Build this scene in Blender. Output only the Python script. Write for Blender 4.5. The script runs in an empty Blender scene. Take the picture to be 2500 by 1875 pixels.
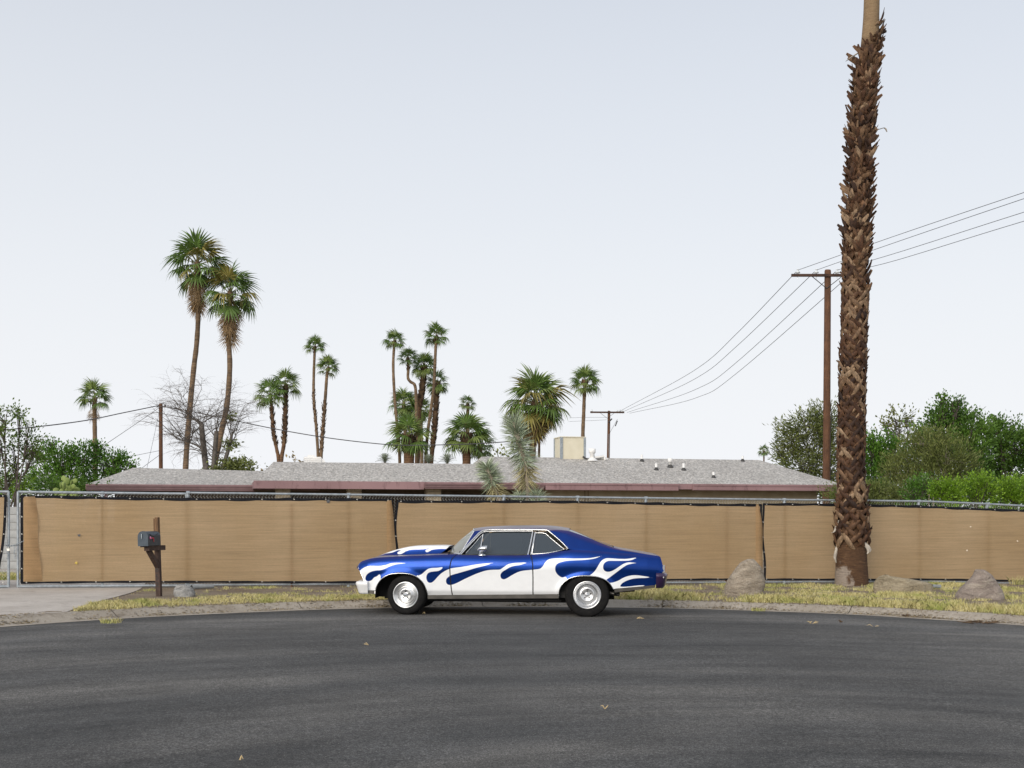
import bpy, math, random
import numpy as np
from mathutils import Vector, Matrix, Euler
random.seed(7)
RNG = np.random.default_rng(11)
SC = bpy.context.scene
COL = SC.collection
PI = math.pi
rad = math.radians

# ------------------------------------------------------------------ camera
FPX, HORIZON, CAMZ = 3000.0, 1270.0, 1.5        # focal length and horizon in photo pixels (2500 x 1875), eye height
cam_d = bpy.data.cameras.new('camera')
cam_d.sensor_width = 36.0
cam_d.lens = FPX / 2500 * 36.0
cam_d.shift_y = (HORIZON - 937.5) / 2500         # rising front: verticals stay vertical
cam_d.clip_start, cam_d.clip_end = 0.1, 2000
cam = bpy.data.objects.new('camera', cam_d)
COL.objects.link(cam)
cam.location = (0, 0, CAMZ)
cam.rotation_euler = (rad(90), 0, 0)
SC.camera = cam

# ------------------------------------------------------------------ sky, sun, exposure
SUN_EL, SUN_AZ = 24.0, 208.0                     # azimuth clockwise from +Y (the view direction): behind the camera, to its left
world = bpy.data.worlds.new('World')
SC.world = world
world.use_nodes = True
nt = world.node_tree
bg = nt.nodes['Background']
sky = nt.nodes.new('ShaderNodeTexSky')
sky.sky_type = 'NISHITA'
sky.sun_disc = False
sky.sun_elevation = rad(SUN_EL)
sky.sun_rotation = rad(SUN_AZ)
sky.altitude = 0
sky.air_density = 1.0
sky.dust_density = 4.0
sky.ozone_density = 1.0
hsv = nt.nodes.new('ShaderNodeHueSaturation')    # thin high haze: paler than a clear sky
hsv.inputs['Saturation'].default_value = 1.35
nt.links.new(sky.outputs['Color'], hsv.inputs['Color'])
tcw = nt.nodes.new('ShaderNodeTexCoord')
sepw = nt.nodes.new('ShaderNodeSeparateXYZ')
nt.links.new(tcw.outputs['Generated'], sepw.inputs[0])
hz = nt.nodes.new('ShaderNodeValToRGB')          # the veil thickens evenly towards the horizon, the same all round
hz.color_ramp.interpolation = 'B_SPLINE'
for k, (p_, v_) in enumerate(((0.0, 1.0), (0.10, 0.96), (0.24, 0.84), (0.42, 0.68), (1.0, 0.45))):
    e_ = hz.color_ramp.elements[k] if k < 2 else hz.color_ramp.elements.new(p_)
    e_.position = p_; e_.color = (v_, v_, v_, 1)
nt.links.new(sepw.outputs['Z'], hz.inputs['Fac'])
veil = nt.nodes.new('ShaderNodeMix'); veil.data_type = 'RGBA'
nt.links.new(hz.outputs['Color'], veil.inputs['Factor'])
veil.inputs['B'].default_value = (8.0, 8.15, 8.45, 1)
nt.links.new(hsv.outputs['Color'], veil.inputs['A'])
nt.links.new(veil.outputs['Result'], bg.inputs['Color'])
bg.inputs['Strength'].default_value = 0.1
sun_d = bpy.data.lights.new('sun', 'SUN')
sun_d.energy = 2.0
sun_d.angle = rad(40)
sun_d.color = (1.0, 0.95, 0.88)
sun = bpy.data.objects.new('sun', sun_d)
COL.objects.link(sun)
_d = Vector((math.sin(rad(SUN_AZ)) * math.cos(rad(SUN_EL)), math.cos(rad(SUN_AZ)) * math.cos(rad(SUN_EL)), math.sin(rad(SUN_EL))))
sun.rotation_euler = _d.to_track_quat('Z', 'Y').to_euler()
sun.location = _d * 60
vs = SC.view_settings
vs.view_transform = 'Standard'
vs.look = 'None'
vs.exposure = 0.2
vs.gamma = 1.0
vs.use_curve_mapping = False

# ------------------------------------------------------------------ helpers
def at(px, py, Y):
    """photo pixel + distance in front of the camera -> point"""
    return Vector(((px - 1250) / FPX * Y, Y, CAMZ - (py - HORIZON) / FPX * Y))

def R0(x):
    """the street falls gently to the right"""
    return -0.007 * max(-16.0, min(16.0, x))

def tag(o, label=None, cat=None, group=None, kind=None):
    if label: o['label'] = label
    if cat: o['category'] = cat
    if group: o['group'] = group
    if kind: o['kind'] = kind
    return o

def empty(name, loc=(0, 0, 0), rz=0.0, label=None, cat=None, group=None):
    o = bpy.data.objects.new(name, None)
    o.empty_display_size = 0.2
    COL.objects.link(o)
    o.location = loc
    o.rotation_euler = (0, 0, rz)
    return tag(o, label, cat, group)

def link(name, me, parent=None, loc=None, rot=None, scale=None):
    o = bpy.data.objects.new(name, me)
    COL.objects.link(o)
    if parent is not None: o.parent = parent
    if loc is not None: o.location = loc
    if rot is not None: o.rotation_euler = rot
    if scale is not None: o.scale = scale
    return o

def copy_tree(o, parent=None):
    c = o.copy(); COL.objects.link(c); c.parent = parent
    for ch in list(o.children): copy_tree(ch, c)
    return c

def frame_of(d):
    d = Vector(d).normalized()
    up = Vector((0, 0, 1)) if abs(d.z) < 0.95 else Vector((1, 0, 0))
    a = d.cross(up).normalized()
    return a, d.cross(a).normalized()

class MB:
    """collects shapes; build() links them as ONE mesh object"""
    def __init__(s): s.v, s.f, s.m, s.sm = [], [], [], []
    def add(s, vs, fs, mi=0, smooth=False):
        b = len(s.v)
        s.v.extend([tuple(p) for p in vs])
        for f in fs:
            s.f.append([i + b for i in f]); s.m.append(mi); s.sm.append(smooth)
    def box(s, c, size, rot=None, mi=0, taper=1.0):
        hx, hy, hz = size[0] / 2, size[1] / 2, size[2] / 2
        M = rot if rot is not None else Matrix.Identity(3)
        vs = []
        for z in (-hz, hz):
            t = taper if z > 0 else 1.0
            for x, y in ((-hx, -hy), (hx, -hy), (hx, hy), (-hx, hy)):
                vs.append(Vector(c) + M @ Vector((x * t, y * t, z)))
        s.add(vs, [(3, 2, 1, 0), (4, 5, 6, 7), (0, 1, 5, 4), (1, 2, 6, 5), (2, 3, 7, 6), (3, 0, 4, 7)], mi)
        return s
    def tube(s, pts, r, n=8, cap=True, mi=0, smooth=True, phase=0.0):
        pts = [Vector(p) for p in pts]
        if not hasattr(r, '__len__'): r = [r] * len(pts)
        vs, fs = [], []
        a = None
        for i, p in enumerate(pts):
            d = (pts[min(i + 1, len(pts) - 1)] - pts[max(i - 1, 0)])
            if d.length < 1e-9: d = Vector((0, 0, 1))
            d.normalize()
            if a is None: a, b = frame_of(d)
            else:
                a = (a - d * a.dot(d))
                if a.length < 1e-6: a, b = frame_of(d)
                a.normalize(); b = d.cross(a)
            for k in range(n):
                t = 2 * PI * k / n + phase
                vs.append(p + (a * math.cos(t) + b * math.sin(t)) * r[i])
        for i in range(len(pts) - 1):
            for k in range(n):
                k2 = (k + 1) % n
                fs.append((i * n + k, i * n + k2, (i + 1) * n + k2, (i + 1) * n + k))
        s.add(vs, fs, mi, smooth)
        if cap:
            e = (len(pts) - 1) * n
            s.add(vs[:n], [tuple(range(n - 1, -1, -1))], mi)
            s.add(vs[e:], [tuple(range(n))], mi)
        return s
    def lathe(s, prof, n=32, M=None, mi=0, smooth=True, close=False):
        """prof: (radius, height) along local z"""
        M = M if M is not None else Matrix.Identity(4)
        vs, fs = [], []
        for r, h in prof:
            for k in range(n):
                t = 2 * PI * k / n
                vs.append(M @ Vector((r * math.cos(t), r * math.sin(t), h)))
        for i in range(len(prof) - 1):
            for k in range(n):
                k2 = (k + 1) % n
                fs.append((i * n + k, i * n + k2, (i + 1) * n + k2, (i + 1) * n + k))
        s.add(vs, fs, mi, smooth)
        return s
    def grid(s, P, nu, nv, mi=0, smooth=True):
        """P[i][j] points"""
        vs = [P[i][j] for i in range(nu) for j in range(nv)]
        fs = [(i * nv + j, (i + 1) * nv + j, (i + 1) * nv + j + 1, i * nv + j + 1) for i in range(nu - 1) for j in range(nv - 1)]
        s.add(vs, fs, mi, smooth)
        return s
    def mesh(s, name, mats):
        me = bpy.data.meshes.new(name)
        me.from_pydata(s.v, [], s.f)
        for m in (mats if isinstance(mats, (list, tuple)) else [mats]): me.materials.append(m)
        me.polygons.foreach_set('material_index', s.m)
        me.polygons.foreach_set('use_smooth', s.sm)
        me.update()
        return me
    def build(s, name, mats, parent=None, **k):
        return link(name, s.mesh(name, mats), parent, **k)

def mesh_np(name, verts, faces, mat, smooth=False):
    """fast mesh from arrays, all faces with the same number of corners"""
    verts = np.asarray(verts, dtype=np.float32).reshape(-1, 3)
    faces = np.asarray(faces, dtype=np.int32)
    k = faces.shape[1]
    me = bpy.data.meshes.new(name)
    me.vertices.add(len(verts)); me.vertices.foreach_set('co', verts.ravel())
    me.loops.add(faces.size); me.loops.foreach_set('vertex_index', faces.ravel())
    me.polygons.add(len(faces))
    me.polygons.foreach_set('loop_start', np.arange(0, faces.size, k, dtype=np.int32))
    if smooth: me.polygons.foreach_set('use_smooth', np.ones(len(faces), dtype=bool))
    me.update(calc_edges=True)
    for m in (mat if isinstance(mat, (list, tuple)) else [mat]): me.materials.append(m)
    return me

def crv(pts, n):
    """Catmull-Rom through points -> n samples"""
    P = np.array([tuple(p) for p in pts], dtype=float)
    P = np.vstack([2 * P[0] - P[1], P, 2 * P[-1] - P[-2]])
    m = len(P) - 3
    out = []
    for i in range(n):
        t = i / (n - 1) * m
        k = min(int(t), m - 1); t -= k
        a, b, c, d = P[k], P[k + 1], P[k + 2], P[k + 3]
        out.append(0.5 * (2 * b + (c - a) * t + (2 * a - 5 * b + 4 * c - d) * t * t + (3 * b - a - 3 * c + d) * t ** 3))
    return np.array(out)

# ------------------------------------------------------------------ materials
MAT = {}
def nodes_of(name):
    m = bpy.data.materials.new(name); m.use_nodes = True
    MAT[name] = m
    n = m.node_tree
    return m, n, n.nodes['Principled BSDF']
def nd(n, t, **kw):
    x = n.nodes.new(t)
    for k, v in kw.items():
        if k in x.inputs: x.inputs[k].default_value = v
        else: setattr(x, k, v)
    return x
def c4(c): return (c[0], c[1], c[2], 1.0)
def ramp(n, fac, stops):
    r = n.nodes.new('ShaderNodeValToRGB')
    e = r.color_ramp.elements
    while len(e) < len(stops): e.new(0.5)
    for k, (p, c) in enumerate(stops):
        e[k].position = p; e[k].color = c4(c) if hasattr(c, '__len__') else (c, c, c, 1)
    if fac is not None: n.links.new(fac, r.inputs['Fac'])
    return r
def mix(n, fac, a, b, blend='MIX'):
    x = n.nodes.new('ShaderNodeMix'); x.data_type = 'RGBA'; x.blend_type = blend
    for sock, v in (('Factor', fac), ('A', a), ('B', b)):
        s_ = x.inputs[sock]
        if isinstance(v, bpy.types.NodeSocket): n.links.new(v, s_)
        elif hasattr(v, '__len__'): s_.default_value = c4(v)
        else: s_.default_value = v
    return x.outputs['Result']
def coords(n, kind='Object', scale=(1, 1, 1), rot=(0, 0, 0)):
    tc = n.nodes.new('ShaderNodeTexCoord')
    mp = n.nodes.new('ShaderNodeMapping')
    mp.inputs['Scale'].default_value = scale
    mp.inputs['Rotation'].default_value = rot
    n.links.new(tc.outputs[kind], mp.inputs['Vector'])
    return mp.outputs['Vector']
def noise(n, vec, scale, detail=4, rough=0.55, dist=0.0):
    x = nd(n, 'ShaderNodeTexNoise', Scale=scale, Detail=detail, Roughness=rough, Distortion=dist)
    n.links.new(vec, x.inputs['Vector'])
    return x.outputs['Fac']
def bump(n, b, h, strength=0.3, dist=0.01):
    x = nd(n, 'ShaderNodeBump', Strength=strength, Distance=dist)
    n.links.new(h, x.inputs['Height'])
    n.links.new(x.outputs['Normal'], b.inputs['Normal'])
def pm(name, c1, c2=None, scale=8.0, rough=0.7, metal=0.0, bmp=0.0, stretch=(1, 1, 1), detail=5, coat=0.0, lo=0.35, hi=0.65, bdist=0.01, spec=0.5, island=0.0, transl=0.0):
    m, n, b = nodes_of(name)
    b.inputs['Roughness'].default_value = rough
    b.inputs['Metallic'].default_value = metal
    b.inputs['Coat Weight'].default_value = coat
    b.inputs['Specular IOR Level'].default_value = spec
    if c2 is None:
        b.inputs['Base Color'].default_value = c4(c1)
        col = None
    else:
        v = coords(n, 'Object', stretch)
        f = noise(n, v, scale, detail)
        r = ramp(n, f, [(lo, c1), (hi, c2)])
        col = r.outputs['Color']
        if bmp: bump(n, b, f, bmp, bdist)
    if island and col is not None:
        g = n.nodes.new('ShaderNodeNewGeometry')
        mr = nd(n, 'ShaderNodeMapRange'); mr.inputs['To Min'].default_value = 1 - island; mr.inputs['To Max'].default_value = 1 + island
        n.links.new(g.outputs['Random Per Island'], mr.inputs['Value'])
        hs = n.nodes.new('ShaderNodeHueSaturation')
        n.links.new(mr.outputs['Result'], hs.inputs['Value'])
        n.links.new(col, hs.inputs['Color'])
        col = hs.outputs['Color']
    if col is not None: n.links.new(col, b.inputs['Base Color'])
    if transl:
        t = n.nodes.new('ShaderNodeBsdfTranslucent')
        if col is not None: n.links.new(col, t.inputs['Color'])
        else: t.inputs['Color'].default_value = c4(c1)
        ms = nd(n, 'ShaderNodeMixShader', Fac=transl)
        out = n.nodes['Material Output']
        n.links.new(b.outputs[0], ms.inputs[1]); n.links.new(t.outputs[0], ms.inputs[2])
        n.links.new(ms.outputs[0], out.inputs['Surface'])
    return m
# ------------------------------------------------------------------ ground: road, kerb, verge, driveway
def mat_asphalt():
    m, n, b = nodes_of('asphalt')
    tc = n.nodes.new('ShaderNodeTexCoord')
    pos = tc.outputs['Object']
    sep = n.nodes.new('ShaderNodeSeparateXYZ'); n.links.new(pos, sep.inputs[0])
    # tyre-polished streaks follow the turning circle: polar coordinates about its middle
    def math_(op, a, b_=None):
        x = n.nodes.new('ShaderNodeMath'); x.operation = op
        for i, v in enumerate((a, b_)):
            if v is None: continue
            if isinstance(v, bpy.types.NodeSocket): n.links.new(v, x.inputs[i])
            else: x.inputs[i].default_value = v
        return x.outputs[0]
    dx = math_('SUBTRACT', sep.outputs['X'], 2.0); dy = math_('SUBTRACT', sep.outputs['Y'], 3.0)
    r = math_('SQRT', math_('ADD', math_('MULTIPLY', dx, dx), math_('MULTIPLY', dy, dy)))
    th = math_('ARCTAN2', dy, dx)
    comb = n.nodes.new('ShaderNodeCombineXYZ')
    n.links.new(math_('MULTIPLY', r, 1.0), comb.inputs[0]); n.links.new(math_('MULTIPLY', th, 1.6), comb.inputs[1])
    pol = comb.outputs[0]
    s1 = noise(n, pol, 0.9, 4, 0.55, 0.3)
    comb2 = n.nodes.new('ShaderNodeCombineXYZ')
    n.links.new(math_('MULTIPLY', r, 1.9), comb2.inputs[0]); n.links.new(math_('MULTIPLY', th, 2.2), comb2.inputs[1])
    s2 = noise(n, comb2.outputs[0], 1.3, 5, 0.62, 0.4)
    big = noise(n, pos, 0.22, 3, 0.5)
    v = coords(n, 'Object')
    fine = noise(n, v, 95, 3, 0.7)
    vor = nd(n, 'ShaderNodeTexVoronoi', Scale=120.0); n.links.new(v, vor.inputs['Vector'])
    mid = noise(n, v, 1.7, 5, 0.65)
    g2 = noise(n, v, 42, 4, 0.75); g3 = noise(n, v, 20, 4, 0.7)
    base = ramp(n, s1, [(0.30, (0.050, 0.051, 0.051)), (0.50, (0.074, 0.073, 0.071)), (0.70, (0.112, 0.108, 0.101))]).outputs['Color']
    st = ramp(n, s2, [(0.33, 0.74), (0.5, 1.0), (0.7, 1.16)]).outputs['Color']
    c = mix(n, 1.0, base, st, 'MULTIPLY')
    c = mix(n, 1.0, c, ramp(n, big, [(0.35, 0.86), (0.65, 1.14)]).outputs['Color'], 'MULTIPLY')
    c = mix(n, 1.0, c, ramp(n, mid, [(0.3, 0.82), (0.7, 1.16)]).outputs['Color'], 'MULTIPLY')
    c = mix(n, 1.0, c, ramp(n, fine, [(0.32, 0.25), (0.5, 0.95), (0.66, 2.1)]).outputs['Color'], 'MULTIPLY')
    c = mix(n, 1.0, c, ramp(n, g2, [(0.32, 0.55), (0.5, 1.0), (0.68, 1.55)]).outputs['Color'], 'MULTIPLY')
    c = mix(n, 1.0, c, ramp(n, g3, [(0.32, 0.72), (0.5, 1.0), (0.68, 1.3)]).outputs['Color'], 'MULTIPLY')
    # sealed dark strip along the gutter, dusty paler lane just inside it
    ex = math_('SUBTRACT', sep.outputs['X'], 0.87); ey = math_('SUBTRACT', sep.outputs['Y'], 12.64)
    re2 = math_('SQRT', math_('ADD', math_('MULTIPLY', ex, ex), math_('MULTIPLY', ey, ey)))
    re2 = math_('ADD', re2, math_('MULTIPLY', math_('SUBTRACT', s1, 0.5), 1.6))
    rg = nd(n, 'ShaderNodeMapRange'); rg.inputs['From Min'].default_value = 5.0; rg.inputs['From Max'].default_value = 9.0; n.links.new(re2, rg.inputs['Value'])
    c = mix(n, 1.0, c, ramp(n, rg.outputs['Result'], [(0.0, 1.0), (0.30, 0.96), (0.50, 1.30), (0.66, 1.25), (0.78, 0.86), (1.0, 0.80)]).outputs['Color'], 'MULTIPLY')
    peb = ramp(n, vor.outputs['Color'], [(0.86, 0.0), (0.95, 1.0)]).outputs['Color']
    c = mix(n, peb, c, (0.20, 0.195, 0.18))
    n.links.new(c, b.inputs['Base Color'])
    b.inputs['Roughness'].default_value = 0.85
    b.inputs['Specular IOR Level'].default_value = 0.3
    bump(n, b, fine, 0.5, 0.006)
    return m
def mat_concrete(name, c1, c2, stain=(0.16, 0.135, 0.11)):
    m, n, b = nodes_of(name)
    v = coords(n, 'Object')
    a = noise(n, v, 1.1, 6, 0.6, 0.4); f = noise(n, v, 60, 4, 0.7)
    c = ramp(n, a, [(0.32, c1), (0.66, c2)]).outputs['Color']
    s = ramp(n, noise(n, v, 3.4, 7, 0.7, 0.8), [(0.52, 0.0), (0.70, 0.65)]).outputs['Color']
    c = mix(n, s, c, stain)
    c = mix(n, 1.0, c, ramp(n, f, [(0.3, 0.78), (0.7, 1.14)]).outputs['Color'], 'MULTIPLY')
    n.links.new(c, b.inputs['Base Color'])
    b.inputs['Roughness'].default_value = 0.9
    b.inputs['Specular IOR Level'].default_value = 0.25
    bump(n, b, f, 0.35, 0.004)
    return m
def mat_dirt():
    m, n, b = nodes_of('dirt')
    v = coords(n, 'Object')
    a = noise(n, v, 0.8, 6, 0.6, 0.3); g = noise(n, v, 38, 5, 0.72)
    vor = nd(n, 'ShaderNodeTexVoronoi', Scale=46.0); n.links.new(v, vor.inputs['Vector'])
    c = ramp(n, a, [(0.3, (0.155, 0.118, 0.085)), (0.6, (0.25, 0.205, 0.155))]).outputs['Color']
    c = mix(n, 1.0, c, ramp(n, g, [(0.28, 0.5), (0.5, 1.0), (0.7, 1.4)]).outputs['Color'], 'MULTIPLY')
    c = mix(n, ramp(n, vor.outputs['Color'], [(0.72, 0.0), (0.88, 0.75)]).outputs['Color'], c, (0.33, 0.30, 0.265))
    n.links.new(c, b.inputs['Base Color'])
    b.inputs['Roughness'].default_value = 0.95
    b.inputs['Specular IOR Level'].default_value = 0.15
    bump(n, b, g, 0.7, 0.02)
    return m
mat_asphalt(); mat_dirt()
mat_concrete('kerb_concrete', (0.27, 0.235, 0.19), (0.41, 0.37, 0.315), (0.13, 0.10, 0.07))
mat_concrete('drive_concrete', (0.42, 0.385, 0.345), (0.54, 0.50, 0.455), (0.27, 0.23, 0.20))

EDGE = crv([(-16, -60), (-12.5, -10), (-11.2, 2), (-9.6, 10), (-8.3, 14), (-6.98, 16.58), (-5.67, 18.30), (-4.1, 19.62), (-2.8, 20.45), (-1, 21.08), (.87, 21.27), (3.16, 21.02),
            (5.33, 20.1), (6.36, 19.25), (7.52, 18.05), (9.2, 15.2), (10.6, 9), (12.2, 0), (13.5, -10), (17, -60)], 420)
T_ = np.gradient(EDGE, axis=0); T_ /= np.linalg.norm(T_, axis=1)[:, None]
NRM = np.c_[-T_[:, 1], T_[:, 0]]                  # outward, away from the road
def edge_pt(i, d): return EDGE[i] + NRM[i] * d
def edge_dist(x, y):
    """signed distance outward from the road edge"""
    dd = (EDGE[:, 0] - x) ** 2 + (EDGE[:, 1] - y) ** 2
    i = int(dd.argmin())
    return (x - EDGE[i, 0]) * NRM[i, 0] + (y - EDGE[i, 1]) * NRM[i, 1]
def vz(x, y, d=None):
    """height of the ground beyond the kerb"""
    if d is None: d = edge_dist(x, y)
    t = max(0.0, min(1.0, (d - 0.55) / 1.6))
    return R0(x) + 0.100 + 0.045 * t

def build_ground():
    # road: one sheet out to the road edge and on behind the camera
    P = []
    n = len(EDGE)
    cols = 60
    for j in range(cols + 1):
        t = j / cols
        row = []
        for i in range(0, n, 3):
            e = EDGE[i] + NRM[i] * 0.02
            x = 0.8 + (e[0] - 0.8) * t; y = e[1] if e[1] < 3 else 3 + (e[1] - 3) * t
            row.append((x, y, R0(x)))
        P.append(row)
    mb = MB(); mb.grid(P, len(P), len(P[0]))
    tag(mb.build('road', MAT['asphalt']), 'dark grey asphalt turning circle', kind='structure')
    # rolled concrete kerb in sections with joints
    prof = [(-0.02, 0.004), (0.0, 0.006), (0.28, -0.002), (0.36, 0.018), (0.46, 0.075), (0.53, 0.100), (0.60, 0.104), (0.68, 0.070)]
    root = None
    S = np.r_[0, np.cumsum(np.linalg.norm(np.diff(EDGE, axis=0), axis=1))]
    root = empty('kerb', (0, 0, 0), 0)
    tag(root, 'pale rolled concrete kerb and gutter curving round the road', kind='structure')
    total = S[-1]; L = 3.05; k0 = 0
    a = S[int(np.argmin(np.abs(EDGE[:, 1] - 4.0) + 50 * (EDGE[:, 0] > 0)))]
    e = S[int(np.argmin(np.abs(EDGE[:, 1] - 4.0) + 50 * (EDGE[:, 0] < 0)))]
    joints = [0, a] + list(np.arange(a + L, e, L)) + [e, total]
    for q in range(len(joints) - 1):
        s0, s1 = joints[q] + 0.006, joints[q + 1] - 0.006
        m_ = max(3, int((s1 - s0) / 0.25))
        P = []
        for s in np.linspace(s0, s1, m_):
            x = np.interp(s, S, EDGE[:, 0]); y = np.interp(s, S, EDGE[:, 1])
            nx = np.interp(s, S, NRM[:, 0]); ny = np.interp(s, S, NRM[:, 1])
            P.append([(x + nx * d, y + ny * d, R0(x) + h) for d, h in prof])
        mb = MB(); mb.grid(P, len(P), len(prof))
        mb.build('kerb_section', MAT['kerb_concrete'], root)
    # earth beyond the kerb, out to the horizon
    ds = [-0.05, 0.45, 0.56, 0.7, 0.9, 1.2, 1.6, 2.15, 3, 4, 6, 9, 14, 22, 40, 80, 160, 350, 700]
    P = []
    for d in ds:
        row = []
        for i in range(0, n, 2):
            p = edge_pt(i, d)
            row.append((p[0], p[1], (R0(p[0]) - 0.03 if d < 0.5 else vz(p[0], p[1], d) - (0.02 if d < 0.6 else 0)) + 0.004 * math.sin(p[0] * 3.1) * math.cos(p[1] * 2.3) * (0 < d - 0.6 < 6)))
        P.append(row)
    mb = MB(); mb.grid(P, len(P), len(P[0]))
    tag(mb.build('ground', MAT['dirt']), 'bare sandy earth beyond the kerb', kind='structure')
build_ground()

# fence line and house share one direction; (u along, v behind, z up)
YAW = math.atan(0.2355); CY, SY = math.cos(YAW), math.sin(YAW)
def F(u, v, z=0.0): return Vector((u * CY - v * SY, 25.3 + u * SY + v * CY, z))
def upx(px, v=0.0):
    k = (px - 1250) / FPX
    return (k * (25.3 + v * CY) + v * SY) / (CY - k * SY)
def zpx(py, u, v):
    return CAMZ - (py - HORIZON) / FPX * F(u, v).y
def fgz(u, v=0.0):
    p = F(u, v); return R0(p.x) + 0.145
def gpt(px, py, h=0.12):
    """pixel on the ground beyond the kerb"""
    k = (px - 1250) / FPX; Y = 20.0
    for _ in range(25): Y = (CAMZ - (R0(k * Y) + h)) * FPX / (py - HORIZON)
    return (k * Y, Y)

def build_drive():
    # right edge of the driveway from the kerb to the gate
    ed = [gpt(150, 1499, .11), gpt(196, 1480, .13), gpt(280, 1459, .145), gpt(336, 1442, .145)]
    ed += [(ed[-1][0] - 0.6, ed[-1][1] + 2.5), (ed[-1][0] - 3.0, ed[-1][1] + 12)]
    P = []
    for (x, y) in crv(ed, 26):
        row = []
        for t in np.linspace(0, 1, 14):
            X = x - 9.0 * t; Yy = y - 2.6 * t if t < 1 else y - 2.6
            d = edge_dist(X, Yy)
            if d < 0.62:
                i = int(((EDGE[:, 0] - X) ** 2 + (EDGE[:, 1] - Yy) ** 2).argmin())
                q = edge_pt(i, 0.62); X, Yy, d = q[0], q[1], 0.62
            row.append((X, Yy, (vz(X, Yy, d) + 0.009) if d > .64 else R0(X) + .098))
        P.append(row)
    mb = MB(); mb.grid(P, len(P), 14)
    tag(mb.build('driveway', MAT['drive_concrete']), 'pale concrete driveway running under the gate', kind='structure')
build_drive()
# ------------------------------------------------------------------ chain-link fence, gates, shade cloth
pm('galvanised', (0.26, 0.30, 0.33), (0.38, 0.42, 0.46), 14, 0.45, 0.35, detail=3)
pm('wire', (0.55, 0.56, 0.55), (0.68, 0.68, 0.66), 20, 0.45, 0.3)
pm('binding', (0.008, 0.009, 0.012), (0.016, 0.017, 0.021), 12, 0.85, spec=.15)
pm('grommet', (0.75, 0.74, 0.70), (0.6, 0.58, 0.52), 30, 0.3, 0.9)
pm('rust', (0.10, 0.055, 0.03), (0.2, 0.11, 0.06), 25, 0.8)
def mat_cloth():
    m, n, b = nodes_of('shade_cloth')
    v = coords(n, 'Object')
    # woven in horizontal courses: long thin streaks
    v1 = coords(n, 'Object', (0.5, 0.5, 26)); v2 = coords(n, 'Object', (1.4, 1.4, 90)); v3 = coords(n, 'Object', (0.22, 0.22, 7))
    s1 = noise(n, v1, 1.0, 3, 0.6); s2 = noise(n, v2, 1.0, 2, 0.6); s3 = noise(n, v3, 1.0, 3, 0.55)
    g = noise(n, v, 90, 3, 0.6); big = noise(n, v, 0.7, 3, 0.5)
    c = ramp(n, big, [(0.3, (0.55, 0.385, 0.215)), (0.7, (0.62, 0.450, 0.270))]).outputs['Color']
    for s, lo, hi in ((s1, 0.93, 1.04), (s2, 0.88, 1.06), (s3, 0.97, 1.02)):
        c = mix(n, 1.0, c, ramp(n, s, [(0.30, lo), (0.62, hi)]).outputs['Color'], 'MULTIPLY')
    c = mix(n, 1.0, c, ramp(n, g, [(0.3, 0.86), (0.7, 1.10)]).outputs['Color'], 'MULTIPLY')
    n.links.new(c, b.inputs['Base Color'])
    b.inputs['Roughness'].default_value = 0.85
    b.inputs['Specular IOR Level'].default_value = 0.15
    bump(n, b, s2, 0.25, 0.004)
    tr = n.nodes.new('ShaderNodeBsdfTransparent'); tr.inputs['Color'].default_value = (0.95, 0.9, 0.84, 1)
    tl = n.nodes.new('ShaderNodeBsdfTranslucent'); n.links.new(c, tl.inputs['Color'])
    m1 = nd(n, 'ShaderNodeMixShader', Fac=0.62); n.links.new(b.outputs[0], m1.inputs[1]); n.links.new(tl.outputs[0], m1.inputs[2])
    m2 = nd(n, 'ShaderNodeMixShader', Fac=0.02); n.links.new(m1.outputs[0], m2.inputs[1]); n.links.new(tr.outputs[0], m2.inputs[2])
    n.links.new(m2.outputs[0], n.nodes['Material Output'].inputs['Surface'])
    return m
mat_cloth()

H_F = 1.83
def rail_dip(u):
    """the right end of the fence follows a small fall in the ground"""
    return -0.085 * max(0.0, min(1.0, (u - upx(2250)) / (upx(2520) - upx(2250)))) ** 1.2
def ftop(u): return fgz(u) + H_F + 0.012 + rail_dip(u)
def fbot(u): return fgz(u) + 0.055 + rail_dip(u) * 0.9

def wire_mesh(u0, u1, z0f, z1f, v=0.03, pitch=0.062):
    """woven zigzag wires (each a real wire), as one part"""
    V, Fc = [], []
    r = 0.0026
    h = z1f(0.5 * (u0 + u1)) - z0f(0.5 * (u0 + u1))
    rows = int(h / (pitch / 2) / 2) * 2
    k = 0
    us = np.arange(u0, u1, pitch)
    for q, uc in enumerate(us):
        zb, zt = z0f(uc), z1f(uc)
        prev = None
        for j in range(rows + 1):
            side = (j + 0) % 2
            uu = uc + (pitch * 0.52 if side else -pitch * 0.02) - pitch * 0.0
            zz = zb + (zt - zb) * j / rows
            p = F(uu, v + (0.002 if side else -0.002), zz)
            for (a, b) in ((0, 1), (-0.87, -0.5), (0.87, -0.5)):
                V.append((p.x + a * r * CY, p.y + a * r * SY + b * r * 0.7, p.z + b * r * 0.7))
            if prev is not None:
                for t in range(3):
                    t2 = (t + 1) % 3
                    Fc.append((prev + t, prev + t2, k + t2, k + t))
            prev = k; k += 3
    return mesh_np('wire_mesh', V, Fc, MAT['wire'])

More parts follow.
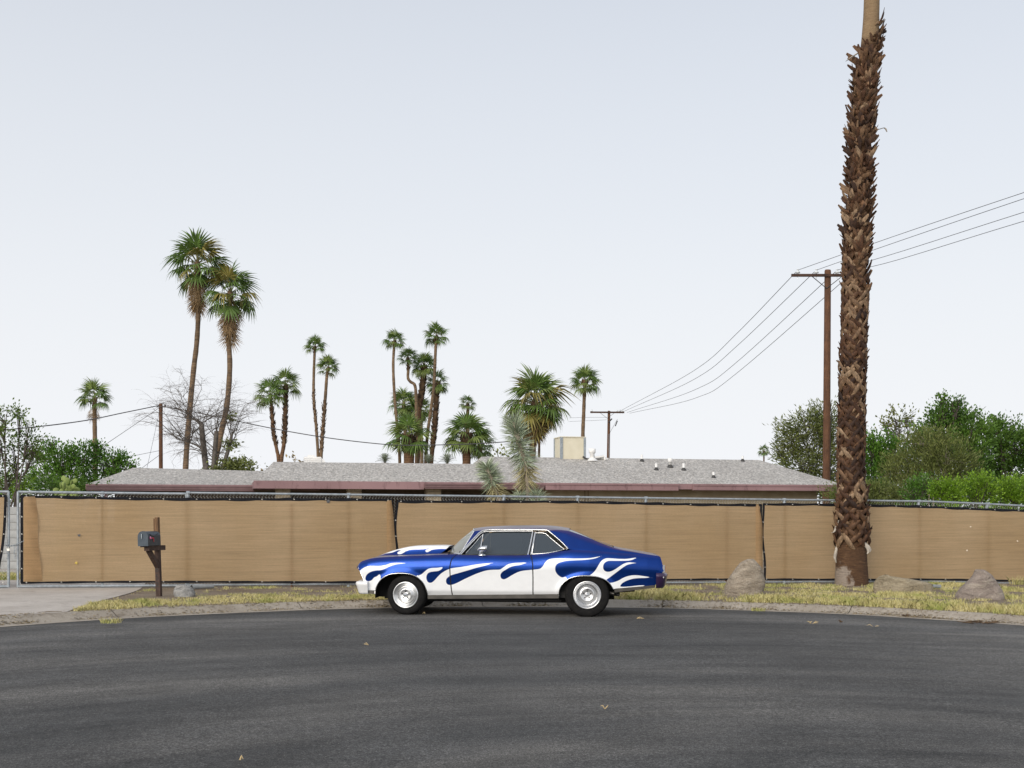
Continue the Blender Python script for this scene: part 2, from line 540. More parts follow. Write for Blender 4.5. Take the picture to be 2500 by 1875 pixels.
def cloth(name, label, px0, px1, seed, sag=0.012, left_flap=False, edge0=None, edge1=None, group='tan shade cloths tied to the fence'):
    """a hanging sheet with black bound edges and brass eyelets, standing 2-5 cm before the wire"""
    rs = random.Random(seed)
    u0, u1 = upx(px0), upx(px1)
    nu = max(8, int((u1 - u0) / 0.06)); nv = 26
    ph = [rs.uniform(0, 6) for _ in range(6)]
    eye = 0.62
    def top(u):
        s = ((u - u0) / eye) % 1.0
        return ftop(u) - 0.105 - sag * 0.8 * math.sin(PI * s) - 0.014 * math.sin(u * 0.9 + ph[0])
    def bot(u):
        s = ((u - u0 - 0.2) / eye) % 1.0
        return fbot(u) + 0.055 + sag * 0.35 * math.sin(PI * s) + 0.012 * math.sin(u * 0.7 + ph[1])
    def vv(u, t):
        w = 0.016 * abs(math.sin(u * 3.0 + t * 2.6 + ph[5])) ** 6 * (0.3 + 0.7 * abs(2 * t - 1)) + 0.010 * math.sin(u * 2.1 + ph[2]) + 0.006 * math.sin(u * 5.3 + t * 3 + ph[3]) + 0.012 * math.sin(t * PI) * math.sin(u * 0.8 + ph[4])
        s = ((u - u0) / eye) % 1.0
        w += 0.006 * math.sin(PI * s) * t ** 6
        return -0.030 - max(0.0, w * 0.8 + 0.004)
    e0 = edge0 or (lambda t: 0.0); e1 = edge1 or (lambda t: 0.0)
    def pt(i, j, off=0.0):
        t = j / (nv - 1); s = i / (nu - 1)
        u = (u0 + e0(t)) * (1 - s) + (u1 + e1(t)) * s
        z = bot(u) + (top(u) - bot(u)) * t
        return F(u, vv(u, t) - off, z)
    root = empty(name, F(u0, 0, fgz(u0)), 0, label, 'shade cloth', group)
    inv = Vector(root.location)
    mb = MB()
    mb.grid([[pt(i, j) - inv for j in range(nv)] for i in range(nu)], nu, nv)
    mb.build('sheet', MAT['shade_cloth'], root)
    # bound hems
    for nm, path, wdt in (('top_hem', [(i, nv - 1) for i in range(nu)], 0.030), ('bottom_hem', [(i, 0) for i in range(nu)], 0.022)):
        mb = MB(); P = []
        for (i, j) in path:
            p = pt(i, j, 0.004) - inv
            w = wdt * (1 + 0.18 * math.sin(i * 0.37 + ph[5]))
            P.append([p + Vector((0, 0, -w)), p + Vector((0, -0.004, 0)), p + Vector((0, 0, w * 0.8))])
        mb.grid(P, len(P), 3); mb.build(nm, MAT['binding'], root)
    for nm, i in (('side_hem', 0), ('side_hem', nu - 1)):
        if nm is None: continue
        mb = MB(); P = []
        sgn = 1 if i == 0 else -1
        for j in range(nv):
            p = pt(i, j, 0.006) - inv
            P.append([p + Vector((CY, SY, 0)) * (-0.010 * sgn), p + Vector((CY, SY, 0)) * (0.020 * sgn) + Vector((0, -0.005, 0)), p + Vector((CY, SY, 0)) * (0.040 * sgn)])
        mb.grid(P, nv, 3); mb.build(nm, MAT['binding'], root)
    # eyelets
    me = EYELET
    u = u0 + 0.1
    while u < u1:
        for z, t in ((top(u) - 0.004, 1), (bot(u) + 0.003, 0)):
            link('eyelet', me, root, F(u, vv(u, t) - 0.012, z) - inv, (rad(90), 0, YAW))
        u += eye
    for i in (0, nu - 1):
        for j in (4, 9, 14, 19):
            link('eyelet', me, root, pt(i, j, 0.016) + Vector((CY, SY, 0)) * (0.016 if i == 0 else -0.016) - inv, (rad(90), 0, YAW))
    return root
_mb = MB(); _mb.lathe([(0.006, 0.0), (0.0075, 0.003), (0.012, 0.003), (0.013, 0.0)], 10)
EYELET = _mb.mesh('eyelet', MAT['grommet'])

def pipe(mb, a, b, r, n=10): mb.tube([a, b], r, n)

def coupling(root, inv, u, z, r=0.034):
    mb = MB()
    p = F(u, 0, z)
    mb.tube([p - inv + Vector((CY, SY, 0)) * -0.035, p - inv + Vector((CY, SY, 0)) * 0.035], r, 12)
    mb.tube([p - inv + Vector((0, 0, -0.075)), p - inv + Vector((0, 0, 0.012))], r * 0.92, 12)
    mb.tube([p - inv + Vector((0, -0.032, -0.02)), p - inv + Vector((0, -0.052, -0.02))], 0.010, 6)
    mb.build('rail_clamp', MAT['galvanised'], root)

def gate_leaf(name, label, px0, px1, mids=()):
    u0, u1 = upx(px0), upx(px1)
    root = empty(name, F(0.5 * (u0 + u1), 0, fgz(0.5 * (u0 + u1)) + 0.02), 0, label, 'gate', 'chain-link gate leaves')
    inv = Vector(root.location)
    zt, zb = (lambda u: ftop(u) - 0.02), (lambda u: fgz(u) + 0.045)
    for nm, a, b in (('top_rail', F(u0, 0, zt(u0)), F(u1, 0, zt(u1))), ('bottom_rail', F(u0, 0, zb(u0)), F(u1, 0, zb(u1))),
                     ('frame_post', F(u0, 0, zb(u0) - 0.015), F(u0, 0, zt(u0) + 0.01)), ('frame_post', F(u1, 0, zb(u1) - 0.015), F(u1, 0, zt(u1) + 0.01))):
        mb = MB(); mb.tube([a - inv, b - inv], 0.0245, 12); mb.build(nm, MAT['galvanised'], root)
    for px in mids:
        u = upx(px); mb = MB(); mb.tube([F(u, 0, zb(u)) - inv, F(u, 0, zt(u)) - inv], 0.021, 10); mb.build('brace_post', MAT['galvanised'], root)
        for z in (zt(u), zb(u)):
            mb = MB(); mb.tube([F(u - .03, 0, z) - inv, F(u + .03, 0, z) - inv], 0.031, 10); mb.build('rail_clamp', MAT['galvanised'], root)
    me = wire_mesh(u0 + 0.03, u1 - 0.03, lambda u: zb(u) + 0.0, lambda u: zt(u) - 0.0, 0.0)
    o = link('wire_mesh', me, root, -inv); o['kind'] = 'stuff'
    return root

def build_fence():
    gate_leaf('chain_link_gate', 'galvanised chain-link gate leaf cut off by the left picture edge', -362, 21)
    gate_leaf('chain_link_gate', 'wide chain-link gate leaf under tan cloth left of the mailbox', 44, 455, (250,))
    # fence proper
    u0, u1 = upx(459), upx(3060)
    root = empty('chain_link_fence', F(u0, 0, fgz(u0)), 0, 'long galvanised chain-link fence with tan cloth running behind the car', 'fence')
    inv = Vector(root.location)
    posts = [459, 851, 1230, 1410, 1577, 1915, 2243, 2410, 2570, 2720, 2870]
    joins = [posts[0]] + posts[1:] + [2655]
    prev = u0
    us = [upx(p) for p in posts] + [u1]
    for a, b in zip(us[:-1], us[1:]):
        mb = MB(); k = 6
        mb.tube([F(a + (b - a) * t / k, 0, ftop(a + (b - a) * t / k)) - inv for t in range(k + 1)], 0.0225, 10)
        mb.build('top_rail', MAT['galvanised'], root)
        mb = MB(); mb.tube([F(a + (b - a) * t / k, 0.0, fbot(a + (b - a) * t / k)) - inv for t in range(k + 1)], 0.0185, 8)
        mb.build('bottom_rail', MAT['galvanised'], root)
    for u in us[:-1]:
        mb = MB(); mb.tube([F(u, 0.012, fgz(u, .05) - 0.05) - inv, F(u, 0.012, ftop(u) - 0.03) - inv], 0.031, 10)
        mb.build('post', MAT['galvanised'], root)
        coupling(root, inv, u, ftop(u))
    o = link('wire_mesh', wire_mesh(u0 + 0.04, u1, fbot, lambda u: ftop(u), 0.0), root, -inv); o['kind'] = 'stuff'
    # short rusty stakes standing against the wire
    for px, top in ((712, 1229), (1773, 1232)):
        u = upx(px); z1 = zpx(top, u, 0.03)
        mb = MB(); mb.tube([F(u, 0.006, fgz(u) - 0.1), F(u, 0.006, z1)], 0.024, 8)
        mb.tube([F(u, 0.006, z1), F(u, 0.006, z1 + .004)], 0.026, 8)
        o = mb.build('metal_stake', MAT['rust'])
        tag(o, 'thin rusty stake behind the cloth ' + ('between mailbox and car' if px < 1000 else 'left of the tallest boulder'), 'stake', 'stakes behind the fence cloth')
    wob = lambda a, b, c: (lambda t: a * math.sin(t * 5 + b) * 0.5 + c * (1 - t))
    cloth('shade_cloth', 'narrow tan shade cloth with dangling black hem left of the chained gap', -360, 17, 3, edge1=lambda t: -0.17 * (1 - t) ** 3 - 0.04 * (1 - t))
    cloth('shade_cloth', 'tan shade cloth on gate and fence behind the mailbox', 52, 958, 4, edge0=lambda t: 0.0)
    cloth('shade_cloth', 'tan shade cloth right behind the flame painted car', 966, 1858, 5, edge0=lambda t: 0.03 * math.sin(t * 7), edge1=lambda t: -0.03 * (1 - t))
    cloth('shade_cloth', 'tan shade cloth behind the big palm trunk and right boulders', 1858, 3055, 6, edge0=lambda t: 0.045 * (1 - t) + 0.02 * math.sin(t * 8))
    # folded flaps where the sheets are doubled over
    for px, w, seed in ((60, 0.20, 1), (944, 0.14, 2), (1843, 0.13, 3)):
        u = upx(px); P = []
        rs = random.Random(seed)
        ph = rs.uniform(0, 6)
        for j in range(22):
            t = j / 21; z = fbot(u) + 0.09 + (ftop(u) - 0.20 - fbot(u)) * t
            ww = w * (1.0 + 0.55 * (1 - t) if px == 60 else 0.75 + 0.5 * math.sin(t * PI + .4)) + 0.012 * math.sin(t * 9 + ph)
            P.append([F(u + ww * s, -0.064 - 0.030 * math.sin(PI * s) - (0.02 * math.sin(t * 14 + s * 5) * s if px == 60 else 0.004 * math.sin(t * 11)), z + (0.04 * s * math.sin(t * 3))) for s in np.linspace(0, 1, 8)])
        mb = MB(); mb.grid(P, 22, 8)
        o = mb.build('cloth_flap', MAT['shade_cloth'])
        tag(o, {60: 'crumpled darker fold of tan cloth at the gate gap', 944: 'narrow fold of tan cloth above the car bonnet', 1843: 'narrow fold of tan cloth above the tallest boulder'}[px], 'cloth fold', 'folded cloth edges')
    # small torn holes and repairs in the cloth
    mt = MAT['binding']
    pm('sandy_mend', (0.62, 0.50, 0.34), (0.8, 0.72, 0.6), 40, 0.8)
    for px, py, s, mname in ((193, 1307, .035, 'dark_patch'), (802, 1224, .045, 'dark_patch'), (2370, 1286, .028, 'sandy_mend'), (2361, 1344, .030, 'sandy_mend'), (2484, 1321, .030, 'sandy_mend'), (186, 1374, .035, 'yellow_mend')):
        if mname == 'dark_patch' and 'dark_patch' not in MAT: pm('dark_patch', (0.05, 0.055, 0.06), (0.14, 0.14, 0.14), 60, 0.7)
        if mname == 'yellow_mend': pm('yellow_mend', (0.5, 0.36, 0.06), (0.6, 0.46, 0.12), 40, 0.8)
        u = upx(px, -0.06); z = zpx(py, u, -0.06)
        rs = random.Random(px)
        mb = MB(); n = 11
        ring = [F(u + math.cos(2 * PI * k / n) * s * rs.uniform(.45, 1), -0.062, z + math.sin(2 * PI * k / n) * s * rs.uniform(.4, 1)) for k in range(n)]
        c = F(u, -0.066, z)
        mb.add(ring + [c], [(k, (k + 1) % n, n) for k in range(n)])
        o = mb.build('cloth_tear', MAT[mname])
        lb = {193: 'dark ragged hole in the cloth on the wide gate', 802: 'small dark tear under the top rail left of the car', 2370: 'pale frayed tear high between the right boulders', 2361: 'lower pale frayed tear left of the rightmost boulder', 2484: 'pale frayed hole above the rightmost boulder', 186: 'yellow scuffed tear low on the wide gate cloth'}[px]
        tag(o, lb, 'tear', 'tears in the shade cloth')
    # chain joining the two gate leaves
    root = empty('chain', F(upx(33), 0, fgz(upx(33))), 0, 'steel chain looped between the two gate posts', 'chain')
    inv = Vector(root.location)
    mb = MB(); mb.tube([Vector((math.cos(t) * 0.021, math.sin(t) * 0.013, 0)) for t in np.linspace(0, 2 * PI, 11)], 0.0042, 5, cap=False)
    lk = mb.mesh('chain_link', MAT['galvanised'])
    ua, ub = upx(19), upx(56)
    path = []
    za, zb = zpx(1333, ua, -.04), zpx(1321, ub, -.04)
    for t in np.linspace(0, 1, 12): path.append(F(ua + (ub - ua) * t, -0.045, za + (zb - za) * t - 0.03 * math.sin(PI * t)))
    for t in np.linspace(0, 1, 6): path.append(F(ua + 0.01 * math.sin(t * 9), -0.05, za + 0.02 - 0.24 * t))
    for t in np.linspace(0, 1, 6): path.append(F(ua + 0.13 + 0.01 * math.sin(t * 9), -0.05, za - 0.02 - 0.20 * t))
    for t in np.linspace(0, 1, 4): path.append(F(ua - 0.03, -0.05, za + 0.02 + 0.11 * t))
    for i, p in enumerate(path):
        d = (path[min(i + 1, len(path) - 1)] - path[max(i - 1, 0)])
        q = d.to_track_quat('X', 'Z').to_euler() if d.length < 0.3 else Euler((0, 0, 0))
        q.rotate_axis('X', PI / 2 * (i % 2) + 0.4)
        link('chain_link', lk, root, p - inv, q)
    mb = MB(); mb.box(F(ua + 0.02, -0.06, za - 0.07) - inv, (0.05, 0.022, 0.045)); mb.tube([F(ua + 0.02, -0.06, za - 0.07) - inv + Vector((math.cos(t) * .016, 0, math.sin(t) * .03 + .022)) for t in np.linspace(0, PI, 7)], .004, 6)
    mb.build('padlock', MAT['grommet'], root)
build_fence()
# ------------------------------------------------------------------ low ranch house behind the fence
def mat_roof():
    m, n, b = nodes_of('roof_gravel')
    v = coords(n, 'Object')
    a = noise(n, v, 0.5, 5, 0.6); g = noise(n, v, 17, 3, 0.75)
    vor = nd(n, 'ShaderNodeTexVoronoi', Scale=16.0); n.links.new(v, vor.inputs['Vector'])
    c = ramp(n, a, [(0.3, (0.42, 0.405, 0.385)), (0.7, (0.50, 0.485, 0.46))]).outputs['Color']
    c = mix(n, 1.0, c, ramp(n, g, [(0.28, 0.55), (0.5, 1.0), (0.7, 1.35)]).outputs['Color'], 'MULTIPLY')
    c = mix(n, 1.0, c, ramp(n, vor.outputs['Color'], [(0.2, 0.75), (0.8, 1.22)]).outputs['Color'], 'MULTIPLY')
    n.links.new(c, b.inputs['Base Color']); b.inputs['Roughness'].default_value = 0.95; b.inputs['Specular IOR Level'].default_value = 0.1
    bump(n, b, g, 0.8, 0.05)
mat_roof()
def mat_fascia():
    m, n, b = nodes_of('mauve_paint')
    v = coords(n, 'Object', (3.2, 3.2, 0.9)); w = coords(n, 'Object', (1, 1, 1))
    a = noise(n, v, 2.4, 5, 0.7); d = noise(n, w, 0.6, 3, 0.5)
    c = ramp(n, d, [(0.3, (0.225, 0.135, 0.142)), (0.7, (0.30, 0.185, 0.195))]).outputs['Color']
    c = mix(n, ramp(n, a, [(0.54, 0.0), (0.66, 0.6)]).outputs['Color'], c, (0.13, 0.07, 0.075))
    n.links.new(c, b.inputs['Base Color']); b.inputs['Roughness'].default_value = 0.6
mat_fascia()
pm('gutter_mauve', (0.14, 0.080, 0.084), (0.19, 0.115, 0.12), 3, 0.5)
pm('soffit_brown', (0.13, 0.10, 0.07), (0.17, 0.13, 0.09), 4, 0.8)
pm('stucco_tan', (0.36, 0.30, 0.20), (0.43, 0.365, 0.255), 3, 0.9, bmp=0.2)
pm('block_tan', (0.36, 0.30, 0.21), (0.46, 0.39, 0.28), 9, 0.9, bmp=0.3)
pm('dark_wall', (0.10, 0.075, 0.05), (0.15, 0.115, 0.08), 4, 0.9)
pm('window_dark', (0.03, 0.035, 0.04), (0.05, 0.055, 0.06), 2, 0.1)
pm('cooler_beige', (0.60, 0.56, 0.43), (0.66, 0.62, 0.49), 3, 0.55)
pm('white_paint', (0.72, 0.72, 0.71), (0.82, 0.82, 0.81), 8, 0.6)
pm('lead', (0.03, 0.03, 0.03), (0.07, 0.07, 0.07), 20, 0.8)
pm('grey_block', (0.33, 0.34, 0.34), (0.43, 0.44, 0.44), 7, 0.9, bmp=0.3)

def build_house():
    VM, ZE = 15.3, 2.75                      # main eave: distance behind the fence, height
    VL, ZL = 17.2, 2.66                      # left wing
    root = empty('ranch_house', F(2, VM + 3, 0.1), YAW, 'low ranch house with pale gravel roof and mauve fascia behind the fence', 'house')
    inv = root.matrix_basis.inverted() if False else Matrix.Translation(root.location) @ Matrix.Rotation(YAW, 4, 'Z')
    inv = inv.inverted()
    def Lc(u, v, z): return inv @ F(u, v, z)
    def poly(mb, pts, t=0.07, mi=0):
        top = [Lc(*p) for p in pts]; bot = [p - Vector((0, 0, t)) for p in top]
        n = len(pts)
        mb.add(top, [tuple(range(n))], mi); mb.add(bot, [tuple(range(n - 1, -1, -1))], mi)
        mb.add(top + bot, [(i, i + n, (i + 1) % n + n, (i + 1) % n) for i in range(n)], mi)
    def slab(mb, u0, u1, v0, v1, z0, z1, mi=0):
        c = Lc((u0 + u1) / 2, (v0 + v1) / 2, (z0 + z1) / 2)
        mb.box(c, (u1 - u0, v1 - v0, z1 - z0), None, mi)
    # ---- main roof: low part on the left, taller part on the right
    uA, uB = upx(621, VM), upx(2064, VM)
    dL, dR = 2.5, 3.6
    uLr = upx(668, VM + dL); zLr = zpx(1127.5, uLr, VM + dL)
    uRs = upx(1176, VM + dR); zRr = zpx(1115, upx(1200, VM + dR), VM + dR)
    uRe = upx(1853, VM + dR)
    uM = upx(1176, VM)
    uM2 = upx(1178, VM + dL)
    zm = ZE + (zRr - ZE) * dL / dR
    mb = MB()
    poly(mb, [(uA, VM, ZE), (uM + .35, VM, ZE), (uM2 + .35, VM + dL, zLr), (uLr, VM + dL, zLr)])
    poly(mb, [(uLr, VM + dL, zLr), (uM2 + .35, VM + dL, zLr), (uM + .35, VM + 2 * dL + .4, ZE), (uA, VM + 2 * dL + .4, ZE)])
    poly(mb, [(uA, VM, ZE), (uLr, VM + dL, zLr), (uA, VM + 2 * dL + .4, ZE)])
    roof = mb.build('roof', MAT['roof_gravel'], root)
    roof['label'] = 'lower pale gravel roof left of the yucca'
    mb = MB()
    e = 0.004
    poly(mb, [(uM, VM + e, ZE + e), (uB, VM + e, ZE + e), (uRe, VM + dR, zRr), (uRs, VM + dR, zRr)])
    poly(mb, [(uRs, VM + dR, zRr), (uRe, VM + dR, zRr), (uB, VM + 2 * dR, ZE), (uM, VM + 2 * dR, ZE)])
    poly(mb, [(uB, VM, ZE), (uB, VM + 2 * dR, ZE), (uRe, VM + dR, zRr)])
    poly(mb, [(uM, VM, ZE), (uRs, VM + dR, zRr), (uM, VM + 2 * dR, ZE)])
    mb.build('roof', MAT['roof_gravel'], root)['label'] = 'taller pale gravel roof with the cooler and vent pipes'
    # ---- left wing roof
    uC = upx(211, VL); dW = 2.7
    uWr = upx(325, VL + dW); zW = zpx(1142, uWr, VL + dW); zW2 = zpx(1152, upx(640, VL + dW), VL + dW)
    uD = uA + 2.2
    mb = MB()
    poly(mb, [(uC, VL, ZL), (uD, VL, ZL), (uD, VL + dW, zW2), (uWr, VL + dW, zW)])
    poly(mb, [(uWr, VL + dW, zW), (uD, VL + dW, zW2), (uD, VL + 2 * dW, ZL), (uC, VL + 2 * dW, ZL)])
    poly(mb, [(uC, VL, ZL), (uWr, VL + dW, zW), (uC, VL + 2 * dW, ZL)])
    mb.build('roof', MAT['roof_gravel'], root)['label'] = 'pale gravel roof of the lower left wing'
    # ---- fascia boards and gutters
    def board(name, u0, u1, v, z1, h, t, m):
        mb = MB(); slab(mb, u0, u1, v - t, v, z1 - h, z1); return mb.build(name, MAT[m], root)
    board('fascia_board', uA - .02, upx(1034, VM), VM - .003, ZE + .01, .25, .04, 'mauve_paint')
    board('fascia_board', upx(1034, VM) + .003, uB, VM - .002, ZE + .005, .19, .035, 'mauve_paint')
    def gutter(p0, p1, v, z1, h=.13, m='gutter_mauve', step=.05):
        u0, u1 = upx(p0, v), upx(p1, v)
        mb = MB(); slab(mb, u0, u1, v - .135, v - .043, z1 - h, z1); slab(mb, u0 + .003, u1 - .003, v - .16, v - .138, z1 - .045, z1 + .004)
        slab(mb, u0 + .004, u1 - .004, v - .115, v - .045, z1 - h - step, z1 - h - .003)
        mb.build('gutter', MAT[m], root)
    gutter(1036, 1326, VM, ZE - .05, .12)
    gutter(1330, 1653, VM, ZE - .02, .21, 'mauve_paint', .01)
    gutter(1689, 2062, VM, ZE - .02, .19, 'mauve_paint', .01)
    board('fascia_board', uC - .02, uD, VL - .003, ZL + .01, .17, .04, 'mauve_paint')
    gutter(211, 621, VL, ZL - .03, .12)
    mb = MB(); slab(mb, uC - .02, uC + .02, VL + .002, VL + 2 * dW, ZL - .17, ZL - .005); mb.build('fascia_board', MAT['mauve_paint'], root)
    mb = MB(); slab(mb, uA - .022, uA + .018, VM + .002, VM + 2 * dL, ZE - .24, ZE - .005); mb.build('fascia_board', MAT['mauve_paint'], root)
    mb = MB(); slab(mb, uB - .018, uB + .022, VM + .002, VM + 2 * dR, ZE - .19, ZE - .005); mb.build('fascia_board', MAT['mauve_paint'], root)
    # ---- soffits
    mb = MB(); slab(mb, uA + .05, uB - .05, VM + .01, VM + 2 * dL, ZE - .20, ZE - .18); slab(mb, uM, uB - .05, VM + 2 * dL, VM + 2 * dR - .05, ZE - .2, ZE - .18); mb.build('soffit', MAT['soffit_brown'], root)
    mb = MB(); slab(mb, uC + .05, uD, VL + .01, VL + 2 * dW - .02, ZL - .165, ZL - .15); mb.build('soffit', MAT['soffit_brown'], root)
    # ---- walls
    gz_ = 0.0
    uW0, uW1 = upx(1326, VM + .9), upx(1995, VM + .75)
    mb = MB(); slab(mb, uW0, uW1, VM + .75, VM + 2 * dR - .6, gz_, ZE - .2); mb.build('wall', MAT['stucco_tan'], root)
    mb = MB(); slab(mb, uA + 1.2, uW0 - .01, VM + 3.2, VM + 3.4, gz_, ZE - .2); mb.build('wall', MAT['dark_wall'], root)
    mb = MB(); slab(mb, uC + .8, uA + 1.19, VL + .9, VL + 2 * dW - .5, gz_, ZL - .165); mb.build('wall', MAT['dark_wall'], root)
    # downpipe stains / joint strips on the wall
    for px in (1428, 1436): 
        u = upx(px, VM + .74); mb = MB(); slab(mb, u - .012, u + .012, VM + .735, VM + .748, .3, ZE - .2); mb.build('wall_batten', MAT['soffit_brown'], root)
    # wall window with frame
    for px in (1560, 1800):
        u = upx(px, VM + .74); mb = MB(); slab(mb, u - .8, u + .8, VM + .70, VM + .747, .95, 1.95); w = mb.build('window_frame', MAT['white_paint'], root)
        mb = MB(); slab(mb, u - .74, u - .02, VM + .69, VM + .698, 1.0, 1.9); mb.build('pane', MAT['window_dark'], w).matrix_parent_inverse = Matrix.Identity(4)
        mb = MB(); slab(mb, u + .02, u + .74, VM + .69, VM + .698, 1.0, 1.9); mb.build('pane', MAT['window_dark'], w)
    # ---- block pillars carrying the eave
    for p0, p1 in ((673, 709), (848, 883), (1041, 1077)):
        u0, u1 = upx(p0, VM + .5), upx(p1, VM + .5)
        piece = None
        z = 0.05; k = 0
        pil = MB(); slab(pil, u0 + .01, u1 - .01, VM + .51, VM + .89, 0.0, ZE - .2); pl = pil.build('pillar', MAT['soffit_brown'], root)
        while z < ZE - .3:
            z2 = min(z + .19, ZE - .215)
            mb = MB()
            if k % 2: slab(mb, u0, u1, VM + .5, VM + .9, z, z2)
            else:
                um = (u0 + u1) / 2; slab(mb, u0, um - .004, VM + .5, VM + .9, z, z2); slab(mb, um + .004, u1, VM + .5, VM + .9, z, z2)
            mb.build('block', MAT['block_tan'], pl)
            z = z2 + .01; k += 1
    # small post under the left wing eave corner
    u = upx(259, VL + .15); mb = MB(); slab(mb, u - .05, u + .05, VL + .1, VL + .2, 0.0, ZL - .17); mb.build('eave_post', MAT['gutter_mauve'], root)
    # ---- chimney
    vC = VM + dL + .5
    u0, u1 = upx(744, vC), upx(784, vC)
    mb = MB(); slab(mb, u0, u1, vC, vC + .6, 2.9, zpx(1115, u0, vC)); slab(mb, u0 + .12, u1 - .22, vC + .1, vC + .5, zpx(1115, u0, vC), zpx(1110.5, u0, vC))
    a = Lc(u1, vC, zpx(1115, u0, vC)); 
    ch = mb.build('chimney', MAT['white_paint'], roof)
    mb = MB(); w = upx(795, vC)
    z0, z1 = zpx(1128, u0, vC), zpx(1116, u0, vC)
    pts = [Lc(u1, vC + .02, z1), Lc(w - .05, vC + .02, z1 - .10), Lc(w, vC + .02, z0), Lc(u1, vC + .02, z0)]
    b2 = [p + (Lc(0, .55, 0) - Lc(0, 0, 0)) for p in pts]
    mb.add(pts + b2, [(0, 3, 2, 1), (4, 5, 6, 7), (0, 1, 5, 4), (1, 2, 6, 5), (2, 3, 7, 6)])
    mb.build('chimney_shoulder', MAT['white_paint'], roof)
    for z_ in (zpx(1119, u0, vC), zpx(1123.5, u0, vC)):
        mb = MB(); slab(mb, u0 - .012, u1 + .012, vC - .015, vC + .61, z_ - .012, z_ + .012); mb.build('chimney_course', MAT['white_paint'], roof)
    # ---- small roof vents (all white pipes on black flashings)
    def roof_z(u, v):
        d = v - VM
        return ZE + (zRr - ZE) * d / dR if d <= dR else zRr - (zRr - ZE) * (d - dR) / dR
    for px, py0, py1, r in ((1567, 1126, 1110, .042), (1602, 1147, 1131, .042), (1669, 1148, 1131, .045), (1813, 1126, 1117, .04), (1742, 1166, 1158, .04)):
        # find the depth at which the roof plane meets the base pixel
        v = min(np.linspace(VM + .1, VM + dR, 200), key=lambda vv: abs(zpx(py0, upx(px, vv), vv) - roof_z(upx(px, vv), vv)))
        u = upx(px, v); z = roof_z(u, v)
        h = max(.2, zpx(py1, u, v) - z)
        pr = MB(); pr.lathe([(r, -.1), (r, h), (r * .8, h), (r * .8, h - .05)], 12, Matrix.Translation(Lc(u, v, z))); vp = pr.build('vent_pipe', MAT['white_paint'], root)
        mb = MB(); mb.lathe([(r * 2.4, -.02), (r * 1.5, .05), (r * 1.05, .09)], 12, Matrix.Translation(Lc(u, v, z))); mb.build('flashing', MAT['lead'], vp)
    # larger capped vent
    px, py0, py1 = 1636, 1141, 1119
    v = min(np.linspace(VM + .1, VM + dR, 200), key=lambda vv: abs(zpx(py0, upx(px, vv), vv) - roof_z(upx(px, vv), vv)))
    u = upx(px, v); z = roof_z(u, v); h = zpx(py1, u, v) - z
    mb = MB(); mb.lathe([(.055, -.1), (.055, h * .55), (.085, h * .55), (.085, h), (.0, h + .01)], 14, Matrix.Translation(Lc(u, v, z))); vp = mb.build('vent_cap', MAT['white_paint'], root)
    mb = MB(); mb.lathe([(.13, -.02), (.09, .06), (.058, .1)], 12, Matrix.Translation(Lc(u, v, z))); mb.build('flashing', MAT['lead'], vp)
    # ---- evaporative cooler on the ridge
    vB = VM + dR - .25
    u0, u1 = upx(1370, vB), upx(1430, vB); zt = zpx(1067, u0, vB); zb = zRr - .12
    cr = empty('roof_cooler', F((u0 + u1) / 2, vB + .5, zb), YAW, 'square beige evaporative cooler box on the roof ridge', 'cooler')
    w = u1 - u0; h = zt - zb
    mb = MB(); mb.box((0, 0, h / 2 + .02), (w - .03, w - .03, h - .02)); mb.build('cabinet', MAT['cooler_beige'], cr)
    for sx in (-1, 1):
        for sy in (-1, 1):
            mb = MB(); mb.box((sx * (w / 2 - .025), sy * (w / 2 - .025), h / 2), (.085, .085, h)); mb.build('corner_post', MAT['galvanised'], cr)
    mb = MB(); mb.box((0, 0, h + .012), (w + .03, w + .03, .03)); mb.build('lid', MAT['cooler_beige'], cr)
    for sx in (-1, 1):
        mb = MB(); mb.box((sx * (w / 2 - .15), 0, -.05), (.06, w, .10)); mb.build('skid', MAT['galvanised'], cr)
    # ---- white roof turbine with ducting beside it
    vB = VM + dR - .35
    u0 = upx(1446, vB); z0 = roof_z(u0, vB)
    tr = empty('roof_flue', F(u0, vB, z0), YAW, 'white capped flue with low ducts right of the cooler', 'flue')
    mb = MB(); mb.lathe([(.085, -.1), (.085, .24), (.10, .25), (.10, .26), (.125, .27), (.125, .42), (0, .43)], 16); mb.build('pipe', MAT['white_paint'], tr)
    mb = MB(); mb.lathe([(.22, -.03), (.13, .05), (.09, .10)], 14); mb.build('flashing', MAT['white_paint'], tr)
    mb = MB(); mb.tube([(.05, .15, .05), (.35, .15, .12), (.62, .12, .04)], .055, 8); mb.tube([(.1, .02, .10), (.45, .02, .16), (.50, 0, .02)], .04, 8); mb.build('duct', MAT['white_paint'], tr)
    mb = MB(); mb.box((-.22, .1, .06), (.26, .1, .05), Matrix.Rotation(.6, 3, 'Y')); mb.box((.45, .2, .0), (.5, .15, .06)); mb.build('bracket', MAT['lead'], tr)
build_house()

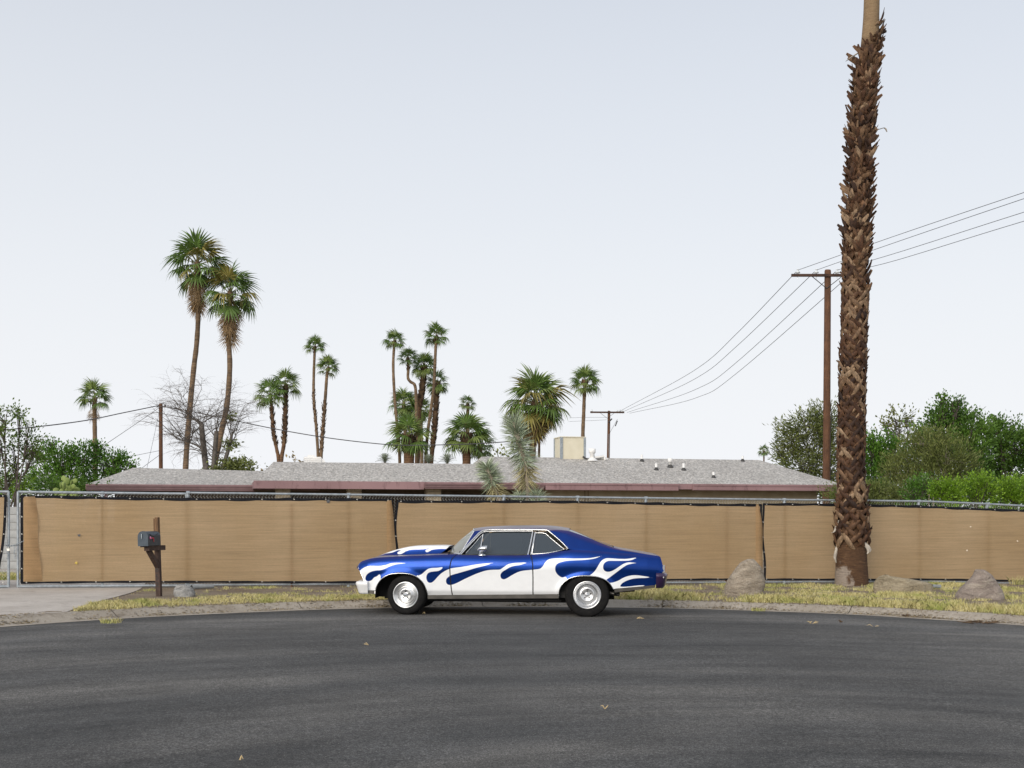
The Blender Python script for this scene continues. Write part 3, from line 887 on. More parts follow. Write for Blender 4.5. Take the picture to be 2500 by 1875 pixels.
def block_wall():
    """grey block wall seen through the gap between the gate leaves"""
    v = 9.0
    u0, u1 = upx(-60, v), upx(190, v)
    z0 = fgz(u0, v) ; zt = zpx(1237, upx(48, v), v)
    root = empty('block_wall', F((u0 + u1) / 2, v, z0), YAW, 'grey concrete block wall seen through the gap between the gates', 'wall')
    w = u1 - u0
    mb = MB(); mb.box((0, .1, (zt - z0) / 2 - .01), (w, .16, zt - z0 - .02)); mb.build('mortar', MAT['kerb_concrete'], root)
    mb = MB(); mb.box((0, 0, 0), (.39, .2, .19)); me = mb.mesh('block', MAT['grey_block'])
    k = 0; z = .0
    n = int((zt - z0) / .2)
    for k in range(n):
        x = -w / 2 + (.2 if k % 2 == 0 else .4)
        while x < w / 2 - .19:
            link('block', me, root, (x, .095 + random.uniform(-.004, .004), (zt - z0) - .1 - k * .2))
            x += .4
block_wall()
# ------------------------------------------------------------------ parked coupe with white flames
def mat_paint():
    """metallic blue with white flames (the flame outline is a signed distance stored on the panels), painted purple sheen and dust on the faces that look up"""
    m, n, b = nodes_of('flame_paint')
    at_ = n.nodes.new('ShaderNodeAttribute'); at_.attribute_name = 'flame_mask'
    gt = nd(n, 'ShaderNodeMapRange'); gt.inputs['From Min'].default_value = -0.0015; gt.inputs['From Max'].default_value = 0.0015
    n.links.new(at_.outputs['Fac'], gt.inputs['Value'])
    white = gt.outputs['Result']
    v = coords(n, 'Object')
    fl = noise(n, v, 900, 2, 0.7); big = noise(n, v, 2.2, 4, 0.6)
    blue = ramp(n, big, [(0.3, (0.002, 0.032, 0.205)), (0.7, (0.003, 0.044, 0.27))]).outputs['Color']
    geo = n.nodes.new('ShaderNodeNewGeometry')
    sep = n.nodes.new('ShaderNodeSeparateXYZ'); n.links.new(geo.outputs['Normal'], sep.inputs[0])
    # purple sheen painted in as colour, then dust, where the panel faces the sky
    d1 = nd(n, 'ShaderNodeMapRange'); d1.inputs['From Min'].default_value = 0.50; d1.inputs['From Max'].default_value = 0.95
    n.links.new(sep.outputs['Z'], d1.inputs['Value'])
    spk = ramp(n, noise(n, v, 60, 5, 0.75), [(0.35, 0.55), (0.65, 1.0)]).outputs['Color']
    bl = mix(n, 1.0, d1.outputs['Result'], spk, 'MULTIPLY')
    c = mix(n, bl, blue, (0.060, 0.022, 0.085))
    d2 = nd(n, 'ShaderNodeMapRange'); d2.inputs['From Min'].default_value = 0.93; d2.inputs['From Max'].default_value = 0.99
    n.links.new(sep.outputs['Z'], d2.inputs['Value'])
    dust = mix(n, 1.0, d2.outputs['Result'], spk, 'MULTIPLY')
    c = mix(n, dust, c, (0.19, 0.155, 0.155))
    grime = ramp(n, noise(n, v, 7, 6, 0.7), [(0.35, (0.80, 0.82, 0.84)), (0.62, (0.84, 0.86, 0.88))]).outputs['Color']
    c = mix(n, white, c, grime)
    n.links.new(c, b.inputs['Base Color'])
    inv = n.nodes.new('ShaderNodeMath'); inv.operation = 'SUBTRACT'; inv.inputs[0].default_value = 1.0; n.links.new(white, inv.inputs[1])
    nod = n.nodes.new('ShaderNodeMath'); nod.operation = 'SUBTRACT'; nod.inputs[0].default_value = 1.0; n.links.new(bl, nod.inputs[1])
    me_ = n.nodes.new('ShaderNodeMath'); me_.operation = 'MULTIPLY'; n.links.new(inv.outputs[0], me_.inputs[0]); n.links.new(nod.outputs[0], me_.inputs[1])
    m2 = n.nodes.new('ShaderNodeMath'); m2.operation = 'MULTIPLY'; m2.inputs[1].default_value = 0.8; n.links.new(me_.outputs[0], m2.inputs[0])
    n.links.new(m2.outputs[0], b.inputs['Metallic'])
    b.inputs['Roughness'].default_value = 0.30
    cw = n.nodes.new('ShaderNodeMath'); cw.operation = 'MULTIPLY'; cw.inputs[1].default_value = 0.22; n.links.new(nod.outputs[0], cw.inputs[0])
    n.links.new(cw.outputs[0], b.inputs['Coat Weight'])
    b.inputs['Coat Roughness'].default_value = 0.07
    return m
mat_paint()
pm('chrome', (0.78, 0.78, 0.77), (0.88, 0.88, 0.87), 12, 0.16, 1.0)
pm('alloy', (0.70, 0.71, 0.72), (0.76, 0.77, 0.78), 8, 0.30, 1.0)
pm('tyre_rubber', (0.007, 0.007, 0.008), (0.014, 0.0135, 0.013), 14, 0.9, bmp=0.1, spec=.2)
pm('car_black', (0.006, 0.006, 0.007), (0.014, 0.013, 0.012), 8, 0.7)
pm('rocker_grey', (0.050, 0.046, 0.040), (0.085, 0.078, 0.068), 6, 0.5)
pm('bumper_white', (0.74, 0.75, 0.76), (0.82, 0.83, 0.83), 6, 0.35, coat=0.3)
pm('bumper_plum', (0.030, 0.014, 0.055), (0.055, 0.026, 0.085), 5, 0.3, 0.3, coat=0.6)
pm('tail_red', (0.30, 0.012, 0.012), (0.40, 0.02, 0.02), 12, 0.15, coat=0.6)
pm('seat_vinyl', (0.030, 0.032, 0.036), (0.05, 0.052, 0.056), 9, 0.6)
pm('lamp_glass', (0.55, 0.57, 0.58), (0.68, 0.70, 0.7), 20, 0.08, coat=1.0)
pm('exhaust_steel', (0.09, 0.085, 0.08), (0.2, 0.19, 0.18), 20, 0.45, 0.8)
def mat_glass(name, tint, gloss=1.0, film=(0.18, 0.25, 0.32), fw=.16):
    m, n, b = nodes_of(name)
    tr = n.nodes.new('ShaderNodeBsdfTransparent'); tr.inputs['Color'].default_value = c4(tint)
    gl = n.nodes.new('ShaderNodeBsdfGlossy'); gl.inputs['Roughness'].default_value = 0.03; gl.inputs['Color'].default_value = (gloss, gloss, gloss, 1)
    fr = nd(n, 'ShaderNodeFresnel', IOR=1.6)
    mx = n.nodes.new('ShaderNodeMixShader')
    n.links.new(fr.outputs[0], mx.inputs[0]); n.links.new(tr.outputs[0], mx.inputs[1]); n.links.new(gl.outputs[0], mx.inputs[2])
    df = n.nodes.new('ShaderNodeBsdfDiffuse'); df.inputs['Color'].default_value = c4(film)    # pale film: the sky's reflection painted in as diffuse colour
    m2 = nd(n, 'ShaderNodeMixShader', Fac=fw); n.links.new(mx.outputs[0], m2.inputs[1]); n.links.new(df.outputs[0], m2.inputs[2])
    n.links.new(m2.outputs[0], n.nodes['Material Output'].inputs['Surface'])
mat_glass('tinted_glass', (0.10, 0.125, 0.15)); mat_glass('clear_glass', (0.62, 0.70, 0.68), 1.0, (.52, .54, .50), .42)

# car frame: x from nose to tail, y to the far side, z up; wheels stand on z = 0
CAR_F = ((989.4 - 1250) / FPX * 19.33, 19.33)
CAR_R = ((1433 - 1250) / FPX * 19.13, 19.13)
CAR_YAW = math.atan2(CAR_R[1] - CAR_F[1], CAR_R[0] - CAR_F[0])
CAR_WB = math.hypot(CAR_R[1] - CAR_F[1], CAR_R[0] - CAR_F[0])
XF = 0.815; XR = XF + CAR_WB; YN = -0.895           # wheel stations, outer face of the near tyres
CAR_PITCH = math.atan2(R0(CAR_F[0]) - R0(CAR_R[0]), CAR_WB)
_rot = Matrix.Rotation(CAR_YAW, 4, 'Z') @ Matrix.Rotation(CAR_PITCH, 4, 'Y')
_o = Vector((CAR_F[0], CAR_F[1], R0(CAR_F[0]) + 0.004)) - _rot @ Vector((XF, YN, 0))
CAR_M = Matrix.Translation(_o) @ _rot
CAR_I = CAR_M.inverted()
def c2(px, py, yl=-0.88):
    """photo pixel -> (x, z) on the car's upright plane y = yl"""
    o = CAR_I @ Vector((0, 0, CAMZ)); d = (CAR_I @ at(px, py, 19.0)) - o
    t = (yl - o.y) / d.y
    p = o + d * t
    return p.x, p.z
def to_px(p):
    w = CAR_M @ Vector(p)
    return 1250 + w.x / w.y * FPX, HORIZON - (w.z - CAMZ) / w.y * FPX
Z1 = lambda zx, zy, yl=-0.88: c2(840 + zx * 0.37071, 1250 + zy * 0.37071, yl)
def Zs(L, yl=-0.88): return [Z1(a, b, yl) for a, b in L]
def curve_z(L, yl=-0.88, n=140):
    P = crv(Zs(L, yl), n); P = P[P[:, 0].argsort()]
    return lambda x: float(np.interp(x, P[:, 0], P[:, 1]))

R2 = lambda L: [(840 + a / 5.267, 1260 + b / 5.267) for a, b in L]
R3 = lambda L: [(1240 + a / 5.267, 1260 + b / 5.267) for a, b in L]
FLAMES = [
    R2([(90, 720), (195, 705), (230, 680), (280, 652), (340, 640), (450, 642), (540, 628), (600, 608), (680, 600), (795, 606), (700, 616), (640, 628), (580, 650), (520, 680), (470, 695), (400, 700), (340, 718),
        (295, 750), (275, 790), (280, 825), (310, 838), (345, 830), (370, 810), (385, 790), (420, 776), (470, 770), (470, 1100), (90, 1100)]),
    R2([(930, 790), (960, 765), (1000, 745), (1040, 710), (1080, 680), (1130, 668), (1200, 665), (1275, 655), (1250, 685), (1210, 705), (1150, 712), (1100, 722), (1070, 745), (1058, 785), (1065, 830), (1090, 855), (1125, 855),
        (1160, 830), (1195, 790), (1240, 745), (1290, 710), (1340, 685), (1400, 668), (1500, 655), (1620, 635), (1750, 615), (1920, 603), (1820, 635), (1700, 665), (1600, 695), (1480, 730), (1400, 752), (1350, 775), (1318, 805),
        (1310, 840), (1322, 870), (1350, 885), (1390, 882), (1450, 860), (1560, 805), (1680, 750), (1790, 710), (1860, 695), (1930, 690), (2000, 688), (2030, 672), (2070, 645), (2110, 620), (2160, 608)])
    + R3([(100, 602), (180, 598), (300, 588), (220, 608), (160, 628), (80, 640), (20, 660), (-20, 685), (-70, 715), (-95, 750), (-93, 785), (-78, 806), (-45, 812), (0, 792), (60, 755), (130, 720), (200, 702), (320, 690),
          (400, 680), (430, 665), (455, 635), (480, 595), (510, 565), (550, 550), (620, 542), (750, 543), (900, 545), (1050, 540), (1130, 527), (1212, 512), (1120, 545), (1000, 562), (850, 570), (760, 575), (690, 590), (640, 610),
          (612, 645), (608, 690), (625, 735), (660, 770), (700, 790), (760, 806), (800, 1100)]) + R2([(930, 1100)]),
    R3([(1040, 775), (1090, 735), (1130, 690), (1160, 640), (1190, 590), (1225, 558), (1270, 542), (1330, 543), (1430, 550), (1530, 550), (1600, 540), (1668, 532), (1600, 562), (1540, 573), (1450, 575), (1350, 575), (1290, 577),
        (1245, 600), (1225, 640), (1230, 685), (1260, 712), (1310, 715), (1370, 690), (1430, 650), (1490, 612), (1550, 595), (1600, 597), (1658, 605), (1600, 612), (1540, 625), (1480, 660), (1420, 705), (1360, 750), (1280, 808), (1200, 850), (1040, 810)]),
    R3([(1300, 868), (1345, 855), (1420, 830), (1480, 795), (1560, 768), (1640, 760), (1720, 768), (1800, 780), (1862, 793), (1780, 795), (1700, 797), (1620, 803), (1540, 825), (1480, 855), (1450, 885), (1445, 905), (1470, 910),
        (1560, 905), (1650, 895), (1720, 890), (1770, 895), (1700, 915), (1500, 945), (1365, 960), (1300, 960)]),
    # bonnet scoop
    R2([(480, 500), (530, 482), (620, 468), (690, 440), (740, 433), (800, 430), (740, 446), (692, 460), (685, 480), (710, 490), (750, 480), (800, 450), (870, 431), (1000, 428), (1060, 420), (1150, 412), (1090, 425), (1050, 437),
        (1045, 457), (1070, 465), (1110, 445), (1160, 428), (1250, 420), (1450, 405), (1450, 200), (480, 200)]),
]
def poly_sdf(P, Q):
    """signed distance (positive inside) of points P to polygon Q, photo pixels"""
    Q = np.asarray(Q, float); P = np.asarray(P, float)
    d = np.full(len(P), 1e9); ins = np.zeros(len(P), bool)
    for i in range(len(Q)):
        a, b = Q[i], Q[(i + 1) % len(Q)]
        e = b - a; w = P - a
        t = np.clip((w @ e) / max(e @ e, 1e-12), 0, 1)
        d = np.minimum(d, np.hypot(*(w - t[:, None] * e).T))
        c = (a[1] > P[:, 1]) != (b[1] > P[:, 1])
        with np.errstate(divide='ignore', invalid='ignore'):
            xi = a[0] + (P[:, 1] - a[1]) * e[0] / (e[1] if e[1] else 1e-9)
        ins ^= c & (P[:, 0] < xi)
    return np.where(ins, d, -d)
# smooth the traced outlines a little
def smooth_poly(Q):
    Q = [Q[-1]] + list(Q) + [Q[0], Q[1]]
    out = []
    for i in range(1, len(Q) - 2):
        a, b, c, d = (np.array(q) for q in Q[i - 1:i + 3])
        sharp = np.dot(b - a, c - b) < 0 or np.linalg.norm(c - b) > 60
        for t in ((0,) if sharp else (0, .34, .67)):
            out.append(0.5 * (2 * b + (c - a) * t + (2 * a - 5 * b + 4 * c - d) * t * t + (3 * b - a - 3 * c + d) * t ** 3))
    return out
FLAMES = [smooth_poly(q) for q in FLAMES]
def flame_attr(me, idx, const=None):
    n = len(me.vertices)
    co = np.empty(n * 3, dtype=np.float32); me.vertices.foreach_get('co', co); co = co.reshape(-1, 3)
    if const is not None: f = np.full(n, const)
    else:
        P = np.array([to_px((c[0], -abs(c[1]), c[2])) for c in co])
        f = np.full(n, -1e9)
        for i in idx: f = np.maximum(f, poly_sdf(P, FLAMES[i]))
        f = f / 156.0
    a = me.attributes.new('flame_mask', 'FLOAT', 'POINT')
    a.data.foreach_set('value', f.astype(np.float32))

# ---- lines of the body, traced on the near side
SHOULDER = curve_z([(70, 372), (78, 357), (90, 340), (110, 326), (140, 316), (200, 303), (320, 294), (500, 287), (640, 282), (740, 280), (1000, 282), (1225, 282), (1330, 273), (1400, 264), (1480, 252), (1560, 252), (1700, 260), (1900, 277), (2040, 287), (2085, 298), (2104, 330), (2112, 352)])
_rb = Z1(550, 548), Z1(1412, 541)
def ROCK(x): return float(np.interp(x, [_rb[0][0], _rb[1][0]], [_rb[0][1], _rb[1][1]]))
_fc = Z1(376, 548); _fr = (Z1(203, 545)[0], Z1(548, 548)[0]); _ft = Z1(385, 402)[1]
_rc = Z1(1597, 545); _rr = (Z1(1414, 548)[0], Z1(1779, 520)[0]); _rt = Z1(1590, 418)[1]
_rear_low = curve_z([(1779, 506), (1860, 500), (1960, 492), (2047, 486), (2110, 478)])
_front_low = curve_z([(100, 520), (150, 516), (205, 516)])
def arch(x, c, r, zt):
    """flattened round wheel opening"""
    h = zt - c[1]
    s = (x - 0.5 * (r[0] + r[1])) / (0.5 * (r[1] - r[0]))
    s = min(1.0, abs(s))
    return c[1] + h * (1 - s ** 2.5) ** (1 / 2.1)
def ZB(x):
    if x < _fr[0]: return _front_low(x)
    if x <= _fr[1]: return max(arch(x, _fc, _fr, _ft), _front_low(x)) if x < _fc[0] else arch(x, _fc, _fr, _ft)
    if x < _rr[0]: return ROCK(x)
    if x <= _rr[1]: return max(arch(x, _rc, _rr, _rt), _rear_low(_rr[1])) if x > _rc[0] else max(arch(x, _rc, _rr, _rt), ROCK(x))
    return _rear_low(x)
_W = [(0.0, .80), (0.06, .835), (0.2, .872), (0.6, .905), (1.2, .918), (2.6, .920), (3.7, .915), (4.2, .895), (4.6, .862), (4.80, .83), (4.9, .81)]
def WID(x): return float(np.interp(x, [a for a, _ in _W], [b for _, b in _W]))
_PR = np.array([(-0.12, .862), (0.0, .906), (.115, .958), (.14, .964), (.30, .975), (.52, .990), (.62, .999), (.68, 1.0), (.76, .994), (.86, .972), (.94, .942), (1.0, .905)])
_PRs = crv(_PR, 80)
Z_LOW = 0.30
def side_y(x, z):
    zs = SHOULDER(x); h = (z - Z_LOW) / (zs - Z_LOW)
    if h <= 1.0:
        y = WID(x) * float(np.interp(h, _PRs[:, 0], _PRs[:, 1]))
        for c, r, zt in ((_fc, _fr, _ft), (_rc, _rr, _rt)):
            a = 0.5 * (r[1] - r[0]); xm = 0.5 * (r[0] + r[1])
            rr = math.hypot((x - xm) / a, max(0, z - c[1]) / (zt - c[1]))
            if z > c[1] - .2 and abs(x - xm) < a * 1.4: y += 0.022 * math.exp(-((rr - 1.02) / 0.13) ** 2) * min(1, max(0, (z - c[1] + .12) / .2))
        return -y
    ys = WID(x) * .905
    return -(ys - (z - zs) * 0.60)

def panel(name, parent, xl, xr, zt=None, nx=60, nz=30, mirror=False, idx=(0, 1, 2, 3), zb=ZB, warp=None):
    """body-side panel between two cut lines xl(z), xr(z)"""
    zt = zt or SHOULDER
    P = []
    for i in range(nx + 1):
        s = i / nx
        if warp: s = warp(s)
        col = []
        # x from the cut lines at mid height first, then refined per row
        for j in range(nz + 1):
            t = j / nz
            x = xl(t) * (1 - s) + xr(t) * s
            z = zb(x) * (1 - t) + zt(x) * t
            y = side_y(x, z)
            col.append((x, -y if mirror else y, z))
        P.append(col)
    mb = MB(); mb.grid(P, nx + 1, nz + 1)
    # folded-in lip
    for edge in ([P[i][0] for i in range(nx + 1)], [P[0][j] for j in range(nz + 1)], [P[nx][j] for j in range(nz + 1)]):
        Q = [[p, (p[0], p[1] * 0.965, p[2])] for p in edge]
        mb.grid(Q, len(Q), 2)
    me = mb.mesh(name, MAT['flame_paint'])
    flame_attr(me, idx)
    return link(name, me, parent)

def build_car():
    root = empty('muscle_car', (0, 0, 0), 0, 'blue two-door muscle car with white flames parked along the kerb', 'car')
    root.matrix_world = CAR_M
    xs_door = lambda t: float(np.interp(t, [0, .12, .45, .7, .86, .95, 1], [Z1(z, 400)[0] for z in (712, 708, 700, 698, 706, 722, 742)]))
    xs_dr = lambda t: float(np.interp(t, [0, .4, .75, .9, 1], [Z1(z, 400)[0] for z in (1245, 1245, 1243, 1236, 1226)]))
    nose = lambda t: float(np.interp(t, [0, .10, .42, .88, .97, 1], [Z1(150, 500)[0], Z1(142, 500)[0], Z1(128, 455)[0], Z1(80, 365)[0], Z1(78, 358)[0], Z1(84, 345)[0]]))
    tail = lambda t: float(np.interp(t, [0, .35, .62, .85, 1], [Z1(2050, 490)[0], Z1(2085, 420)[0], Z1(2107, 360)[0], Z1(2098, 320)[0], Z1(2086, 298)[0]]))
    g = 0.009
    for mir in (False, True):
        panel('fender', root, nose, lambda t: xs_door(t) - g, nx=150, nz=34, mirror=mir)
        panel('door', root, lambda t: xs_door(t) + g, lambda t: xs_dr(t) - g, nx=110, nz=34, mirror=mir)
        panel('quarter_panel', root, lambda t: xs_dr(t) + g, tail, nx=170, nz=34, mirror=mir)
    # gap filler behind the door cuts
    for mir in (1, -1):
        mb = MB()
        for f in (xs_door, xs_dr):
            P = []
            for t in np.linspace(0, 1, 16):
                x = f(t); z = ROCK(x) * (1 - t) + SHOULDER(x) * t
                y = side_y(x, z) * 0.985 * mir
                P.append([(x - .02, y, z), (x + .02, y, z)])
            mb.grid(P, 16, 2)
        mb.build('door_seal', MAT['car_black'], root)
    # ---- sail panels (roof pillars behind the quarter windows)
    up = [(1335, 119), (1400, 117), (1470, 124), (1520, 138), (1600, 166), (1700, 207), (1800, 240), (1900, 258), (2000, 276), (2050, 285), (2086, 298)]
    rt = curve_z([(862, 124), (872, 116), (890, 106), (940, 97), (1000, 93), (1100, 89), (1250, 87), (1370, 90), (1450, 100), (1500, 112), (1600, 151), (1700, 196), (1800, 232), (1900, 251), (2000, 271), (2060, 283), (2088, 297)], 0.0)
    lo = [(1338, 127), (1385, 166), (1430, 204), (1478, 243), (1530, 252), (1600, 254), (1700, 260), (1800, 269), (1900, 277), (2000, 285), (2086, 299)]
    U = crv(Zs(up, -.68), 60); Lw = crv(Zs(lo, -.82), 60)
    U[-1] = Lw[-1] = (tail(1.0), SHOULDER(tail(1.0)))
    def sail_y(x, z): return side_y(x, z) if z > SHOULDER(x) else side_y(x, SHOULDER(x))
    top_edge = []
    for mir in (1, -1):
        P = []
        for i in range(60):
            col = []
            for t in np.linspace(0, 1, 12):
                x, z = Lw[i] * (1 - t) + U[i] * t
                y = sail_y(x, z) + 0.035 * max(0, t - .72) ** 2 / .08   # edge rolls over inward
                col.append((x, y * mir, z))
            P.append(col)
        if mir == 1: top_edge = [c[-1] for c in P]
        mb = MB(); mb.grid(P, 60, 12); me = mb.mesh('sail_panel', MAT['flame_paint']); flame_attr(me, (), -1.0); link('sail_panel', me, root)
    # ---- rear window and boot lid between the sail panels
    def deck(name, i0, i1, mat, drop=0.0, crown=0.03, nwid=14, inset=0.0):
        P = []
        for i in range(i0, i1 + 1):
            x, y, z = top_edge[i]
            row = []
            for s in np.linspace(-1, 1, nwid):
                yy = s * (abs(y) - inset)
                row.append((x, yy, z + max(crown * .3, rt(x) - z) * (1 - abs(s) ** 2.6) - drop))
            P.append(row)
        mb = MB(); mb.grid(P, len(P), nwid); me = mb.mesh(name, MAT[mat])
        if mat == 'flame_paint': flame_attr(me, (), -1.0)
        return link(name, me, root)
    deck('roof_rear', 0, 13, 'flame_paint', 0, .016)
    deck('rear_window', 13, 34, 'tinted_glass', .012, .03, inset=.05)
    for sgn in (1, -1):
        P = []
        for i in range(13, 35):
            x, y, z = top_edge[i]
            P.append([(x, y * sgn, z), (x, (y + .055) * sgn, z - .004)])
        mb = MB(); mb.grid(P, len(P), 2); me = mb.mesh('window_border', MAT['flame_paint']); flame_attr(me, (), -1.0); link('window_border', me, root)
    deck('boot_lid', 34, 59, 'flame_paint', 0, .02)
    # ---- roof
    re_ = curve_z([(872, 126), (900, 122), (940, 119), (1000, 117), (1180, 116), (1335, 119)], -.66)
    xh, xe = Z1(868, 120, -.3)[0], Z1(1340, 117, -.68)[0]
    P = []
    ytop = abs(top_edge[0][1])
    for x in np.linspace(xh, xe, 46):
        row = []
        k = (x - xh) / (xe - xh)
        yw = 0.575 + (ytop - 0.575) * k
        for s in np.linspace(-1, 1, 25):
            ze = re_(x); zc = max(rt(x), ze + .01)
            f = 1 - abs(s) ** 2.6
            xx = x - 0.05 * (1 - s * s) * (1 - k) ** 6
            row.append((xx, s * yw, ze + (zc - ze) * f))
        P.append(row)
    roof_front = P[0]
    mb = MB(); mb.grid(P, 46, 25); me = mb.mesh('roof', MAT['flame_paint']); flame_attr(me, (), -1.0); link('roof', me, root)
    # ---- windscreen
    base_c = Z1(690, 274, 0)[0]; base_e = Z1(766, 279, -.74)[0]; zc = SHOULDER(base_e) - .002
    P = []
    for t in np.linspace(0, 1, 14):
        row = []
        for q, s in enumerate(np.linspace(-1, 1, 25)):
            bx = base_e + (base_c - base_e) * (1 - abs(s) ** 2.2)
            b0 = Vector((bx, s * .725, zc + .01)); tp = Vector(roof_front[q])
            p = b0.lerp(tp, t); p.x -= .03 * math.sin(PI * t) * (1 - s * s)
            row.append(p)
        P.append(row)
    mb = MB(); mb.grid(P, 14, 25); mb.build('windscreen', MAT['clear_glass'], root)
    mb = MB(); mb.tube(P[0], .012, 6); mb.tube([Vector(p) + Vector((0, 0, .004)) for p in P[-1]], .010, 6)
    mb.tube([r[0] for r in P], .011, 6); mb.tube([r[-1] for r in P], .011, 6)
    mb.build('windscreen_trim', MAT['chrome'], root)
    wl = [r[0] for r in P]
    # ---- pillars beside the windscreen
    A2 = crv(Zs([(770, 280), (820, 224), (860, 176), (890, 143), (912, 129), (940, 122)], -.7), 14)
    def gy(z, x=1.9):
        x = min(max(x, 1.7), 3.6); return side_y(x, max(z, SHOULDER(x)))
    for mir in (1, -1):
        P = []
        for i in range(14):
            a = Vector(wl[i]); a = Vector((a.x, abs(a.y) * -mir, a.z)); x2, z2 = A2[i]
            b = Vector((x2, gy(z2) * mir, z2)); P.append([a, a.lerp(b, .5) + Vector((-.01, -.012 * mir, .004)), b])
        mb = MB(); mb.grid(P, 14, 3); me = mb.mesh('windscreen_pillar', MAT['flame_paint']); flame_attr(me, (), -1.0); link('windscreen_pillar', me, root)
    # ---- side windows: glass, chrome frames
    door_o = Zs([(800, 277), (860, 205), (893, 163), (908, 146), (925, 137), (1000, 134), (1120, 133), (1236, 133), (1226, 200), (1211, 279), (1000, 280)], -.74)
    vent_o = Zs([(800, 277), (860, 205), (893, 163), (908, 148), (915, 148), (904, 225), (899, 278)], -.74)
    main_o = Zs([(918, 143), (930, 138), (1000, 135), (1120, 134), (1231, 134), (1222, 200), (1207, 278), (1000, 279), (906, 278)], -.74)
    quar_o = Zs([(1258, 138), (1300, 138), (1326, 142), (1360, 172), (1400, 205), (1452, 246), (1400, 259), (1330, 271), (1240, 277), (1250, 190)], -.74)
    def pane(name, o, mir, mat='tinted_glass', off=.014):
        pts = [(x, (gy(z, x) + off) * mir, z) for x, z in o]
        mb = MB(); mb.add(pts, [tuple(range(len(pts)))]); return mb.build(name, MAT[mat], root)
    def trim(name, o, mir, r=.009, closed=True, off=-.004, mat='chrome', yl=-.74):
        if closed: o = list(o) + [o[0]]
        mb = MB(); mb.tube([(x, (gy(z, x) + off) * mir, z) for x, z in o], r, 6, cap=not closed); mb.build(name, MAT[mat], root)
    for mir in (1, -1):
        pane('vent_window', vent_o, mir); pane('door_window', main_o, mir); pane('quarter_window', quar_o, mir)
        trim('door_window_frame', [Z1(a, b, -.74) for a, b in ((772, 279), (820, 224), (862, 176), (890, 146), (908, 134), (930, 129), (1000, 127), (1120, 126), (1240, 127))], mir, .011, False, -.012)
        trim('drip_rail', [Z1(a, b, -.7) for a, b in ((762, 279), (812, 222), (855, 172), (886, 138), (908, 124), (940, 118), (1000, 116), (1180, 116), (1330, 119), (1345, 124), (1400, 168), (1440, 202), (1476, 240), (1462, 247))], mir, .010, False, -.022)
        trim('window_rubber', [Z1(a, b, -.72) for a, b in ((766, 279), (816, 223), (858, 174), (888, 141), (910, 128), (940, 123), (1000, 121), (1180, 120), (1325, 123), (1342, 131), (1400, 178), (1455, 228))], mir, .009, False, -.002, 'car_black')
        trim('vent_window_frame', [Z1(a, b, -.74) for a, b in ((912, 145), (902, 225), (898, 279))], mir, .009, False)
        trim('vent_window_frame', [Z1(a, b, -.74) for a, b in ((806, 270), (862, 205), (893, 165), (907, 152))], mir, .005, False)
        trim('pillar_trim', [Z1(a, b, -.74) for a, b in ((1240, 130), (1229, 200), (1213, 281))], mir, .013, False)
        trim('pillar_trim', [Z1(a, b, -.74) for a, b in ((1256, 132), (1245, 200), (1232, 281))], mir, .011, False)
        trim('window_rubber', [Z1(a, b, -.74) for a, b in ((1248, 130), (1237, 200), (1222, 281))], mir, .008, False, .004, 'car_black')
        trim('quarter_window_frame', quar_o, mir, .0075, True)
        trim('belt_moulding', [Z1(a, b, -.8) for a, b in ((775, 281), (1000, 283), (1205, 282))], mir, .006, False, -.006, 'rocker_grey')
    # ---- bonnet and cowl
    P = []
    xn = Z1(96, 345, -.5)[0]; xc = Z1(700, 276, -.5)[0]
    for x in np.linspace(xn, xc, 40):
        row = []
        ys = abs(side_y(x, SHOULDER(x))) - .002
        for s in np.linspace(-1, 1, 21):
            z = SHOULDER(x) + .018 * (1 - s * s) * min(1, (x - xn) / .5) - .004 * (abs(s) > .93)
            row.append((x - .04 * (1 - s * s), s * ys, z))
        P.append(row)
    mb = MB(); mb.grid(P, 40, 21); me = mb.mesh('bonnet', MAT['flame_paint']); flame_attr(me, (), -1.0); bon = link('bonnet', me, root)
    P = []
    for x in np.linspace(xc + .004, Z1(772, 279, -.74)[0], 8):
        ys = abs(side_y(x, SHOULDER(x))) - .002
        P.append([(x, s * ys, SHOULDER(x) + .004 + .006 * (1 - s * s)) for s in np.linspace(-1, 1, 11)])
    mb = MB(); mb.grid(P, 8, 11); me = mb.mesh('cowl', MAT['flame_paint']); flame_attr(me, (), -1.0); link('cowl', me, root)
    # scoop
    sc_top = curve_z([(190, 301), (270, 271), (340, 248), (420, 229), (480, 222), (560, 220), (640, 219), (692, 221)], -.25)
    x0, x1 = Z1(186, 303, -.4)[0], Z1(692, 221, -.4)[0]
    xb = Z1(636, 272, -.4)[0]
    P = []
    for x in np.linspace(x0, x1, 60):
        k = (x - x0) / (x1 - x0)
        w = .26 + .17 * min(1, k * 2.2)
        zb_ = SHOULDER(min(x, xb)) + .012; zt_ = max(sc_top(x), zb_ + .004)
        row = []
        for q in range(25):
            s = -1 + 2 * q / 24; a = abs(s)
            if a > .62:
                t = (1 - a) / .38; y = w + .05 * (1 - t) ** 1.5; z = zb_ + (zt_ - .012 - zb_) * t
                xx = min(x, xb + (x1 - xb) * t ** .8) if x > xb else x
            else:
                y = w * (a / .62) ; z = zt_ - .012 * (a / .62) ** 4; xx = x
            row.append((xx, math.copysign(y, s) if s else 0, z))
        P.append(row)
    mb = MB(); mb.grid(P, 60, 25); me = mb.mesh('bonnet_scoop', MAT['flame_paint']); flame_attr(me, (4,)); link('bonnet_scoop', me, bon)
    mb = MB(); mb.box((xb - .05, 0, SHOULDER(xb) + .065), (.02, .84, .10)); mb.build('scoop_opening', MAT['car_black'], bon)
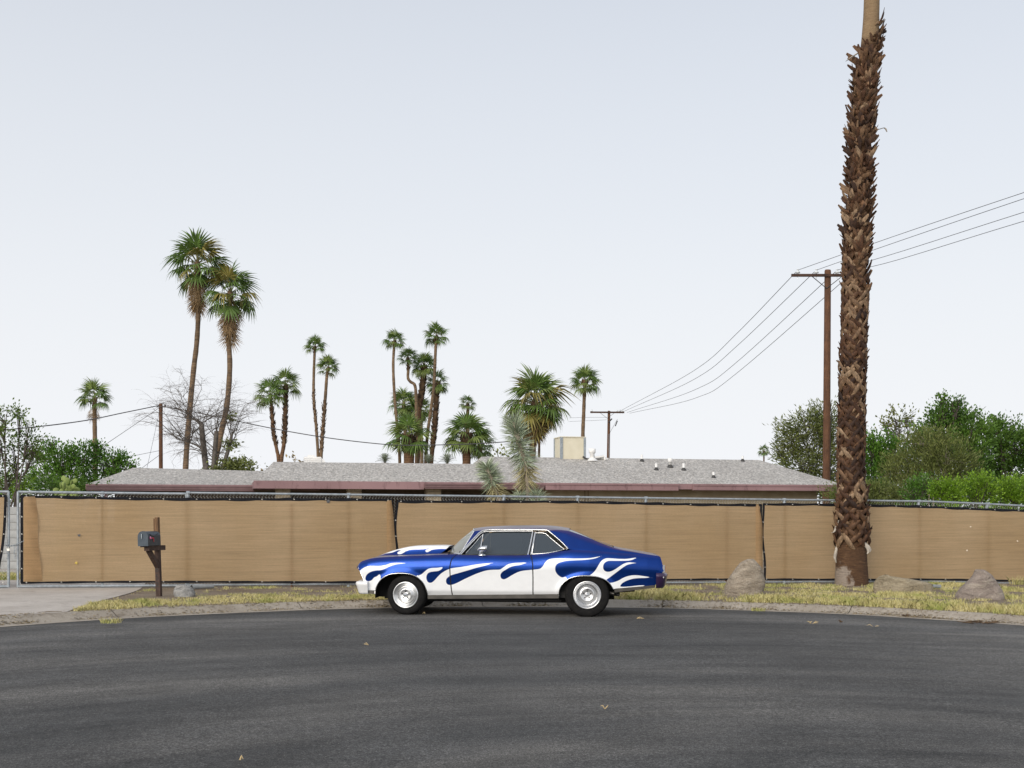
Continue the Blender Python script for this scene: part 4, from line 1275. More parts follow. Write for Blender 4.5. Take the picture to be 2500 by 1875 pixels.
    # wipers
    for y0 in (-.45, .05):
        mb = MB(); p0 = Vector((xc + .03, y0, SHOULDER(xc) + .03)); p1 = p0 + Vector((.03, .28, .05))
        mb.tube([p0, p0 + Vector((.0, .02, .05)), p1], .008, 6); mb.tube([p1 + Vector((.05, -.22, .01)), p1 + Vector((.03, .22, .03))], .006, 5)
        mb.build('wiper', MAT['chrome'], root)
    # ---- nose: grille, lamps, valance
    zt_, zb_ = Z1(80, 365)[1] - .01, Z1(128, 455)[1] - .02
    xa, xb2 = Z1(84, 365)[0] + .035, Z1(128, 455)[0] + .02
    mb = MB(); mb.grid([[(xa - .03 + .05, -.79, zt_), (xa - .03 + .05, .79, zt_)], [(xb2 + .05, -.82, zb_), (xb2 + .05, .82, zb_)]], 2, 2); mb.build('grille_panel', MAT['car_black'], root)
    gr = MB()
    for t in np.linspace(.08, .92, 9):
        x = xa + (xb2 - xa) * t; z = zt_ + (zb_ - zt_) * t; gr.tube([(x, -.78, z), (x - .03, 0, z), (x, .78, z)], .005, 5)
    for y in np.linspace(-.76, .76, 33): gr.tube([(xa + .004, y, zt_), (xb2 + .004, y, zb_)], .0035, 4)
    gr.build('grille_bars', MAT['chrome'], root)
    mb = MB(); mb.tube([(xa - .02, -.80, zt_ + .004), (xa - .045, 0, zt_ + .006), (xa - .02, .80, zt_ + .004)], .012, 6); mb.tube([(xa - .02, -.80, zt_), (xb2 - .005, -.845, zb_)], .010, 6); mb.tube([(xa - .02, .80, zt_), (xb2 - .005, .845, zb_)], .010, 6)
    mb.build('grille_frame', MAT['chrome'], root)
    for y in (-.62, .62):
        M = Matrix.Translation(((xa + xb2) / 2 - .01, y, (zt_ + zb_) / 2)) @ Matrix.Rotation(-PI / 2, 4, 'Y')
        mb = MB(); mb.lathe([(.0, .035), (.05, .03), (.075, .012), (.082, 0)], 20, M); h = mb.build('headlight', MAT['lamp_glass'], root)
        mb = MB(); mb.lathe([(.082, -.01), (.09, .012), (.098, .006), (.1, -.02)], 20, M); mb.build('bezel', MAT['chrome'], h)
    # nose cap between fender tops and grille
    P = []
    for x, dz in ((xn + .002, 0), (xa - .02, 0)):
        P.append([(x, s * .78, (SHOULDER(xn) + .0 if x > xa else zt_ + .008)) for s in np.linspace(-1, 1, 9)])
    mb = MB(); mb.grid(P, 2, 9); me = mb.mesh('nose_panel', MAT['flame_paint']); flame_attr(me, (), -1.0); link('nose_panel', me, root)
    mb = MB(); mb.grid([[(Z1(140, 500)[0], s * .80, Z1(140, 470)[1]) for s in (-1, 0, 1)], [(Z1(160, 500)[0], s * .78, Z1(160, 538)[1]) for s in (-1, 0, 1)]], 2, 3); mb.build('valance', MAT['rocker_grey'], root)
    # ---- bumpers: a pressed profile swept round the corners
    def bumper(name, path, prof, mat):
        path = crv(path, 40); T = np.gradient(path, axis=0); T /= np.linalg.norm(T, axis=1)[:, None]
        P = []
        for p, t in zip(path, T):
            nx, ny = t[1], -t[0]
            P.append([(p[0] + nx * o, p[1] + ny * o, z) for o, z in prof])
        mb = MB(); mb.grid(P, 40, len(prof))
        mb.add(P[0], [tuple(range(len(prof)))]); mb.add(P[-1], [tuple(range(len(prof) - 1, -1, -1))])
        return mb.build(name, MAT[mat], root)
    zt_, zb_ = Z1(100, 456)[1], Z1(120, 540)[1]
    x0 = Z1(62, 456)[0] + .05; xe = Z1(140, 460)[0] + .02
    bumper('bumper', [(xe + .02, .885), (xe - .06, .878), (x0 + .03, .83), (x0 - .005, .70), (x0 - .03, .35), (x0 - .035, 0), (x0 - .03, -.35), (x0 - .005, -.70), (x0 + .03, -.83), (xe - .06, -.878), (xe + .02, -.885)],
           [(.0 - .07, zt_), (-.005, zt_), (.035, zt_ - .02), (.045, zt_ - .045), (.028, zt_ - .075), (.0, zb_ + .03), (-.015, zb_), (-.07, zb_), (-.07, zt_)][::-1], 'bumper_white')
    zt_, zb_ = Z1(2100, 403)[1], Z1(2080, 503)[1]
    x1 = Z1(2132, 405)[0] - .045; xe = Z1(2062, 450)[0]
    bumper('bumper', [(xe - .015, -.86), (xe + .05, -.855), (x1 - .01, -.80), (x1 + .02, -.66), (x1 + .035, -.3), (x1 + .04, 0), (x1 + .035, .3), (x1 + .02, .66), (x1 - .01, .80), (xe + .05, .855), (xe - .015, .86)],
           [(-.07, zt_), (.005, zt_), (.040, zt_ - .03), (.028, zt_ - .07), (.0, zb_ + .04), (-.028, zb_), (-.07, zb_), (-.07, zt_)][::-1], 'bumper_plum')
    for y in (-.862, .862):
        mb = MB(); mb.lathe([(0, .016), (.010, .014), (.013, 0)], 10, Matrix.Translation((Z1(2104, 431)[0], y * 1.003 - math.copysign(.0, y), Z1(2104, 431)[1])) @ Matrix.Rotation(PI / 2 if y < 0 else -PI / 2, 4, 'X')); mb.build('bumper_bolt', MAT['chrome'], root)
    # ---- tail panel and lamps
    P = []
    for t in np.linspace(0, 1, 12):
        x = tail(t); z = _rear_low(x) * (1 - t) + SHOULDER(x) * t
        yy = abs(side_y(x, z))
        P.append([(x + .012 * (1 - s * s), s * (yy - .001), z) for s in np.linspace(-1, 1, 13)])
    mb = MB(); mb.grid(P, 12, 13); me = mb.mesh('tail_panel', MAT['flame_paint']); flame_attr(me, (), -1.0); link('tail_panel', me, root)
    for y in (-.56, .56):
        x, z = Z1(2108, 376)
        mb = MB(); mb.box((x + .012, y, z), (.03, .38, .085)); l = mb.build('tail_lamp', MAT['tail_red'], root)
        mb = MB(); mb.box((x + .006, y, z), (.03, .40, .105)); mb.build('lamp_bezel', MAT['chrome'], l)
    for y in (-.81, .81):
        x, z = Z1(2107, 378)
        mb = MB(); mb.box((x - .006, y * .985, z), (.022, .03, .11)); mb.build('tail_trim', MAT['chrome'], root)
    # ---- rocker trims, arch trims
    for mir in (1, -1):
        mb = MB(); P = []
        for s in np.linspace(0, 1, 12):
            a, b = _rb[0][0] - .002, _rb[1][0] + .004
            x = a + (b - a) * s; z = ROCK(x); y = side_y(x, z)
            zl = (Z1(552, 573)[1], Z1(1410, 568)[1]); z2 = zl[0] * (1 - s) + zl[1] * s
            P.append([(x, (y + .006) * mir, z + .002), (x, (y - .008) * mir, z - .004), (x, (y - .006) * mir, z2), (x, (y + .12) * mir, z2 - .012)])
        mb.grid(P, 12, 4, smooth=False); mb.build('rocker_panel', MAT['rocker_grey'], root)
        for L in ([(146, 517), (204, 517), (204, 541), (152, 538)],): 
            q = Zs(L); mb = MB(); mb.add([(x, (side_y(x, .42) - .004) * mir, z) for x, z in q] + [(x, (side_y(x, .42) + .05) * mir, z) for x, z in q], [(0, 1, 2, 3), (0, 4, 5, 1), (3, 2, 6, 7), (0, 3, 7, 4), (1, 5, 6, 2)]); mb.build('lower_trim', MAT['rocker_grey'], root)
        P = []
        for zx in np.linspace(1781, 2050, 10):
            x, z = Z1(zx, float(np.interp(zx, [1781, 2050], [506, 484]))); x2, z2 = Z1(zx, float(np.interp(zx, [1781, 2050], [530, 500])))
            y = side_y(x, z)
            P.append([(x, (y + .004) * mir, z + .006), (x, (y - .007) * mir, z), (x2, (y - .004) * mir, z2), (x2, (y + .15) * mir, z2 - .005)])
        mb = MB(); mb.grid(P, 10, 4, smooth=False); mb.build('lower_trim', MAT['rocker_grey'], root)
        for c, r, zt_, lim in ((_fc, _fr, _ft, None), (_rc, _rr, _rt, None)):
            xs = 0.5 * (r[0] + r[1]) + 0.5 * (r[1] - r[0]) * np.sin(np.linspace(-PI / 2, PI / 2, 40))
            pts = [(x, (side_y(x, ZB(x)) - .003) * mir, ZB(x) - .002) for x in xs]
            e0, e1 = pts[0], pts[-1]
            zlo = ROCK(_rb[0][0]) - .02
            if c is _fc: pts = [(e0[0], e0[1], Z1(205, 540)[1])] + pts + [(e1[0], e1[1], ROCK(e1[0]))]
            else: pts = [(e0[0], e0[1], ROCK(e0[0]) - .03)] + pts
            mb = MB(); mb.tube(pts, .0075, 6); mb.build('arch_trim', MAT['chrome'], root)
    # ---- dark underbody: floor, wheel wells, inner structure
    mb = MB()
    mb.box((2.35, 0, .335), (3.0, 1.56, .10))
    mb.box((2.3, 0, .235), (2.7, .9, .10)); mb.box((.85, 0, .30), (.9, .8, .16)); mb.box((4.05, 0, .47), (.8, 1.1, .12))
    mb.box((2.3, -.62, .24), (1.9, .10, .05)); mb.box((2.3, .62, .24), (1.9, .10, .05))
    mb.build('underbody', MAT['car_black'], root)
    for c, r, zt_ in ((_fc, _fr, _ft), (_rc, _rr, _rt)):
        for mir in (1, -1):
            xs = 0.5 * (r[0] + r[1]) + 0.5 * (r[1] - r[0]) * np.sin(np.linspace(-PI / 2, PI / 2, 24))
            P = []
            for x in xs:
                z = ZB(x); y = side_y(x, z) * .985
                P.append([(x, y * mir, z + .003), (x, -.75 * mir, z + .03), (x, -.48 * mir, z + .02), (x, -.47 * mir, .25)])
            P = [[(p[0], p[1], .25) for p in P[0]]] + P + [[(p[0], p[1], .25) for p in P[-1]]]
            mb = MB(); mb.grid(P, len(P), 4); mb.build('wheel_well', MAT['car_black'], root)
    # axles
    for x, z in ((XF, .31), (XR, .345)):
        mb = MB(); mb.tube([(x, -.62, z), (x, .62, z)], .045, 10); mb.tube([(x, -.1, z), (x, .1, z)], .12, 12); mb.build('axle', MAT['car_black'], root)
    # exhaust
    mb = MB(); x, z = Z1(1803, 547)
    for sg in (-1, 1): mb.tube([(x - .5, sg * .55, z + .06), (x - .1, sg * .64, z + .01), (x + .03, sg * .68, z - .005)], .032, 12)
    mb.build('exhaust_tips', MAT['exhaust_steel'], root)
    mb = MB(); mb.tube([(Z1(1900, 525)[0] - .35, -.6, Z1(1900, 527)[1] - .02), (Z1(1918, 520)[0], -.6, Z1(1918, 523)[1])], .02, 6); mb.build('leaf_spring', MAT['car_black'], root)
    # ---- cabin: floor tub, dashboard, seats, steering wheel
    mb = MB()
    mb.box((2.45, 0, .62), (2.0, 1.5, .46)); mb.build('cabin_tub', MAT['car_black'], root)
    mb = MB(); mb.box((1.78, 0, .93), (.28, 1.40, .14)); mb.build('dashboard', MAT['seat_vinyl'], root)
    mb = MB(); mb.box((3.4, 0, .92), (.5, 1.36, .10)); mb.build('parcel_shelf', MAT['seat_vinyl'], root)
    for y in (-.37, .37):
        mb = MB()
        P = []
        for t in np.linspace(0, 1, 9):
            x = 2.52 + .20 * t; z = .72 + .46 * t; w = .27 - .08 * max(0, t - .5) ** 2 * 3
            P.append([(x + .07 * math.cos(a), y + w * math.sin(a) if abs(math.sin(a)) > .2 else y + w * math.sin(a), z) for a in np.linspace(0, 2 * PI, 17)])
        P.append([(2.74 + .01, y, 1.20)] * 17)
        mb.grid(P, len(P), 17); mb.build('bucket_seat', MAT['seat_vinyl'], root)
    mb = MB(); mb.box((3.12, 0, .86), (.16, 1.2, .36), Matrix.Rotation(.3, 3, 'Y')); mb.build('bench_seat', MAT['seat_vinyl'], root)
    mb = MB(); cc = Vector((2.02, -.37, .99)); Mr = Matrix.Rotation(rad(68), 3, 'Y')
    mb.tube([cc + Mr @ Vector((.185 * math.cos(t), .185 * math.sin(t), 0)) for t in np.linspace(0, 2 * PI, 29)], .013, 6, cap=False)
    mb.tube([cc, cc + Vector((-.2, 0, -.1))], .02, 8)
    for t in (.3, 2.84): mb.tube([cc, cc + Mr @ Vector((.18 * math.cos(t), .18 * math.sin(t), 0))], .009, 5)
    mb.build('steering_wheel', MAT['seat_vinyl'], root)
    # ---- door mirror
    x, z = Z1(905, 282, -.86)
    ym = side_y(x, SHOULDER(x))
    mb = MB(); M = Matrix.Translation((x + .005, ym - .005, SHOULDER(x) - .008))
    mb.lathe([(.062, -.004), (.058, .006), (.03, .016), (.016, .022)], 16, M @ Matrix.Diagonal((1.0, .5, 1, 1)))
    mb.tube([(x + .005, ym - .005, SHOULDER(x) + .0), (x + .002, ym - .035, SHOULDER(x) + .055)], .012, 8)
    mr = mb.build('door_mirror', MAT['chrome'], root)
    hx, hz = Z1(912, 240, -.9)
    P = []
    for q, (dx, k) in enumerate(((-.075, .15), (-.068, .42), (-.045, .70), (-.01, .90), (.03, .99), (.062, 1.0), (.066, .93))):
        P.append([(hx + dx + .008 * math.sin(a), ym - .06 + .050 * k * math.cos(a), hz - .012 * (1 - k) + .046 * k * math.sin(a)) for a in np.linspace(0, 2 * PI, 19)])
    mb = MB(); mb.grid(P, len(P), 19); mb.add(P[-1][:-1], [tuple(range(18))]); mb.build('mirror_head', MAT['chrome'], mr)
    # ---- wheels
    def wheel(name, x, zc, r, width, side, rim_r, deep, steer=0.0):
        M = Matrix.Translation((x, side * YN * -1 if False else (YN if side > 0 else -YN), zc)) @ Matrix.Rotation(steer, 4, 'Z') @ Matrix.Rotation(PI / 2 if side > 0 else -PI / 2, 4, 'X')
        w = bpy.data.objects.new(name, None); COL.objects.link(w); w.parent = root; w.matrix_local = M; w.empty_display_size = .2
        # local z points outward; tyre spans z from -width to 0
        rr = rim_r
        mb = MB(); mb.lathe([(rr - .012, -.018), (rr + .004, -.008), (rr + .02, -.001), (r * .80, .006), (r * .90, -.002), (r * .955, -.014), (r * .985, -.030), (r, -.052), (r, -width + .052), (r * .985, -width + .03), (r * .95, -width + .012), (r * .86, -width), (rr, -width + .01)], 56)
        for k in range(4):
            z = -.065 - (width - .13) * k / 3.0
            mb.lathe([(r + .0015, z - .010), (r + .004, z - .008), (r + .004, z + .008), (r + .0015, z + .010)], 56, smooth=False)
        mb.build('tyre', MAT['tyre_rubber'], w)
        mb = MB()
        d0 = -.055 if not deep else -.095
        mb.lathe([(rr + .004, -.006), (rr - .004, .004), (rr - .016, .000), (rr - .019, -.010), (rr - .030, -.014), (rr - .033, -.026), (rr - .046, -.030), (rr - .052, d0), (rr - .075, d0 - .006)], 56)
        mb.build('rim', MAT['alloy'], w)
        mb = MB()
        dm = d0 + (.045 if not deep else .020)
        mb.lathe([(rr - .050, d0 - .004), (rr - .074, d0 - .002), (rr - .085, d0 + .006), (rr * .50, dm), (rr * .40, dm + .004), (rr * .385, dm - .004), (rr * .36, dm - .006), (.018, dm - .006)], 56)
        mb.build('wheel_disc', MAT['alloy'], w)
        nb = 36; mb = MB(); mb.lathe([(.0055, .002), (.004, -.002), (0, -.003)], 6); me = mb.mesh('rivet_hole', MAT['car_black'])
        mb = MB()
        for k in range(nb):
            a = 2 * PI * k / nb; mb.lathe([(.0052, .0), (.0045, .004), (0, .0045)], 6, Matrix.Translation(((rr - .066) * math.cos(a), (rr - .066) * math.sin(a), d0 - .001)))
        o = mb.build('bead_rivets', MAT['car_black'], w); o['kind'] = 'stuff'
        for k in range(5):
            a = 2 * PI * k / 5 + .3
            mb = MB(); mb.lathe([(.0115, dm - .008), (.0115, dm + .012), (.007, dm + .018), (0, dm + .019)], 6, Matrix.Translation((.056 * math.cos(a), .056 * math.sin(a), 0)), smooth=False); mb.build('lug_nut', MAT['car_black'], w)
        mb = MB(); mb.lathe([(.036, dm - .008), (.034, dm + .022), (.026, dm + .030), (.012, dm + .033), (.010, dm + .038), (0, dm + .040)], 24); mb.build('hub_cap', MAT['alloy'], w)
        return w
    fr_, rr_ = .312, .345
    wheel('wheel', XF, fr_ - .003, fr_, .20, 1, .205, False, rad(-9)); wheel('wheel', XF, fr_ - .003, fr_, .20, -1, .205, False, rad(-9))
    wheel('wheel', XR, rr_ - .006, rr_, .26, 1, .215, True); wheel('wheel', XR, rr_ - .006, rr_, .26, -1, .215, True)
    return root
build_car()
# ------------------------------------------------------------------ mailbox, boulders, pipes, poles and wires, litter
pm('mailbox_metal', (0.026, 0.042, 0.062), (0.045, 0.064, 0.086), 9, 0.45, 0.2)
pm('flag_red', (0.45, 0.03, 0.05), (0.5, 0.05, 0.07), 9, 0.5)
pm('flag_pink', (0.70, 0.18, 0.36), (0.72, 0.22, 0.4), 9, 0.5)
def mat_wood(name, c1, c2, c3):
    m, n, b = nodes_of(name)
    v = coords(n, 'Object', (14, 14, 1.2)); f = noise(n, v, 2.5, 6, 0.7, 0.5)
    w = coords(n, 'Object'); g = noise(n, w, 3, 4, 0.6)
    c = ramp(n, f, [(0.3, c1), (0.55, c2), (0.75, c3)]).outputs['Color']
    c = mix(n, 1.0, c, ramp(n, g, [(0.3, 0.75), (0.7, 1.2)]).outputs['Color'], 'MULTIPLY')
    n.links.new(c, b.inputs['Base Color']); b.inputs['Roughness'].default_value = 0.85
    bump(n, b, f, 0.4, 0.01)
mat_wood('post_wood', (0.030, 0.018, 0.014), (0.075, 0.045, 0.035), (0.14, 0.095, 0.075))
mat_wood('post_top', (0.06, 0.03, 0.015), (0.17, 0.095, 0.045), (0.30, 0.19, 0.10))
mat_wood('pole_wood', (0.055, 0.024, 0.012), (0.12, 0.055, 0.026), (0.20, 0.10, 0.05))
pm('arm_wood', (0.035, 0.018, 0.012), (0.075, 0.038, 0.024), 6, 0.85)
pm('digit_black', (0.008, 0.008, 0.009), (0.014, 0.014, 0.015), 20, 0.6)
pm('porcelain', (0.55, 0.60, 0.62), (0.68, 0.72, 0.74), 8, 0.15, coat=0.8)
pm('dark_steel', (0.03, 0.03, 0.033), (0.06, 0.06, 0.065), 12, 0.5, 0.5)
pm('wire_line', (0.05, 0.05, 0.055), (0.08, 0.08, 0.085), 1, 0.6)
pm('pvc_grey', (0.20, 0.22, 0.23), (0.30, 0.32, 0.33), 6, 0.5)
pm('straw', (0.45, 0.34, 0.17), (0.60, 0.48, 0.28), 30, 0.9)
pm('dead_leaf', (0.05, 0.030, 0.018), (0.13, 0.085, 0.05), 14, 0.9)

def font_mesh(txt, size, depth=0.0012):
    cu = bpy.data.curves.new('digits', 'FONT'); cu.body = txt; cu.size = size; cu.extrude = depth; cu.align_x = 'CENTER'; cu.align_y = 'CENTER'
    o = bpy.data.objects.new('digits', cu); COL.objects.link(o)
    dg = bpy.context.evaluated_depsgraph_get()
    me = bpy.data.meshes.new_from_object(o.evaluated_get(dg))
    bpy.data.objects.remove(o); bpy.data.curves.remove(cu)
    me.materials.clear(); me.materials.append(MAT['digit_black'])
    return me

def build_mailbox():
    x, y = gpt(388.6, 1458.5, .125)
    root = empty('mailbox', (x, y, vz(x, y) - .02), 0, 'dark blue-grey mailbox on a leaning wooden post beside the driveway', 'mailbox')
    root.rotation_euler = (0, rad(-2.1), rad(-9))
    zt = 1.36
    mb = MB(); mb.box((0, 0, .535), (.080, .085, 1.11)); post = mb.build('post', MAT['post_wood'], root)
    mb = MB(); mb.box((0, 0, 1.09 + (zt - 1.09) / 2 + .002), (.079, .084, zt - 1.09), None); mb.box((.012, .004, zt + .012), (.06, .07, .02)); mb.build('post_top', MAT['post_top'], root)
    zb = 0.90; H = .245; W = .175; L0, L1 = -.535, -.052
    # arched body
    prof = [(-W / 2, 0), (W / 2, 0), (W / 2, H - W / 2)] + [(W / 2 * math.cos(a), H - W / 2 + W / 2 * math.sin(a)) for a in np.linspace(0, PI, 15)[1:-1]] + [(-W / 2, H - W / 2)]
    P = [[(a, yy, zb + b) for a, b in prof + [prof[0]]] for yy in (L0, L1)]
    mb = MB(); mb.grid(P, 2, len(prof) + 1, smooth=False); mb.add(P[0][:-1], [tuple(range(len(prof)))]); mb.add(P[1][:-1], [tuple(range(len(prof) - 1, -1, -1))])
    body = mb.build('box_body', MAT['mailbox_metal'], root)
    k = 1.05
    Q = [[(a * k, yy, zb + (b - H / 2) * 1.035 + H / 2) for a, b in prof + [prof[0]]] for yy in (L0 - .012, L0 + .018)]
    mb = MB(); mb.grid(Q, 2, len(prof) + 1, smooth=False); mb.add(Q[0][:-1], [tuple(range(len(prof)))])
    door = mb.build('door', MAT['mailbox_metal'], root)
    mb = MB(); mb.box((-.012, L0 - .022, zb + H * .66), (.012, .018, .075)); mb.build('handle', MAT['galvanised'], door)
    # ribs pressed in the side, red flag with pink knob
    mb = MB(); mb.tube([(W / 2 + .002, yy, zz) for yy, zz in ((-.47, zb + .20), (-.42, zb + .172), (-.30, zb + .158), (-.20, zb + .178), (-.15, zb + .215))], .006, 6); mb.build('side_rib', MAT['dark_steel'], body)
    fl = MB(); fl.box((W / 2 + .007, -.38, zb + .128), (.006, .09, .022)); fl.box((W / 2 + .007, -.335, zb + .10), (.006, .025, .07)); fl.build('flag', MAT['flag_red'], body)
    mb = MB(); mb.lathe([(.024, 0), (.024, .008), (.012, .014), (0, .014)], 14, Matrix.Translation((W / 2 + .004, -.455, zb + .13)) @ Matrix.Rotation(PI / 2, 4, 'Y')); mb.build('flag_knob', MAT['flag_pink'], body)
    # bearer arm and diagonal brace
    mb = MB(); mb.box((.02, -.14, zb - .045), (.09, .64, .085)); mb.build('bearer_arm', MAT['post_wood'], root)
    mb = MB(); mb.box((-.004, -.19, zb - .012), (.15, .60, .022)); mb.build('bearer_board', MAT['post_wood'], root)
    a, b = Vector((0, -.05, .56)), Vector((0, -.33, zb - .09))
    d = b - a; mb = MB(); mb.box((a + b) / 2, (.07, .075, d.length + .06), d.to_track_quat('Z', 'Y').to_matrix()); mb.build('brace', MAT['post_wood'], root)
    for ch, z in (('8', .48), ('5', .35), ('2', .22)):
        link('digit', font_mesh(ch, .125), post, (-.004, -.0436, z), (rad(90), 0, 0))
build_mailbox()

def mat_rock(name, c1, c2, c3, sc=5):
    m, n, b = nodes_of(name)
    v = coords(n, 'Object'); st = coords(n, 'Object', (1, 1, 2.6), (0, rad(35), 0))
    a = noise(n, st, sc, 8, 0.7, 0.8); g = noise(n, v, 45, 4, 0.7); d = noise(n, v, 1.6, 3, 0.5)
    c = ramp(n, a, [(0.3, c1), (0.5, c2), (0.7, c3)]).outputs['Color']
    c = mix(n, 1.0, c, ramp(n, g, [(0.3, 0.72), (0.7, 1.25)]).outputs['Color'], 'MULTIPLY')
    c = mix(n, 1.0, c, ramp(n, d, [(0.3, 0.85), (0.7, 1.12)]).outputs['Color'], 'MULTIPLY')
    n.links.new(c, b.inputs['Base Color']); b.inputs['Roughness'].default_value = 0.95; b.inputs['Specular IOR Level'].default_value = .15
    bump(n, b, a, 1.0, 0.06)
mat_rock('rock_tan', (0.24, 0.20, 0.155), (0.36, 0.31, 0.25), (0.48, 0.42, 0.345))
mat_rock('rock_ochre', (0.24, 0.20, 0.135), (0.35, 0.30, 0.215), (0.44, 0.385, 0.29))
mat_rock('rock_mauve', (0.21, 0.175, 0.155), (0.31, 0.265, 0.235), (0.46, 0.41, 0.345), 3.5)
mat_rock('rock_grey', (0.22, 0.225, 0.23), (0.37, 0.37, 0.365), (0.55, 0.545, 0.53), 7)
from mathutils import noise as mnoise
def boulder(label, mat, prof, Y, depth, seed, crack=None):
    """prof: (py, left px, right px) from the top down; cross-sections rounded in depth"""
    pr = np.array(prof, float)
    s = Y / FPX
    zs = CAMZ - (pr[:, 0] - HORIZON) * s
    xl, xr = (pr[:, 1] - 1250) * s, (pr[:, 2] - 1250) * s
    xc = float((xl[-2] + xr[-2]) / 2); z0 = vz(xc, Y) - .06
    root_loc = Vector((xc, Y, z0))
    order = np.argsort(zs); zs, xl, xr = zs[order], xl[order], xr[order]
    zz = np.concatenate([[z0 - .03], np.linspace(max(z0 + .01, zs[0]), zs[-1] - .004, 30), [zs[-1]]])
    P = []; n = 48
    wmax = (xr - xl).max()
    for z in zz:
        a, b = np.interp(z, zs, xl), np.interp(z, zs, xr)
        if z == zz[-1]: a, b = (a + b) / 2 - .01, (a + b) / 2 + .01
        c, r = (a + b) / 2, (b - a) / 2
        dr = depth * 0.5 * (r / (wmax / 2)) ** .55 * (1 - .25 * (z - z0) / (zs[-1] - z0))
        row = []
        for k in range(n + 1):
            t = 2 * PI * (k % n) / n
            ct, st = math.cos(t), math.sin(t)
            x = c + r * math.copysign(abs(ct) ** .92, ct); y = Y + dr * .9 + dr * math.copysign(abs(st) ** .8, st)
            q = Vector((x * 2.2 + seed, y * 2.2, z * 2.2)); nn = mnoise.noise(q) * .5 + mnoise.noise(q * 2.3) * .28 + mnoise.noise(q * 5) * .12
            f = .05 * wmax
            row.append((x + ct * nn * f * .45 - root_loc.x, y + st * nn * f * 2.6 - root_loc.y, z + nn * f * .25 * (z < zs[-1]) - root_loc.z))
        P.append(row)
    mb = MB(); mb.grid(P, len(P), n + 1)
    mb.add(P[-1][:-1], [tuple(range(n))], 0, True)
    o = mb.build('boulder', MAT[mat], None, loc=root_loc)
    return tag(o, label, 'rock', 'boulders on the verge')
z5 = lambda L: [(1340 + y / 8.848, 1750 + a / 8.848, 1750 + b / 8.848) for y, a, b in L]
z1_ = lambda L: [(1200 + y / 4.879, 2080 + a / 4.879, 2080 + b / 4.879) for y, a, b in L]
z4_ = lambda L: [(1240 + y / 6.38, 300 + a / 6.38, 300 + b / 6.38) for y, a, b in L]
boulder('tall pointed tan boulder with a diagonal crack between car and palm', 'rock_tan', z5([(220, 690, 790), (245, 640, 830), (300, 545, 885), (400, 465, 990), (500, 390, 1040), (600, 320, 1065), (700, 275, 1100), (800, 240, 1100), (900, 215, 1070), (1000, 205, 1040), (1060, 205, 1030)]), gpt(1820, 1452, .135)[1] - .3, .62, 3.1)
boulder('long low ochre boulder lying just right of the palm trunk', 'rock_ochre', z1_([(988, 380, 430), (1005, 345, 470), (1022, 325, 570), (1050, 305, 760), (1080, 292, 910), (1100, 286, 990), (1150, 285, 1002), (1200, 300, 1010), (1260, 310, 1005)]), gpt(2215, 1447, .14)[1] - .2, .5, 9.7)
boulder('mauve-grey hooked boulder nearest the right picture edge', 'rock_mauve', z1_([(930, 1500, 1570), (945, 1490, 1605), (970, 1486, 1655), (1000, 1475, 1700), (1050, 1440, 1740), (1100, 1395, 1780), (1150, 1355, 1815), (1200, 1325, 1845), (1250, 1310, 1865), (1290, 1315, 1872), (1330, 1330, 1860)]), gpt(2410, 1464, .13)[1] - .3, .6, 15.3)
boulder('small rounded grey stone just right of the mailbox post', 'rock_grey', z4_([(1200, 845, 950), (1212, 815, 990), (1235, 788, 1030), (1280, 760, 1075), (1330, 752, 1095), (1380, 768, 1092), (1410, 800, 1075), (1440, 820, 1060)]), gpt(444, 1460, .125)[1], .34, 21.9)
# crack in the tall boulder is a sunken line of shadow: a thin dark wedge set into it is left to the relief

def pipe_on_ground(label, a, b, r):
    pa, pb = gpt(*a), gpt(*b)
    A = Vector((pa[0], pa[1], vz(*pa) + r + .012)); B = Vector((pb[0], pb[1], vz(*pb) + r + .012))
    d = (B - A).normalized(); n = 14
    mb = MB(); mb.tube([A, B], r, n, cap=False); mb.tube([B, A], r * .82, n, cap=False)
    mb.tube([A - d * .0, A + d * .05], r * 1.14, n, cap=False)
    o = mb.build('grey_pipe', MAT['pvc_grey'])
    tag(o, label, 'pipe', 'pipes lying by the fence')
pipe_on_ground('thicker grey plastic pipe lying beyond the small grey stone', (468, 1444), (520, 1441.5), .040)
pipe_on_ground('thinner grey plastic pipe lying nearest the fence behind the stone', (462, 1440), (500, 1439.5), .025)
pipe_on_ground('short dark pipe end poking out right of the low boulder', (2276, 1441), (2296, 1441), .04)

# ---- utility poles
def crossarm(root, base, zarm, length, dirv, ins, m=1.0, th=.11, glass=True):
    d = Vector(dirv).normalized()
    rot = Matrix((d, Vector((-d.y, d.x, 0)), Vector((0, 0, 1)))).transposed()
    off = Vector((d.y, -d.x, 0)) * .16
    c = Vector((0, 0, zarm)) + off
    mb = MB(); mb.box(c, (length, .10, th), rot); mb.build('crossarm', MAT['arm_wood'], root)
    for sgn in (-1, 1):
        mb = MB(); mb.tube([c + d * sgn * length * .21 + Vector((0, 0, -.06)) + off * .3, Vector((0, 0, zarm - .55)) + off * .9], .017, 6); mb.build('brace', MAT['dark_steel'], root)
    tops = []
    for t in ins:
        p = c + d * t
        mb = MB(); mb.tube([p + Vector((0, 0, -.16)), p + Vector((0, 0, .12))], .014, 6)
        mb.lathe([(.012, .05), (.10, .045), (.105, .065), (.075, .11), (.05, .13), (.05, .155), (.03, .16), (.03, .17), (.05, .18), (.05, .205), (.0, .21)], 14, Matrix.Translation(p + Vector((0, 0, .05))))
        mb.build('insulator', MAT['porcelain'], root)
        tops.append(p + Vector((0, 0, .235)) + root.location)
    return tops
